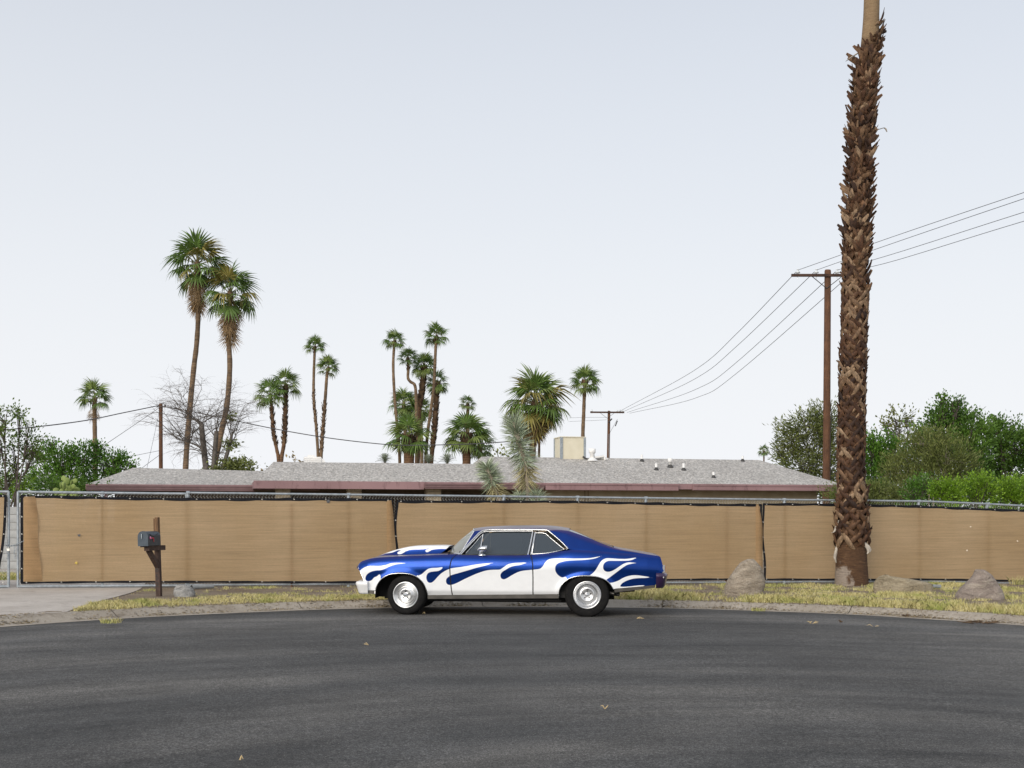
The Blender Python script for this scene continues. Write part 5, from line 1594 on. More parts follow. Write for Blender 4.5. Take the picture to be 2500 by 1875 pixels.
def wpole(label, px_top, py_top, px_base, Y, r0, r1, mat='pole_wood'):
    xt, xb = (px_top - 1250) / FPX * Y, (px_base - 1250) / FPX * Y
    zt = CAMZ - (py_top - HORIZON) / FPX * Y
    root = empty('utility_pole', (xb, Y, 0), 0, label, 'utility pole', 'wooden utility poles')
    lean = xt - xb
    mb = MB(); mb.tube([(0, 0, -.5), (lean * .5, 0, zt * .5), (lean * .97, 0, zt - .06), (lean, 0, zt)], [r1, (r0 + r1) / 2, r0, r0 * .88], 14); mb.build('pole', MAT[mat], root)
    return root, zt
POLE1, zt1 = wpole('thick brown utility pole with crossarm just left of the big palm', 2021, 659, 2016, 52, .135, .165)
T1 = crossarm(POLE1, None, CAMZ + (HORIZON - 674) / FPX * 52, 2.98, (1, 0, 0), (-1.22, -.44, .44, 1.22))
mb = MB(); mb.tube([(.19, -.02, 2.2), (.19, -.02, 5.2), (.24, -.02, 5.9), (.18, -.02, 6.6)], .018, 6); mb.build('ground_wire', MAT['dark_steel'], POLE1)
POLE2, zt2 = wpole('distant thin utility pole with crossarm right of the roof cooler', 1487, 1003, 1482, 115, .13, .16)
T2 = crossarm(POLE2, None, CAMZ + (HORIZON - 1007) / FPX * 115, 3.2, (1, .06, -.0), (-1.45, .95, 1.2, 1.45), th=.15)
mb = MB(); mb.tube([(.45, -.2, zt2 - .75), (.12, -.2, zt2 - 1.1)], .06, 8); mb.tube([(.95, -.25, zt2 - .95), (.75, -.25, zt2 - 1.45)], .05, 8); mb.tube([(.95, -.25, zt2 - .8), (.12, -.1, zt2 - 2.3)], .015, 5); mb.build('switch_gear', MAT['dark_steel'], POLE2)
mb = MB(); mb.tube([(.17, -.1, 0), (.17, -.1, zt2 - 2.2)], .04, 8); mb.build('riser_conduit', MAT['galvanised'], POLE2)
POLE3, zt3 = wpole('bare brown utility pole without crossarm left of the tall palms', 392.5, 985, 393, 88, .13, .155)
mb = MB(); mb.box((.0, -.16, zt3 - .25), (.5, .04, .05)); mb.box((.35, -.16, zt3 - .2), (.12, .05, .2)); mb.build('bracket', MAT['dark_steel'], POLE3)

def wire(label, pts, r=.012, n=30, group='overhead wires'):
    """pts: (px, py, Y); Y runs evenly in 1/Y between them"""
    q = crv([(a, b, 1 / c) for a, b, c in pts], n)
    W = [at(a, b, 1 / c) for a, b, c in q]
    mb = MB(); o0 = Vector(W[0])
    mb.tube([w - o0 for w in W], r, 5)
    o = mb.build('overhead_wire', MAT['wire_line'], None, loc=o0)
    return tag(o, label, 'wire', group)
def px_of(p): return 1250 + p.x / p.y * FPX, HORIZON - (p.z - CAMZ) / p.y * FPX
for k, (mid, end, rt_, nm) in enumerate((
        (((1800, 813), (1700, 901)), (1513, 1004), ((2200, 571), (2500, 470), (2900, 338)), ('topmost', 'first')),
        (((1800, 844), (1700, 923)), (1524, 1004), ((2200, 587), (2500, 485), (2900, 352)), ('second', 'second')),
        (((1800, 883), (1700, 950)), (1531, 1007), ((2200, 614), (2500, 518), (2900, 394)), ('third', 'third')),
        (((1800, 910), (1700, 971)), (1537, 1009), ((2200, 632), (2500, 540), (2900, 424)), ('lowest', 'lowest')))):
    a = px_of(T1[k]); iy = lambda px, p0, y0, p1, y1: 1 / (1 / y0 + (1 / y1 - 1 / y0) * (px - p0) / (p1 - p0))
    Ls = [(a[0], a[1] + 1, 51.84)] + [(m_[0], m_[1], iy(m_[0], a[0], 51.84, end[0], 114.8)) for m_ in mid] + [(end[0], end[1], 114.8)]
    wire('%s of the four wires sagging left from the crossarm pole' % nm[0], Ls, .014)
    Rs = [(a[0], a[1] + 1, 51.84)] + [(m_[0], m_[1], iy(m_[0], a[0], 51.84, 2900, 34)) for m_ in rt_]
    wire('%s of the four wires rising to the right picture edge' % nm[0], Rs, .011)
wire('thick cable drooping from the bare pole towards the palm cluster', [(397, 992, 88), (500, 1011, 89), (660, 1045, 90), (800, 1069, 91), (940, 1085, 92), (1020, 1087, 92), (1150, 1084, 92), (1245, 1078, 92)], .035)
wire('thick cable running from the bare pole to the left trees', [(388, 990, 88), (300, 1008, 84), (200, 1028, 78), (50, 1046, 70), (-200, 1068, 60)], .035)
wire('thin guy wire slanting down left from the bare pole', [(388, 996, 88), (330, 1036, 87), (262, 1082, 86)], .018)
wire('steep thin guy wire beside the bare pole', [(390, 1000, 88), (375, 1070, 85), (358, 1146, 82)], .012)
wire('low thin wire crossing behind the bare pole', [(390, 1100, 88), (340, 1110, 86), (290, 1120, 84)], .014)
wire('short low guy wire meeting the left roof', [(388, 1112, 88), (366, 1128, 86), (345, 1144, 84)], .016)
wire('upper faint far wire between the big fan palm and the far pole', [(1481, 1019, 115), (1440, 1019, 116), (1390, 1020, 118)], .012)
wire('lower faint far wire between the big fan palm and the far pole', [(1481, 1025, 115), (1440, 1027, 116), (1390, 1029, 118)], .012)

# ---- litter on road and gutter
def litter(label, px, py, length, seed, mat='straw', n=4, h=0.0):
    k = (px - 1250) / FPX; Y = 20.
    for _ in range(20): Y = (CAMZ - R0(k * Y) - h) * FPX / (py - HORIZON)
    x = k * Y; rs = random.Random(seed)
    d = edge_dist(x, Y)
    z = (R0(x) if d < .3 else R0(x) + .02 if d < .4 else vz(x, Y, d)) + .008
    o0 = Vector((x, Y, z)); mb = MB()
    for q in range(n):
        a = rs.uniform(-.5, .5) + (PI if rs.random() < .5 else 0); l = length * rs.uniform(.4, 1)
        p = Vector((rs.uniform(-.3, .3) * length, rs.uniform(-.15, .15) * length, .004))
        l *= .75; e = p + Vector((math.cos(a) * l, math.sin(a) * l * .5, rs.uniform(.0, .03)))
        mb.tube([p, p.lerp(e, .5) + Vector((0, 0, rs.uniform(0, .025))), e], [.003, .005, .002] if mat == 'straw' else [.006, .012, .003], 5)
    o = mb.build('dry_leaf' if mat == 'dead_leaf' else 'straw_scrap', MAT[mat], None, loc=o0)
    tag(o, label, 'litter', 'dry litter on road and kerb')
litter('pale forked straw scrap on the road right of the rear wheel', 1558, 1512, .14, 1)
litter('yellowed dry scrap on the road below the tallest boulder', 1983, 1524, .12, 2, n=6)
litter('dark flat scrap on the road left of the low boulder', 2048, 1520, .12, 3, 'dead_leaf', 2)
litter('thin pale twig on the road below the low boulder', 2135, 1531, .17, 4, n=2)
litter('tangled dark palm debris in the gutter near the right edge', 2392, 1515, .34, 5, 'dead_leaf', 9, .05)
litter('dark leaf scrap on the kerb below the low boulder', 2215, 1491, .13, 6, 'dead_leaf', 4, .1)
litter('small straw scrap in the middle of the road', 905, 1577, .10, 7, n=2)
litter('short straw lying in the road foreground left', 585, 1860, .05, 8, n=2)
litter('pale straw on the road below the front wheel', 1035, 1500, .08, 9, n=2)
litter('short pale straw on the road in the right foreground', 1480, 1735, .06, 10, n=2)
# ------------------------------------------------------------------ plants
pm('palm_leaf', (0.075, 0.145, 0.028), (0.145, 0.225, 0.052), 1.5, 0.5, island=.35, transl=.25)
pm('palm_leaf_light', (0.13, 0.195, 0.045), (0.23, 0.29, 0.085), 1.5, 0.5, island=.35, transl=.25)
pm('palm_dead', (0.16, 0.10, 0.045), (0.30, 0.21, 0.11), 2.5, 0.8, island=.4, transl=.15)
pm('petiole', (0.14, 0.15, 0.05), (0.22, 0.20, 0.09), 2, 0.6)
def mat_trunk(name, c1, c2, ring=14.0):
    m, n, b = nodes_of(name)
    v = coords(n, 'Object', (1, 1, 1)); w = coords(n, 'Object', (.6, .6, ring))
    f = noise(n, w, 1.0, 3, .6); g = noise(n, v, 5, 6, .7); big = noise(n, v, .5, 3, .5)
    c = ramp(n, f, [(.32, c1), (.6, c2)]).outputs['Color']
    c = mix(n, 1.0, c, ramp(n, g, [(.3, .6), (.7, 1.35)]).outputs['Color'], 'MULTIPLY')
    c = mix(n, 1.0, c, ramp(n, big, [(.3, .75), (.7, 1.2)]).outputs['Color'], 'MULTIPLY')
    n.links.new(c, b.inputs['Base Color']); b.inputs['Roughness'].default_value = .9
    bump(n, b, f, .6, .03)
mat_trunk('palm_trunk', (0.085, 0.055, 0.032), (0.20, 0.135, 0.08))
mat_trunk('palm_trunk_red', (0.070, 0.036, 0.018), (0.155, 0.085, 0.042), 10)

def frond_mesh(seed, droop, nseg=20, dead=False, spread=115, petw=.015, pl=.44):
    """fan leaf of unit reach: stalk along +x, pleated blade that splits into drooping ribbons"""
    rs = random.Random(seed); V, Fq = [], []
    bl = 1.0 - pl
    st = [Vector((0, 0, 0)), Vector((pl * .5, 0, .014)), Vector((pl, 0, 0))]
    for i, p in enumerate(st):
        w = petw * (1.4 - .6 * i / 2)
        V += [p + Vector((0, w, 0)), p + Vector((0, -w, 0)), p + Vector((0, 0, -w))]
    for i in range(2):
        a = i * 3
        Fq += [(a, a + 1, a + 4, a + 3), (a + 1, a + 2, a + 5, a + 4), (a + 2, a, a + 3, a + 5)]
    npet = len(Fq)
    dth = 2 * rad(spread) / nseg
    cup = rs.uniform(.10, .35)
    for k in range(nseg):
        u = -1 + 2 * (k + .5) / nseg
        ang = rad(spread) * u + rs.uniform(-.03, .03)
        L = bl * (1 - .22 * abs(u) ** 1.6) * rs.uniform(.86, 1.06)
        d = Vector((math.cos(ang), math.sin(ang), 0)); side = Vector((-d.y, d.x, 0))
        base = Vector((pl, 0, 0))
        drp = droop * rs.uniform(.6, 1.4)
        b = len(V)
        for t, w in ((.02, 1.0), (.30, 1.0), (.55, .92), (.74, .50), (.88, .26), (1.0, .03)):
            ww = 2 * math.tan(dth / 2) * L * min(t, .62) * .5 * w
            if dead: ww *= .55
            z = -cup * t * abs(u) * (1 - .4 * t) - drp * max(0, t - .35) ** 1.8 * 1.9
            r_ = L * (t - drp * .22 * max(0, t - .5))
            p = base + d * r_ + Vector((0, 0, z * L))
            pl_ = ww * .30 * (1 if k % 2 else -1)
            V += [p + side * ww + Vector((0, 0, pl_)), p - side * ww - Vector((0, 0, pl_))]
        for i in range(5): Fq.append((b + 2 * i, b + 2 * i + 1, b + 2 * i + 3, b + 2 * i + 2))
    return V, Fq, npet
FR = {}
DROOPS = (.02, .15, .3, .5, .75)
def frond_set(key, mat, base, nseg=20, dead=False, spread=115):
    L = []
    for q, dr in enumerate(DROOPS):
        row = []
        for w in range(2):
            V, Fq, npet = frond_mesh(base + q * 2 + w, dr, nseg, dead, spread)
            me = mesh_np('frond', [tuple(v) for v in V], Fq, [MAT[mat], MAT['petiole' if not dead else 'palm_dead']])
            mi = np.zeros(len(Fq), dtype=np.int32); mi[:npet] = 1
            me.polygons.foreach_set('material_index', mi); row.append(me)
        L.append(row)
    FR[key] = L
def pick_frond(key, e, rs):
    """tips hang towards the ground, so how far a leaf droops depends on how it is held"""
    c = math.cos(rad(e)); want = (.22 + .45 * c) if e > 0 else .62 * c * c
    want *= rs.uniform(.7, 1.4)
    q = min(range(5), key=lambda i: abs(DROOPS[i] - want))
    return rs.choice(FR[key][q])
frond_set('green', 'palm_leaf', 100)
frond_set('light', 'palm_leaf_light', 200)
pm('palm_yellow', (0.17, 0.16, 0.035), (0.30, 0.25, 0.07), 1.5, 0.6, island=.35, transl=.2)
frond_set('yellow', 'palm_yellow', 400)
frond_set('dead', 'palm_dead', 300, 16, True, 70)

def boots_mesh(r, h, n, seed, size):
    """stubs of old leaves round a slim trunk, joined"""
    rs = random.Random(seed); V, Fq = [], []
    for k in range(n):
        z = h * k / n; a = k * 2.39996 + rs.uniform(-.2, .2)
        d = Vector((math.cos(a), math.sin(a), 0)); s = Vector((-d.y, d.x, 0)); w = size * rs.uniform(.5, .9); l = size * rs.uniform(.8, 1.5)
        p = d * r + Vector((0, 0, z)); b = len(V)
        tip = p + d * size * rs.uniform(.35, .8) + Vector((0, 0, l))
        V += [p + s * w, p - s * w, tip - s * w * .3, tip + s * w * .3]; Fq.append((b, b + 1, b + 2, b + 3))
    return V, Fq

def palm(label, path, Y, R, n, r_tr, seed, el=(80, -35), dead=0, mats=('green', 'green', 'light'), trunk='palm_trunk', boots=None, name='fan_palm', skirt=0, depth=0.0, lift=0.0, flare=1.15, uprights=None):
    """path: trunk centre pixels from crown down; R: crown reach in metres"""
    rs = random.Random(seed)
    n = int(n * .64) + 3; r_tr *= .80
    pts = [at(a, b, Y) for a, b in path]
    base = Vector((pts[-1].x, pts[-1].y, 0.0))
    root = empty(name, base, 0, label, 'palm tree', 'fan palms behind the house')
    full = [base + Vector((0, 0, -.3))] + ([base + Vector((0, 0, pts[-1].z * .5))] if pts[-1].z > 1 else []) + pts[::-1]
    q = crv(full, 34)
    rr = [r_tr * (flare - (flare - .86) * i / 33) * (1 + .05 * math.sin(i * 2.1)) for i in range(34)]
    mb = MB(); mb.tube([Vector(p) - base for p in q], rr, 10); mb.build('trunk', MAT[trunk], root)
    if boots:
        for (f0, f1, cnt, size) in boots:
            V, Fq = [], []
            for k in range(cnt):
                f = f0 + (f1 - f0) * (k + rs.random()) / cnt
                i = f * 33; i0 = min(32, int(i)); p = Vector(q[i0]).lerp(Vector(q[i0 + 1]), i - i0) - base
                a = k * 2.39996; d = Vector((math.cos(a), math.sin(a), 0)); s = Vector((-d.y, d.x, 0)); w = size * rs.uniform(.35, .6); l = size * rs.uniform(.8, 1.5)
                p = p + d * r_tr * .98; b = len(V); tip = p + d * size * rs.uniform(.35, .75) + Vector((0, 0, l))
                V += [tuple(p + s * w), tuple(p - s * w), tuple(tip - s * w * .4), tuple(tip + s * w * .4)]; Fq.append((b, b + 1, b + 2, b + 3))
            o = link('leaf_stubs', mesh_np('leaf_stubs', V, Fq, MAT['boot_brown']), root); o['kind'] = 'stuff'
    top = pts[0] - base + Vector((0, 0, lift))
    mb = MB(); mb.lathe([(r_tr * .9, -.22 * R), (r_tr * 1.2, -.12 * R), (r_tr * 1.1, -.03 * R), (r_tr * .6, .05 * R), (r_tr * .2, .09 * R), (0, .1 * R)], 10, Matrix.Translation(top)); mb.build('crown_heart', MAT['boot_brown'], root)
    for k in range(n + dead):
        isd = k >= n
        az = k * 2.39996 + rs.uniform(-.25, .25)
        if not isd:
            t = k / max(1, n - 1); e = el[0] + (el[1] - el[0]) * t ** .85 + rs.uniform(-9, 9)
            key = mats[min(len(mats) - 1, int(rs.random() * len(mats)))]
            me = pick_frond(key, e, rs)
            sc = R * rs.uniform(.85, 1.08)
        else:
            t = (k - n) / max(1, dead); e = -62 - 26 * t + rs.uniform(-5, 5); me = pick_frond('dead', e, rs); sc = R * rs.uniform(.75, 1.0)
        o = link('frond', me, root, top + Vector((0, 0, -.12 * R * t - (skirt * t if isd else 0))), None, (sc, sc, sc))
        o.rotation_mode = 'XYZ'
        o.rotation_euler = (rs.uniform(-.35, .35), rad(-e), az)
    return root
pm('boot_brown', (0.050, 0.028, 0.015), (0.15, 0.095, 0.052), 3, 0.9, island=.5)

palm('lone slim palm standing behind the left bushes', [(231, 971), (231, 1020), (232, 1100)], 96, 1.75, 26, .22, 1, (84, -16), dead=5, skirt=.5)
palm('tallest palm of all with a brown skirt at left', [(482, 640), (484, 760), (480, 840), (473, 900), (461, 1027), (453, 1147)], 75, 2.25, 34, .20, 2, (84, -38), dead=30, skirt=1.5, mats=('green', 'green', 'green', 'yellow'))
palm('second tall palm with brown skirt leaning right of the tallest', [(562, 712), (559, 828), (561, 900), (554, 989), (538, 1066), (523, 1147)], 75, 2.15, 34, .21, 3, (84, -40), dead=30, skirt=1.6, mats=('green', 'green', 'green', 'yellow'))
palm('left palm of the rough-trunked pair left of the chimney', [(660, 963), (663, 991), (668, 1057), (676, 1099), (680, 1126)], 107, 1.75, 24, .19, 4, (80, -38), trunk='palm_trunk_red', boots=((.55, .82, 60, .24),))
palm('right palm of the rough-trunked pair left of the chimney', [(697, 940), (697, 974), (696, 1029), (693, 1085), (687, 1126)], 107, 1.75, 24, .21, 5, (82, -30), trunk='palm_trunk_red', boots=((.5, .98, 130, .26),))
palm('taller slim palm rising straight above the white chimney', [(769, 846), (768, 863), (766, 919), (766, 974), (772, 1043), (777, 1124)], 135, 1.5, 26, .20, 6, (85, -12), boots=((.86, .97, 24, .2), (.4, .62, 40, .22)))
palm('shorter palm leaning right above the white chimney', [(802, 897), (798, 919), (795, 960), (790, 1029), (784, 1113)], 135, 1.7, 28, .23, 7, (85, -15), boots=((.35, .6, 50, .3),))
palm('slim palm at the left of the dense cluster', [(963, 832), (962, 849), (960, 891), (962, 946), (966, 1002), (973, 1071), (976, 1129)], 110, 1.25, 26, .17, 8, (85, -25), boots=((.9, .98, 20, .18),))
palm('palm with an S-bent trunk inside the dense cluster', [(996, 873), (997, 899), (996, 922), (1002, 932), (1013, 941), (1016, 974), (1017, 1029), (1020, 1129)], 112, 1.25, 26, .18, 9, (85, -25), boots=((.86, .97, 24, .2),))
palm('thick shaggy palm in the middle of the dense cluster', [(1035, 893), (1034, 915), (1030, 960), (1024, 991), (1021, 1040), (1019, 1129)], 113, 1.55, 34, .28, 10, (85, -35), trunk='palm_trunk_red', boots=((.55, .97, 170, .3),))
palm('tallest slim palm right of the dense cluster', [(1066, 820), (1064, 841), (1062, 891), (1059, 946), (1052, 1002), (1044, 1057), (1039, 1129)], 109, 1.45, 28, .18, 11, (85, -25), boots=((.88, .97, 26, .22),))
palm('rough leaning palm at the right rim of the dense cluster', [(1068, 935), (1067, 950), (1064, 1002), (1060, 1057), (1053, 1129)], 114, 1.5, 26, .25, 12, (75, -50), trunk='palm_trunk_red', boots=((.4, .95, 150, .3),))
palm('leafy crown half hidden in the middle of the dense cluster', [(986, 985), (988, 1020), (990, 1129)], 118, 1.8, 40, .22, 13, (85, -45), mats=('green', 'light'))
palm('low broad crown hidden right in the dense cluster', [(1026, 1000), (1028, 1040), (1030, 1129)], 119, 1.7, 36, .22, 14, (85, -45), mats=('green', 'light'))
palm('squat thick-trunked palm under the dense cluster', [(998, 1066), (999, 1090), (999, 1130)], 108, 2.5, 34, .60, 15, (86, -30), mats=('green', 'light'), trunk='palm_trunk_red', boots=((.6, .97, 140, .35),), flare=1.05)
palm('squat thick-trunked palm standing alone left of the yucca', [(1138, 1063), (1139, 1085), (1139, 1132)], 108, 2.6, 38, .50, 16, (86, -32), mats=('green', 'light'), trunk='palm_trunk_red', boots=((.6, .97, 140, .35),), flare=1.05)
palm('small crown peeping out above the lone squat palm', [(1142, 985), (1142, 1010), (1142, 1130)], 116, 1.05, 22, .18, 17, (80, -30))
palm('dense low fronds right beside the lone squat palm', [(1172, 1088), (1172, 1100), (1172, 1132)], 112, 1.9, 26, .3, 18, (70, -45))
palm('big shaggy palm with hanging straw fronds behind the yucca', [(1306, 980), (1302, 1040), (1300, 1120)], 90, 3.0, 62, .32, 19, (86, -72), dead=18, mats=('light', 'green', 'yellow'), skirt=.6, trunk='palm_trunk_red', lift=.0)
palm('slim palm with a knobbly neck right of the big shaggy one', [(1428.5, 934), (1427, 955), (1425, 1010), (1423, 1066)], 104, 1.75, 30, .20, 20, (86, -20), boots=((.90, .985, 60, .26),))
palm('tiny far palm above the right end of the roof', [(1865, 1100), (1865, 1112), (1865, 1126)], 250, 1.6, 22, .2, 21, (80, -35))
# second thin trunk beside the shaggy palm
palm('thin bare-trunked palm merging with the big shaggy crown', [(1318, 1000), (1317, 1060), (1316, 1120)], 92, 1.9, 16, .12, 22, (60, -60), mats=('light',), dead=8, skirt=.3)

# ---- feather palms, low on the roof line
pm('date_leaf', (0.14, 0.18, 0.12), (0.22, 0.26, 0.17), 2, 0.6, island=.3)
def feather_mesh(seed):
    rs = random.Random(seed); V, Fq = [], []
    P = crv([(0, 0, 0), (.35, 0, .12), (.7, 0, .10), (1.0, 0, -.06)], 15)
    for i in range(14):
        a, b = Vector(P[i]), Vector(P[i + 1]); k = len(V); w = .012
        V += [a + Vector((0, w, 0)), a - Vector((0, w, 0)), b - Vector((0, w, 0)), b + Vector((0, w, 0))]; Fq.append((k, k + 1, k + 2, k + 3))
        for s in (-1, 1):
            l = .30 * math.sin(PI * (.12 + .8 * i / 14)); k = len(V)
            e = a + Vector((l * .6, s * l, .10 * l + rs.uniform(-.03, .03)))
            V += [a, a + Vector((.03, 0, 0)), e + Vector((.008, 0, 0)), e]; Fq.append((k, k + 1, k + 2, k + 3))
    return mesh_np('frond', [tuple(v) for v in V], Fq, MAT['date_leaf'])
FEA = [feather_mesh(s) for s in range(3)]
def date_palm(label, px, py, Y, R, n, seed):
    rs = random.Random(seed); p = at(px, py, Y)
    root = empty('feather_palm', (p.x, p.y, 0), 0, label, 'palm tree', 'small feather palms behind the roof')
    mb = MB(); mb.tube([(0, 0, -.2), (0, 0, p.z)], [.25, .2], 9); mb.build('trunk', MAT['palm_trunk_red'], root)
    for k in range(n):
        o = link('frond', rs.choice(FEA), root, (0, 0, p.z), (rs.uniform(-.2, .2), rad(-(78 - 75 * k / n)), k * 2.4), (R, R, R))
date_palm('small grey-green feather palm left of the squat cluster palm', 940, 1130, 60, .50, 26, 1)
date_palm('grey-green feather palm glimpsed under the rough leaning palm', 1046, 1132, 60, .50, 22, 2)
date_palm('grey-green feather palm on the roof line left of the lone squat palm', 1092, 1132, 60, .52, 26, 3)

# ------------------------------------------------------------------ the big palm trunk by the kerb
def mat_boot():
    m, n, b = nodes_of('palm_boot')
    oi = n.nodes.new('ShaderNodeObjectInfo')
    v = coords(n, 'Object', (30, 30, 4)); f = noise(n, v, 2.0, 4, .65)
    w = coords(n, 'Object'); g = noise(n, w, 9, 4, .6)
    base = ramp(n, oi.outputs['Random'], [(0.0, (0.026, 0.010, 0.004)), (0.4, (0.075, 0.031, 0.012)), (0.75, (0.145, 0.078, 0.038)), (1.0, (0.30, 0.205, 0.125))]).outputs['Color']
    c = mix(n, 1.0, base, ramp(n, f, [(.3, .40), (.55, 1.0), (.75, 2.0)]).outputs['Color'], 'MULTIPLY')
    c = mix(n, 1.0, c, ramp(n, g, [(.3, .6), (.7, 1.5)]).outputs['Color'], 'MULTIPLY')
    n.links.new(c, b.inputs['Base Color']); b.inputs['Roughness'].default_value = .8
    bump(n, b, f, .5, .004)
mat_boot()
def mat_bigtrunk():
    m, n, b = nodes_of('big_trunk')
    v = coords(n, 'Object'); w = coords(n, 'Object', (3, 3, 22)); f = noise(n, w, 2.0, 6, .75); g = noise(n, v, 3.0, 5, .6, .5)
    sep = n.nodes.new('ShaderNodeSeparateXYZ'); tc = n.nodes.new('ShaderNodeTexCoord'); n.links.new(tc.outputs['Object'], sep.inputs[0])
    brown = ramp(n, f, [(.3, (0.028, 0.013, 0.006)), (.55, (0.085, 0.042, 0.018)), (.75, (0.20, 0.125, 0.065))]).outputs['Color']
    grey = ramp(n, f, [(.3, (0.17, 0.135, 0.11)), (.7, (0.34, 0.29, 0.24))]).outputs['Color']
    # grey at the foot and on the left flank, brown fibre elsewhere
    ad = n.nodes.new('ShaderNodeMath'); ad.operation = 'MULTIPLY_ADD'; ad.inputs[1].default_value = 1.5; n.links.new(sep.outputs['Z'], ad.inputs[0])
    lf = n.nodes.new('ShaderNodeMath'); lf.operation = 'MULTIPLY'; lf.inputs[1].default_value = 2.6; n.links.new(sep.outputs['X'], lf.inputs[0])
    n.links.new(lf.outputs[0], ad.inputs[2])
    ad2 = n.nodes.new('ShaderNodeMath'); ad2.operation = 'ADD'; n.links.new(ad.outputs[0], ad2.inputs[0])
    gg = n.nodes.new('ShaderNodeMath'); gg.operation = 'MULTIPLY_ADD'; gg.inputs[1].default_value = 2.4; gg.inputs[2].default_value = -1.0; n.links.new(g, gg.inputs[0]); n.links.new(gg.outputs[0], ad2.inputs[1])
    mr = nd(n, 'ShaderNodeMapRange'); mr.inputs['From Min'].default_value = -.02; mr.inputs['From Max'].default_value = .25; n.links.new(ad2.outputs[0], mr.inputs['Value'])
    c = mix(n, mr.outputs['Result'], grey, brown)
    up_ = nd(n, 'ShaderNodeMapRange'); up_.inputs['From Min'].default_value = 11.7; up_.inputs['From Max'].default_value = 11.9; n.links.new(sep.outputs['Z'], up_.inputs['Value'])
    c = mix(n, up_.outputs['Result'], c, ramp(n, f, [(.3, (0.16, 0.105, 0.055)), (.7, (0.30, 0.21, 0.12))]).outputs['Color'])
    n.links.new(c, b.inputs['Base Color']); b.inputs['Roughness'].default_value = .9
    bump(n, b, f, .8, .02)
mat_bigtrunk()
def boot_mesh(seed, style):
    """a split leaf base: two straps meeting in a broken stub (local x along the trunk's girth, y outward, z up)"""
    rs = random.Random(seed); mb = MB()
    def strap(path, ws, th):
        P = []
        for i, p in enumerate(path):
            d = (path[min(i + 1, len(path) - 1)] - path[max(i - 1, 0)]).normalized()
            s = d.cross(Vector((0, -1, 0))).normalized() * ws[i]
            o = Vector((0, th[i], 0))
            P.append([p - s - o * .5, p - s * .35 + o, p + s * .35 + o * .9, p + s - o * .5])
        mb.grid(P, len(P), 4, smooth=True)
        mb.grid([[r[3], r[0]] for r in P], len(P), 2)
    if style == 0:      # low on the trunk: wide crossed straps
        for sg in (-1, 1):
            w0 = rs.uniform(.15, .19); top = Vector((rs.uniform(-.015, .015), .045 + rs.uniform(0, .03), .20 + rs.uniform(-.02, .03)))
            a = Vector((sg * w0, -.025, -.015 + rs.uniform(-.02, .02)))
            m1 = a.lerp(top, .35) + Vector((sg * .012, .028, -.010)); m2 = a.lerp(top, .7) + Vector((sg * .010, .022, .0))
            end = top + Vector((-sg * .035, .018 + rs.uniform(0, .025), .045 + rs.uniform(-.01, .04)))
            q = [Vector(p) for p in crv([a, m1, m2, top, end], 7)]
            strap(q, [.018, .040, .048, .046, .040, .030, .012], [.004, .012, .016, .016, .014, .010, .004])
    else:               # high up: long ragged upright blades
        for k in range(5 if style == 1 else 4):
            x = rs.uniform(-.11, .11); l = rs.uniform(.08, .30); out = rs.uniform(-.01, .075) * (2.2 if style == 2 else 1)
            a = Vector((x, -.03, 0)); tp = Vector((x + rs.uniform(-.24, .24), out, l if rs.random() < .8 else -l * .5))
            q = [Vector(p) for p in crv([a, a.lerp(tp, .5) + Vector((0, .02, 0)), tp], 5)]
            wk = rs.uniform(.4, 1.05); strap(q, [.045 * wk, .058 * wk, .054 * wk, .042 * wk, .026 * wk], [.006, .012, .012, .008, .002])
    return mb.mesh('leaf_base', MAT['palm_boot'])
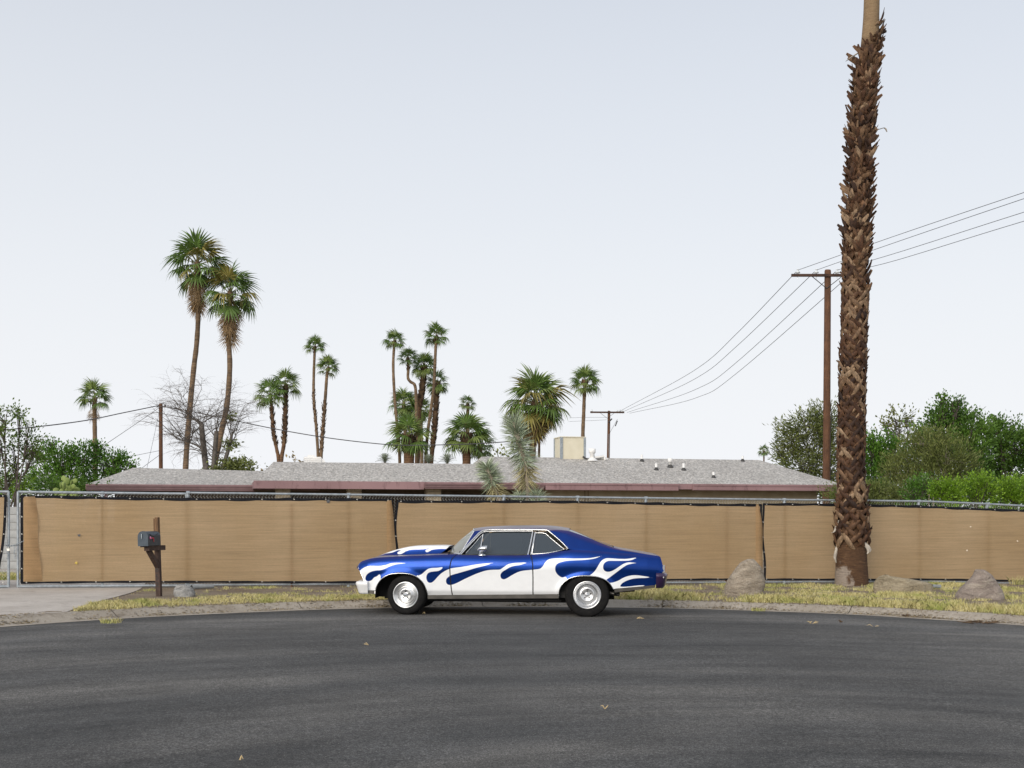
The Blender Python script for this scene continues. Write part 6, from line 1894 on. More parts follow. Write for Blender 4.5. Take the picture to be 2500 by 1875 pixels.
def build_big_palm():
    Yp = 26.62
    path = [(2080, 1430), (2079, 1340), (2080, 1250), (2078, 1173), (2081, 970), (2086, 800), (2091, 591), (2099, 422), (2105, 295), (2113, 190), (2123, 110), (2127, 40), (2129, -60), (2131, -220), (2132, -420)]
    rpx = [41, 36, 30, 27, 26, 25, 25, 24, 24, 23, 21, 19, 18.5, 18, 18]
    pts = [at(a, b, Yp) for a, b in path]
    base = Vector((pts[0].x, Yp, vz(pts[0].x, Yp) - .05))
    root = empty('big_palm', base, 0, 'huge palm trunk clad in criss-crossed leaf bases standing by the kerb', 'palm tree')
    n = 90
    q = crv([p - base for p in pts], n); rr = np.interp(np.linspace(0, len(path) - 1, n), range(len(path)), rpx) * Yp / FPX
    q[0][2] = 0.0
    P = []
    for i in range(n):
        row = []
        for k in range(29):
            t = 2 * PI * (k % 28) / 28
            w = 1 + .03 * mnoise.noise(Vector((math.cos(t) * 1.5, math.sin(t) * 1.5, q[i][2] * 1.2)))
            row.append((q[i][0] + math.cos(t) * rr[i] * w, q[i][1] + math.sin(t) * rr[i] * w, q[i][2]))
        P.append(row)
    mb = MB(); mb.grid(P, n, 29); mb.build('trunk', MAT['big_trunk'], root)
    zz = q[:, 2]
    z_lo = (at(0, 1335, Yp) - base).z; z_hi = (at(0, 52, Yp) - base).z
    ms = {0: [boot_mesh(s, 0) for s in range(9)], 1: [boot_mesh(20 + s, 1) for s in range(6)], 2: [boot_mesh(40 + s, 2) for s in range(4)]}
    rs = random.Random(5); todo = []
    z = z_lo; row = 0
    while z < z_hi:
        cx, cy, r = (np.interp(z, zz, a) for a in (q[:, 0], q[:, 1], rr))
        f = (z - z_lo) / (z_hi - z_lo)
        cnt = 8
        for k in range(cnt):
            a = 2 * PI * (k + .5 * (row % 2)) / cnt + rs.uniform(-.07, .07)
            # the clad part ends slantwise at the top
            if z > z_hi - .50 + .48 * math.cos(a) + rs.uniform(-.1, .1): continue
            style = 0 if f < .52 + rs.uniform(-.06, .06) else (1 if rs.random() < .75 else 2)
            todo.append((math.sin(a), a, z + rs.uniform(-.03, .03), cx, cy, r, style, f))
        z += .155 if f < .55 else .14
        row += 1
    todo.sort(key=lambda t: t[0])               # most camera-facing first
    rest = MB()
    for i, (_, a, z, cx, cy, r, style, f) in enumerate(todo):
        me = rs.choice(ms[style])
        p = Vector((cx + math.cos(a) * r * .93, cy + math.sin(a) * r * .93, z))
        sc = rs.uniform(.85, 1.15) * (1.12 if f < .10 else 1.0)
        E = Euler((rs.uniform(-.12, .06) - (.12 if style else 0), rs.uniform(-.16, .16), a - PI / 2))
        if i < 300: link('leaf_base', me, root, p, E, (sc, sc * (1.25 if f < .1 else 1.0), sc))
        else:
            M = Matrix.LocRotScale(p, E, Vector((sc, sc, sc)))
            rest.add([M @ v.co for v in me.vertices], [tuple(pl.vertices) for pl in me.polygons], 0, True)
    o = rest.build('leaf_bases', MAT['palm_boot'], root); o['kind'] = 'stuff'
    # curled grey strips hanging loose near the foot and stubs sticking out
    pm('strip_grey', (0.30, 0.27, 0.23), (0.48, 0.44, 0.38), 12, .8)
    def loose(pxs, w, off):
        W = [at(a, b, Yp - off) - base for a, b in pxs]; s = [Vector(p) for p in crv(W, 10)]
        PP = []
        for i, p in enumerate(s):
            ww = w * math.sin(PI * (.12 + .8 * i / 9)); PP.append([p + Vector((-ww, .02, 0)), p + Vector((0, -.02, 0)), p + Vector((ww, .015, 0))])
        mb = MB(); mb.grid(PP, 10, 3); mb.build('loose_strip', MAT['strip_grey'], root)
    loose([(2046, 1322), (2042, 1345), (2039, 1360), (2042, 1374)], .035, .05)
    loose([(2088, 1320), (2105, 1322), (2118, 1334), (2123, 1345), (2118, 1352)], .055, .30)
    loose([(2106, 1308), (2116, 1310), (2124, 1315)], .05, .26)
    loose([(2048, 1270), (2043, 1285), (2038, 1298), (2030, 1301)], .03, .05)
    loose([(2110, 1246), (2118, 1242), (2116, 1256)], .03, .1)
    loose([(2074, 1260), (2086, 1264), (2091, 1272)], .04, .32)
    loose([(2118, 322), (2140, 317), (2160, 312), (2166, 322)], .03, .0)
    loose([(2112, 118), (2090, 132), (2064, 150)], .03, .1)
    # crown above the picture
    top = q[-1]
    for k in range(26):
        o = link('frond', FR['green'][k % 4][k % 2], root, Vector(top), (rs.uniform(-.3, .3), rad(-(80 - 110 * k / 26)), k * 2.4), (2.2, 2.2, 2.2))
build_big_palm()
# ------------------------------------------------------------------ broadleaf trees, shrubs, yucca, grass
def leafmat(name, c1, c2, transl=.3, isl=.4): return pm(name, c1, c2, 1.2, .55, island=isl, transl=transl)
leafmat('leaf_mid', (0.055, 0.145, 0.014), (0.115, 0.235, 0.026))
leafmat('leaf_dark', (0.055, 0.130, 0.018), (0.125, 0.230, 0.030))
leafmat('leaf_olive', (0.12, 0.155, 0.036), (0.205, 0.235, 0.070))
leafmat('leaf_bright', (0.115, 0.235, 0.012), (0.235, 0.390, 0.028))
leafmat('leaf_poplar', (0.065, 0.125, 0.018), (0.14, 0.21, 0.035))
leafmat('leaf_yellowish', (0.12, 0.15, 0.03), (0.20, 0.21, 0.055))
leafmat('leaf_straw', (0.26, 0.20, 0.09), (0.36, 0.28, 0.14))
pm('bark', (0.045, 0.035, 0.028), (0.11, 0.09, 0.075), 6, .9)
pm('bark_grey', (0.075, 0.065, 0.058), (0.15, 0.135, 0.12), 6, .9)
pm('twig_brown', (0.085, 0.068, 0.056), (0.15, 0.125, 0.105), 6, .9)
pm('bark_pale', (0.22, 0.19, 0.15), (0.34, 0.30, 0.24), 6, .9)
pm('cactus_green', (0.14, 0.20, 0.045), (0.22, 0.28, 0.075), 4, .7)

def leaves_np(cent, size, rng, aspect=.55, up=0.25, dirs=None):
    """one folded leaf (quad) per centre"""
    n = len(cent)
    d = rng.normal(size=(n, 3)) if dirs is None else dirs + rng.normal(size=(n, 3)) * .35
    d[:, 2] += up
    d /= np.linalg.norm(d, axis=1)[:, None]
    r = rng.normal(size=(n, 3)); s = np.cross(d, r); s /= np.linalg.norm(s, axis=1)[:, None] + 1e-9
    sz = size * rng.uniform(.6, 1.25, n)[:, None]
    nn = np.cross(d, s)
    a = cent - d * sz * .5; t = cent + d * sz * .5
    l = cent + s * sz * aspect * .5 + nn * sz * .08; q = cent - s * sz * aspect * .5 + nn * sz * .08
    V = np.stack([a, l, t, q], 1).reshape(-1, 3)
    Fq = np.arange(4 * n).reshape(n, 4)
    return V, Fq

def blob_tree(name, label, cat, Y, base_px, blobs, leaf, mat, bark='bark', seed=1, cover=2.6, depth=.8, tw=9, group=None, trunk_r=.12, twigs=True, aspect=.55, up=.2, dirfun=None, spiky=0.0):
    """blobs: (px, py, rx, ry) in photo pixels; leaves sit on twigs spread through each clump"""
    rng = np.random.default_rng(seed); s = Y / FPX
    bx = (base_px - 1250) * s
    base = np.array([bx, Y, vz(bx, Y) if Y < 400 else 0])
    root = empty(name, tuple(base), 0, label, cat, group)
    C, D = [], []
    tb = MB(); first = True
    for (px, py, rx, ry) in blobs:
        c = np.array([(px - 1250) * s, Y + rng.uniform(-.5, .5) * rx * s, CAMZ - (py - HORIZON) * s])
        r = np.array([rx * s, (rx + ry) * .5 * s * depth, ry * s])
        ntw = int(cover * PI * rx * ry * s * s / (leaf * leaf * aspect * .55) / tw) + 1
        dirn = rng.normal(size=(ntw, 3)); dirn /= np.linalg.norm(dirn, axis=1)[:, None]
        rad_ = rng.uniform(.25, 1.0, ntw) ** .5
        lump = np.array([mnoise.noise(Vector(d * 2.2 + seed + px * .1)) for d in dirn])
        rad_ = rad_ * (1 + .42 * lump)
        tips = c + dirn * r * rad_[:, None]
        out = dirn * np.array([1, 1, .6]) + np.array([0, 0, .45 + spiky])
        if dirfun is not None: out = np.array([dirfun(d) for d in dirn])
        out /= np.linalg.norm(out, axis=1)[:, None]
        ln = leaf * tw * .38
        for k in range(tw):
            f = (k / (tw - 1) - .5)
            C.append(tips + out * ln * f + rng.normal(size=(ntw, 3)) * leaf * .45); D.append(out)
        if twigs:
            b0 = Vector(base) + Vector((0, 0, .1)); b1 = Vector(c)
            mid = b0.lerp(b1, .5) + Vector((rng.uniform(-.2, .2), rng.uniform(-.2, .2), .15 * (b1 - b0).length * .3))
            tb.tube([v - Vector(base) for v in (Vector(p) for p in crv([b0, mid, b1], 8))], [trunk_r * .55 * (1 - .8 * i / 7) for i in range(8)], 6)
            for q in range(min(14, ntw)):
                e = Vector(tips[rng.integers(ntw)])
                st_ = b1.lerp(mid, rng.uniform(0, .5))
                tb.tube([st_ - Vector(base), st_.lerp(e, .55) + Vector((0, 0, .06 * (e - st_).length)) - Vector(base), e - Vector(base)], [trunk_r * .25, trunk_r * .15, trunk_r * .05], 4, cap=False)
    cent = np.concatenate(C); dd = np.concatenate(D)
    V, Fq = leaves_np(cent, leaf, rng, aspect, up, dd)
    o = link('crown', mesh_np('crown', V - base, Fq, MAT[mat]), root)
    if tb.v: tb.build('trunk', MAT[bark], root)
    return root

blob_tree('poplar_tree', 'airy tree with dark twigs at the left picture edge', 'tree', 36, 18, [(20, 1015, 55, 28), (5, 1060, 50, 38), (70, 1060, 38, 40), (30, 1110, 55, 40), (85, 1105, 28, 30), (10, 1160, 50, 32), (-60, 1050, 60, 70), (-60, 1140, 60, 60), (48, 1005, 12, 18)], .085, 'leaf_poplar', 'bark', 11, 1.3, tw=6, trunk_r=.07)
blob_tree('leafy_shrub', 'dense green shrub mound left of the house', 'shrub', 44, 190, [(150, 1120, 45, 36), (205, 1110, 50, 36), (255, 1130, 50, 36), (120, 1165, 50, 40), (180, 1165, 60, 42), (240, 1175, 55, 38), (300, 1160, 34, 26), (285, 1120, 26, 18), (240, 1085, 22, 14), (120, 1085, 22, 18), (95, 1110, 22, 22), (320, 1135, 14, 10)], .105, 'leaf_mid', 'bark', 12, 3.6, trunk_r=.08)
blob_tree('leafy_shrub', 'darker shrub in front at the foot of the green mound', 'shrub', 40, 130, [(100, 1190, 60, 30), (170, 1195, 60, 26), (230, 1198, 45, 22), (40, 1195, 40, 26)], .10, 'leaf_dark', 'bark', 13, 2.6, trunk_r=.05)
blob_tree('leafy_shrub', 'yellow-green bush under the airy left tree', 'shrub', 38, 10, [(10, 1180, 45, 26), (60, 1185, 30, 22), (-40, 1180, 50, 30), (15, 1215, 60, 20)], .09, 'leaf_bright', 'bark', 14, 2.0, trunk_r=.05)
blob_tree('citrus_tree', 'tall dark citrus tree behind the hedge at right', 'tree', 47, 2320, [(2320, 1005, 45, 30), (2360, 1010, 34, 24), (2290, 1020, 30, 24), (2300, 1060, 70, 45), (2370, 1060, 60, 48), (2270, 1110, 60, 50), (2340, 1120, 80, 60), (2300, 975, 14, 14), (2330, 985, 16, 12), (2255, 1060, 26, 22)], .125, 'leaf_dark', 'bark', 21, 4.2, spiky=.25, trunk_r=.14)
blob_tree('citrus_tree', 'dark round tree at the right picture edge', 'tree', 49, 2460, [(2440, 1060, 55, 40), (2490, 1090, 60, 48), (2420, 1115, 60, 50), (2480, 1150, 70, 50), (2550, 1100, 70, 70), (2640, 1120, 80, 70), (2720, 1150, 80, 60), (2435, 1030, 20, 14), (2410, 1170, 50, 40)], .125, 'leaf_dark', 'bark', 22, 4.2, trunk_r=.14)
blob_tree('leafy_tree', 'bright green tree close right of the big palm', 'tree', 46, 2150, [(2140, 1080, 38, 26), (2130, 1110, 45, 40), (2180, 1100, 50, 40), (2125, 1160, 50, 44), (2175, 1160, 55, 44), (2120, 1200, 50, 30)], .115, 'leaf_mid', 'bark', 23, 4.2, trunk_r=.12)
blob_tree('leafy_tree', 'sparse yellowish tree top above the bright green tree', 'tree', 50, 2190, [(2190, 1025, 34, 24), (2165, 1035, 24, 16), (2215, 1020, 24, 24), (2200, 1055, 40, 26)], .13, 'leaf_yellowish', 'bark_grey', 24, 1.2, trunk_r=.08)
blob_tree('wispy_tree', 'wispy olive tree behind the brown utility pole', 'tree', 56, 1985, [(1960, 1040, 60, 40), (2010, 1020, 45, 40), (1925, 1070, 45, 36), (1985, 1090, 75, 45), (1950, 1130, 70, 40), (2030, 1060, 50, 50), (2020, 1140, 60, 50), (1905, 1105, 26, 24), (2040, 1200, 60, 40), (1980, 1180, 60, 40)], .22, 'leaf_olive', 'bark_grey', 25, 2.6, tw=6, aspect=.22, up=-.1, trunk_r=.10)
blob_tree('grey_shrub', 'large grey-olive twiggy shrub in front of the citrus trees', 'shrub', 42, 2270, [(2270, 1080, 70, 40), (2240, 1120, 75, 45), (2310, 1110, 70, 45), (2270, 1160, 90, 40), (2350, 1140, 50, 36), (2200, 1150, 50, 40)], .13, 'leaf_olive', 'bark_pale', 26, 2.6, tw=6, aspect=.26, spiky=.3, trunk_r=.06)
blob_tree('grey_shrub', 'low tangled olive undergrowth between palm and hedge', 'shrub', 38, 2170, [(2150, 1200, 50, 30), (2200, 1205, 45, 28), (2120, 1205, 40, 30), (2060, 1205, 50, 26), (2160, 1270, 60, 50), (2080, 1270, 50, 50), (2185, 1225, 40, 24), (2125, 1232, 40, 24), (2215, 1232, 34, 20)], .10, 'leaf_olive', 'bark_pale', 27, 3.2, tw=6, aspect=.3, trunk_r=.04)
blob_tree('leafy_shrub', 'dark shrubbery filling the gap behind the bright hedge', 'shrub', 44, 2300, [(2080, 1215, 50, 40), (2150, 1215, 50, 40), (2230, 1205, 55, 40), (2310, 1205, 60, 40), (2390, 1200, 60, 40), (2470, 1200, 60, 40), (2550, 1200, 60, 40), (2160, 1265, 60, 40), (2260, 1265, 70, 40), (2370, 1265, 70, 40), (2480, 1265, 70, 40)], .13, 'leaf_dark', 'bark', 29, 3.2, trunk_r=.05)
hb = [(2235, 1200, 32, 34), (2250, 1180, 28, 22), (2232, 1260, 36, 46)]
blob_tree('clipped_hedge', 'darker rounded clipped bush at the left end of the bright hedge', 'hedge', 36, 2235, hb, .07, 'leaf_mid', 'bark', 28, 3.6, trunk_r=.05, group='clipped bushes by the fence')
for k, (px, bl, lb) in enumerate(((2310, [(2300, 1205, 32, 30), (2320, 1190, 34, 28), (2290, 1195, 24, 22), (2330, 1215, 30, 22), (2310, 1270, 42, 50)], 'bright green clipped bush left of the hedge middle'),
                                  (2400, [(2385, 1185, 40, 30), (2370, 1205, 34, 28), (2410, 1205, 36, 26), (2400, 1175, 26, 18), (2395, 1270, 46, 50)], 'bright green clipped bush, tallest of the hedge'),
                                  (2475, [(2460, 1195, 36, 32), (2490, 1190, 36, 30), (2475, 1212, 40, 22), (2478, 1275, 46, 50)], 'bright green clipped bush at the right picture edge'),
                                  (2560, [(2540, 1195, 36, 32), (2580, 1195, 40, 34), (2560, 1275, 50, 50)], 'bright green clipped bush running out of the picture'), (2700, [(2640, 1200, 50, 34), (2700, 1198, 50, 34), (2760, 1200, 50, 34), (2660, 1275, 60, 50), (2740, 1275, 60, 50)], 'bright green clipped bush beyond the right picture edge'))):
    blob_tree('clipped_hedge', lb, 'hedge', 34 + .4 * k, px, bl, .065, 'leaf_bright', 'bark', 30 + k, 3.6, trunk_r=.05, group='clipped bushes by the fence')
blob_tree('leafy_shrub', 'dry sparse bush behind the roof right of the squat palm', 'shrub', 70, 1245, [(1240, 1105, 24, 12), (1262, 1110, 18, 10), (1225, 1112, 14, 8)], .22, 'leaf_yellowish', 'bark_grey', 41, .9, trunk_r=.05)
blob_tree('leafy_shrub', 'thin dry bush top peeking over the roof by the chimney', 'shrub', 70, 725, [(725, 1120, 16, 8), (735, 1126, 12, 6), (650, 1140, 10, 8)], .2, 'leaf_straw', 'bark_grey', 42, .6, trunk_r=.04)

# ---- bare tree between the tall palms
def bare_tree():
    rs = random.Random(17); Y = 62.0
    b = at(505, 1150, Y); base = Vector((b.x, Y, 0.1))
    root = empty('bare_tree', base, 0, 'leafless grey tree with thick lopped limbs between the tall palms', 'tree')
    mb = MB(); tw = MB(); leaf_c = []
    def branch(p, d, L, r, lev):
        pts = [p]; k = 5
        for i in range(k):
            d = (d + Vector((rs.uniform(-.28, .28), rs.uniform(-.28, .28), rs.uniform(-.12, .16) - (.10 if lev >= 3 else 0)))).normalized()
            pts.append(pts[-1] + d * L / k)
        (mb if lev < 3 else tw).tube(pts, [r * (1 - .6 * i / k) for i in range(k + 1)], 6 if lev < 2 else 4 if lev < 3 else 3, cap=False)
        if lev >= 5: return
        n = (4, 5, 4, 4, 3)[lev]
        for _ in range(n):
            i = rs.randint(1 if lev else 2, k); q = pts[i]
            a = rs.uniform(0, 2 * PI)
            dd = (d * .65 + Vector((math.cos(a), math.sin(a) * .8, rs.uniform(-.25, .7))) * rs.uniform(.6, 1.05)).normalized()
            branch(q, dd, L * rs.uniform(.50, .78), r * .5, lev + 1)
    z0 = at(0, 1150, Y).z
    def limb(pxs, r0, r1):
        q = [Vector(p) for p in crv([at(a, b_, Y) - base for a, b_ in pxs], 10)]
        mb.tube(q, [r0 + (r1 - r0) * i / 9 for i in range(10)], 8); return q
    L1 = limb([(520, 1260), (510, 1190), (504, 1150), (497, 1090), (492, 1040), (494, 1033)], .19, .12)
    L2 = limb([(522, 1260), (520, 1180), (524, 1110), (528, 1060), (528, 1052)], .16, .10)
    L3 = limb([(518, 1200), (540, 1150), (560, 1090), (566, 1060)], .14, .07)
    L4 = limb([(498, 1100), (480, 1087), (455, 1078), (432, 1072)], .06, .02)
    L5 = limb([(495, 1045), (482, 1030), (468, 1022), (452, 1020)], .05, .02)
    for L, n in ((L1, 14), (L2, 10), (L3, 10), (L4, 9), (L5, 8)):
        for _ in range(n):
            q = L[rs.randint(4, 9)]; a = rs.uniform(0, 2 * PI)
            branch(q, Vector((math.cos(a), math.sin(a) * .7, rs.uniform(.2, 1.5))).normalized(), rs.uniform(1.0, 1.9), .026, 2)
    mb.build('limbs', MAT['bark_grey'], root)
    o = tw.build('twigs', MAT['twig_brown'], root); o['kind'] = 'stuff'
    rng = np.random.default_rng(3); C = []
    for (px, py, rx, ry, n) in ((575, 1135, 42, 16, 900), (562, 1085, 18, 14, 160), (566, 1018, 10, 12, 60), (545, 1150, 34, 10, 500), (600, 1152, 20, 8, 160)):
        c = np.array(at(px, py, Y)); s = Y / FPX
        C.append(c + rng.normal(size=(n, 3)) * np.array([rx * s, rx * s * .5, ry * s]) * .55)
    V, Fq = leaves_np(np.concatenate(C), .17, rng, .6)
    link('leaf_clumps', mesh_np('leaf_clumps', V - np.array(base), Fq, MAT['leaf_olive']), root)['kind'] = 'stuff'
bare_tree()

# ---- yucca standing just inside the fence
pm('yucca_leaf', (0.30, 0.37, 0.26), (0.44, 0.51, 0.37), 1.5, .6, island=.3)
pm('yucca_old', (0.34, 0.31, 0.16), (0.48, 0.44, 0.25), 1.5, .7, island=.3)
def build_yucca():
    Y = 30.0; s = Y / FPX; rng = np.random.default_rng(8)
    def to(px, py): return np.array(at(px, py, Y))
    bx = at(1265, 1300, Y).x
    base = np.array([bx, Y, fgz(0, 4)])
    root = empty('yucca', tuple(base), 0, 'tall spiky grey-green yucca rising above the fence behind the car', 'yucca')
    stems = [([(1290, 1400), (1288, 1260), (1285, 1150), (1268, 1085), (1256, 1030)], 46, 1150, 1005, .44),
             ([(1240, 1400), (1225, 1250), (1208, 1190), (1196, 1160), (1188, 1140)], 36, 1230, 1125, .38),
             ([(1272, 1420), (1272, 1300), (1272, 1212)], 30, 1240, 1215, .34),
             ([(1300, 1420), (1304, 1300), (1310, 1208)], 30, 1240, 1212, .36)]
    for q, (pxs, lr, ylow, ytop, ll) in enumerate(stems):
        P = crv([to(a, b) for a, b in pxs], 40)
        mb = MB(); mb.tube([Vector(p) - Vector(base) for p in P], [.07] * 40, 8); mb.build('stem', MAT['bark_pale'], root)
        C, D, K = [], [], []
        n = (900, 560, 300, 300)[q]
        for i in range(n):
            f = rng.uniform(.40 if q < 2 else .75, 1.0) ; j = f * 39; j0 = min(38, int(j)); p = P[j0] + (P[j0 + 1] - P[j0]) * (j - j0)
            ax = P[j0 + 1] - P[j0]; ax /= np.linalg.norm(ax)
            d = rng.normal(size=3); d -= ax * (d @ ax); d /= np.linalg.norm(d)
            tip = max(0, (f - .55) / .45)
            lift = -.5 + 1.5 * tip + rng.normal() * .2 if q < 2 else rng.uniform(.1, 1.8)
            v = d + ax * lift; v /= np.linalg.norm(v); C.append(p); D.append(v); K.append(f)
        C, D, K = np.array(C), np.array(D), np.array(K)
        L = (ll * rng.uniform(.75, 1.15, n))[:, None]; w = .010
        sd = np.cross(D, rng.normal(size=D.shape)); sd /= np.linalg.norm(sd, axis=1)[:, None]
        mid = C + D * L * .5; tip = C + D * L; tip[:, 2] -= .03
        V = np.stack([C - sd * w, C + sd * w, mid + sd * w * .9, tip, mid - sd * w * .9], 1)
        for nm, sel, mt in (('leaf_rosette', K > .56, 'yucca_leaf'), ('old_leaves', K <= .56, 'yucca_old')):
            if not sel.any(): continue
            vv = V[sel].reshape(-1, 3) - base; m_ = sel.sum()
            o = link(nm, mesh_np(nm, vv, np.arange(5 * m_).reshape(m_, 5), MAT[mt]), root); o['kind'] = 'stuff'
build_yucca()

# ---- prickly pear beside the driveway
def prickly_pear():
    Y = 31.0; rs = random.Random(4)
    b = at(157, 1210, Y); base = Vector((b.x, Y, vz(b.x, Y)))
    root = empty('prickly_pear', base, 0, 'pale green prickly pear showing above the gate cloth', 'cactus')
    prof = [(0, 0), (.35, .05), (.85, .3), (1, .6), (.85, .88), (.4, 1.0), (0, 1.02)]
    mb = MB(); mb.lathe(prof, 12, Matrix.Diagonal((.40, .12, 1, 1))); me = mb.mesh('pad', MAT['cactus_green'])
    s_ = Y / FPX
    for px, top in ((140, 1192), (148, 1178), (155, 1166), (161, 1180), (167, 1172), (174, 1186), (182, 1190), (152, 1196), (170, 1198)):
        x = (px - 157) * s_; zt = CAMZ - (top - HORIZON) * s_ - base.z
        x0 = x * .25; n = int(zt / .205); t0 = 0.0
        p = Vector((x0, rs.uniform(-.25, .25), 0)); 
        for k in range(n + 1):
            z1 = zt * (k + 1) / (n + 1); q = Vector((x0 + (x - x0) * (k + 1) / (n + 1) + rs.uniform(-.03, .03), p.y + rs.uniform(-.03, .03), z1))
            d = q - p; e = d.to_track_quat('Z', 'Y').to_euler(); e.rotate_axis('Z', rs.uniform(-1.2, 1.2))
            link('pad', me, root, p, e, (d.length * 1.05,) * 3)
            if k > n - 4 and rs.random() < .6:
                e2 = Euler((rs.uniform(-.5, .5), rs.choice((-1, 1)) * rs.uniform(.6, 1.1), rs.uniform(-.5, .5)))
                link('pad', me, root, p.lerp(q, .7), e2, (rs.uniform(.13, .19),) * 3)
            p = q
prickly_pear()

# ---- grass and weeds
def mat_grass():
    m, n, b = nodes_of('grass_blade')
    g = n.nodes.new('ShaderNodeNewGeometry'); v = coords(n, 'Object'); p = noise(n, v, 1.5, 4, .6)
    a = ramp(n, g.outputs['Random Per Island'], [(0, (0.38, 0.33, 0.12)), (.5, (0.56, 0.50, 0.21)), (1, (0.70, 0.64, 0.36))]).outputs['Color']
    gr = ramp(n, g.outputs['Random Per Island'], [(0, (0.19, 0.25, 0.04)), (1, (0.43, 0.46, 0.12))]).outputs['Color']
    c = mix(n, ramp(n, p, [(.47, 0), (.66, .9)]).outputs['Color'], a, gr)
    n.links.new(c, b.inputs['Base Color']); b.inputs['Roughness'].default_value = .7
mat_grass()
def in_drive(x, y):
    px = 1250 + x / y * FPX; ed = [gpt(150, 1499, .11), gpt(196, 1480, .13), gpt(280, 1459, .145), gpt(336, 1442, .145)]
    ys = [e[1] for e in ed]; xs = [e[0] for e in ed]
    return x < np.interp(y, ys, xs) + .05
def tuft_blades(cx, cy, n, h, spread, rng, V, Fq):
    for _ in range(n):
        a = rng.uniform(0, 2 * PI); r = spread * math.sqrt(rng.uniform()); x, y = cx + math.cos(a) * r, cy + math.sin(a) * r
        z = vz(x, y) - .008
        hh = h * rng.uniform(.45, 1.2); ln = rng.uniform(.1, .9) * hh; b = rng.uniform(0, 2 * PI) if rng.uniform() < .5 else a
        w = rng.uniform(.002, .0045); c = rng.uniform(0, 2 * PI)
        dx, dy = math.cos(c) * w, math.sin(c) * w
        k = len(V)
        mx, my = x + math.cos(b) * ln * .35, y + math.sin(b) * ln * .35
        V += [(x - dx, y - dy, z), (x + dx, y + dy, z), (mx + dx * .8, my + dy * .8, z + hh * .6), (x + math.cos(b) * ln, y + math.sin(b) * ln, z + hh), (mx - dx * .8, my - dy * .8, z + hh * .6)]
        Fq.append((k, k + 1, k + 2, k + 3, k + 4))
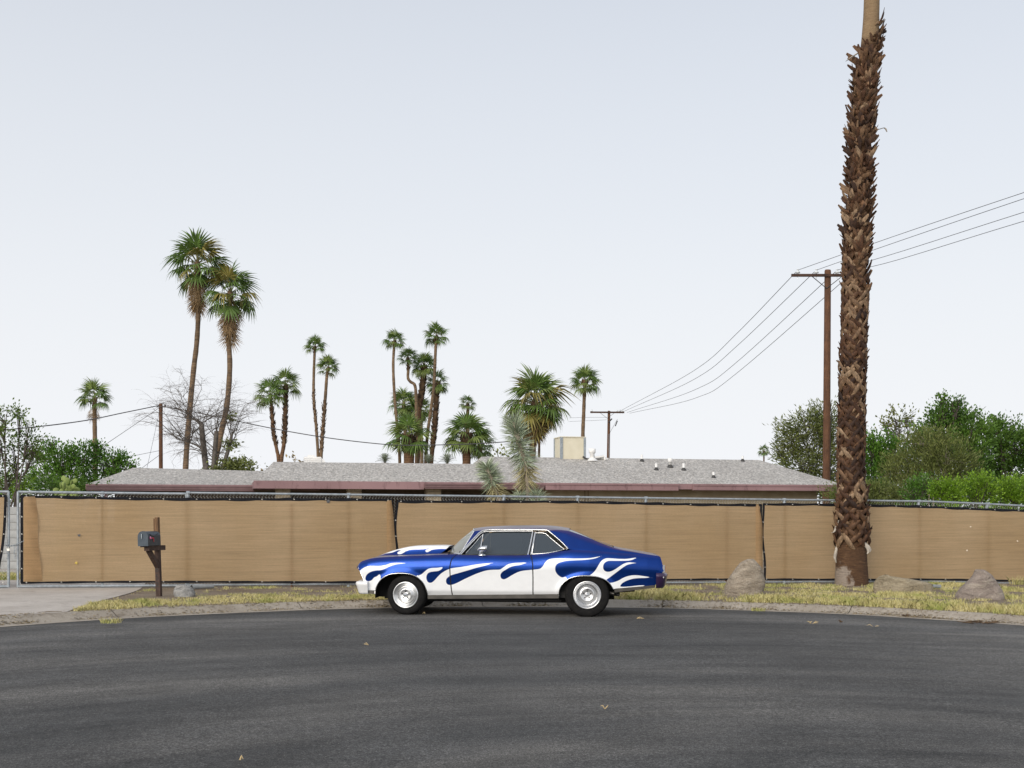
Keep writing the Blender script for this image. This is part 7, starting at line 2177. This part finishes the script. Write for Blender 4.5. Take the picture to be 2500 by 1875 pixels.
def build_grass():
    rng = np.random.default_rng(21); V, Fq = [], []
    tries = 0; made = 0
    while made < 10500 and tries < 120000:
        tries += 1
        x = rng.uniform(-8.0, 10.5); y = rng.uniform(17.0, 27.6)
        d = edge_dist(x, y)
        if d < .57: continue
        vf = -(x * SY) + (y - 25.3) * CY
        if vf > -.02: continue
        if in_drive(x, y): continue
        nz = mnoise.noise(Vector((x * .9, y * .9, 3))) * .6 + mnoise.noise(Vector((x * 2.6, y * 2.6, 7))) * .5
        if x < 2.0:
            w = .95 * math.exp(-((d - .85) / .7) ** 2) + .04
            if x > -4.9 and d > 1.6: w *= .25
        else:
            w = .75 * math.exp(-((d - .95) / .5) ** 2) + .26
        if x > 2 and x < 4.2: w *= .6
        if rng.uniform() > w + nz * 1.35 - .06: continue
        hgt = (.050 if x < 2 else .075) * (1 + .5 * nz) * (1.25 if .6 < d < 1.5 else .8)
        tuft_blades(x, y, int(rng.integers(6, 13)), hgt * rng.uniform(.5, 1.3), .06, rng, V, Fq); made += 1
    o = link('grass', mesh_np('grass', V, Fq, MAT['grass_blade']))
    tag(o, 'short dry yellow-green grass along the kerb', 'grass', kind='stuff')
    # weeds rooted in the gutter and against the fence
    for px, py, h, nn, sp, lb in ((270, 1512, .07, 160, .14, 'small yellow weed tuft growing in the gutter left of the mailbox'), (1852, 1484, .06, 130, .12, 'yellow weed spilling over the kerb below the tallest boulder'),
                                  (2482, 1432, .20, 120, .14, 'upright weed at the fence foot near the right edge'), (1913, 1428, .12, 80, .07, 'small weed at the fence foot right of the tallest boulder'),
                                  (1545, 1458, .16, 260, .26, 'greener grass tuft behind the rear bumper'), (905, 1455, .13, 300, .26, 'green grass tuft behind the front bumper')):
        x, y = gpt(px, py, .10); VV, FF = [], []
        tuft_blades(x, y, nn, h, sp, rng, VV, FF)
        dz = 0
        if edge_dist(x, y) < .55:
            dz = (R0(x) + .03) - vz(x, y)
        VV = [(a - x, b - y, c - vz(x, y) + dz * .6) for a, b, c in VV]
        o = link('weed', mesh_np('weed', VV, FF, MAT['grass_blade']), None, (x, y, vz(x, y)))
        tag(o, lb, 'weed', 'weed tufts')
    # chaff, twigs and grit gathered in the gutter
    V2, F2 = [], []
    i0, i1 = int(np.argmin(np.hypot(EDGE[:, 0] + 7.6, EDGE[:, 1] - 15.4))), int(np.argmin(np.hypot(EDGE[:, 0] - 8.4, EDGE[:, 1] - 16.6)))
    made = 0
    while made < 5200:
        i = int(rng.integers(i0, i1)); d = abs(rng.normal(.31, .07)) if rng.uniform() < .6 else abs(rng.normal(.56, .07))
        q = edge_pt(i, d) + rng.uniform(-.05, .05, 2) * T_[i]
        nz = mnoise.noise(Vector((q[0] * 1.3, q[1] * 1.3, 1)))
        if rng.uniform() > .35 + nz: continue
        z = R0(q[0]) + float(np.interp(d, [0, .28, .36, .46, .53, .60, .68], [.006, -.002, .018, .075, .100, .104, .10])) + .004
        a = rng.uniform(0, 2 * PI); l = rng.uniform(.012, .06); w = rng.uniform(.003, .007); k = len(V2)
        dx, dy = math.cos(a), math.sin(a)
        V2 += [(q[0] - dx * l / 2 - dy * w, q[1] - dy * l / 2 + dx * w, z), (q[0] - dx * l / 2 + dy * w, q[1] - dy * l / 2 - dx * w, z), (q[0] + dx * l / 2 + dy * w, q[1] + dy * l / 2 - dx * w, z + .004), (q[0] + dx * l / 2 - dy * w, q[1] + dy * l / 2 + dx * w, z + .01)]
        F2.append((k, k + 1, k + 2, k + 3)); made += 1
    pm('chaff', (0.10, 0.065, 0.035), (0.38, 0.30, 0.16), 30, .9, island=.6)
    tag(link('gutter_chaff', mesh_np('gutter_chaff', V2, F2, MAT['chaff'])), 'dry brown chaff and grit gathered along the gutter', 'debris', kind='stuff')
    # yellow grass beyond the gate
    V, Fq = [], []
    for _ in range(900):
        u, v = rng.uniform(upx(-60, 4), upx(130, 4)), rng.uniform(3.2, 5.2); p = F(u, v)
        tuft_blades(p.x, p.y, 8, .12, .1, rng, V, Fq)
    tag(link('grass', mesh_np('grass', V, Fq, MAT['grass_blade'])), 'strip of yellow grass seen through the gate gap', 'grass', kind='stuff')
build_grass()
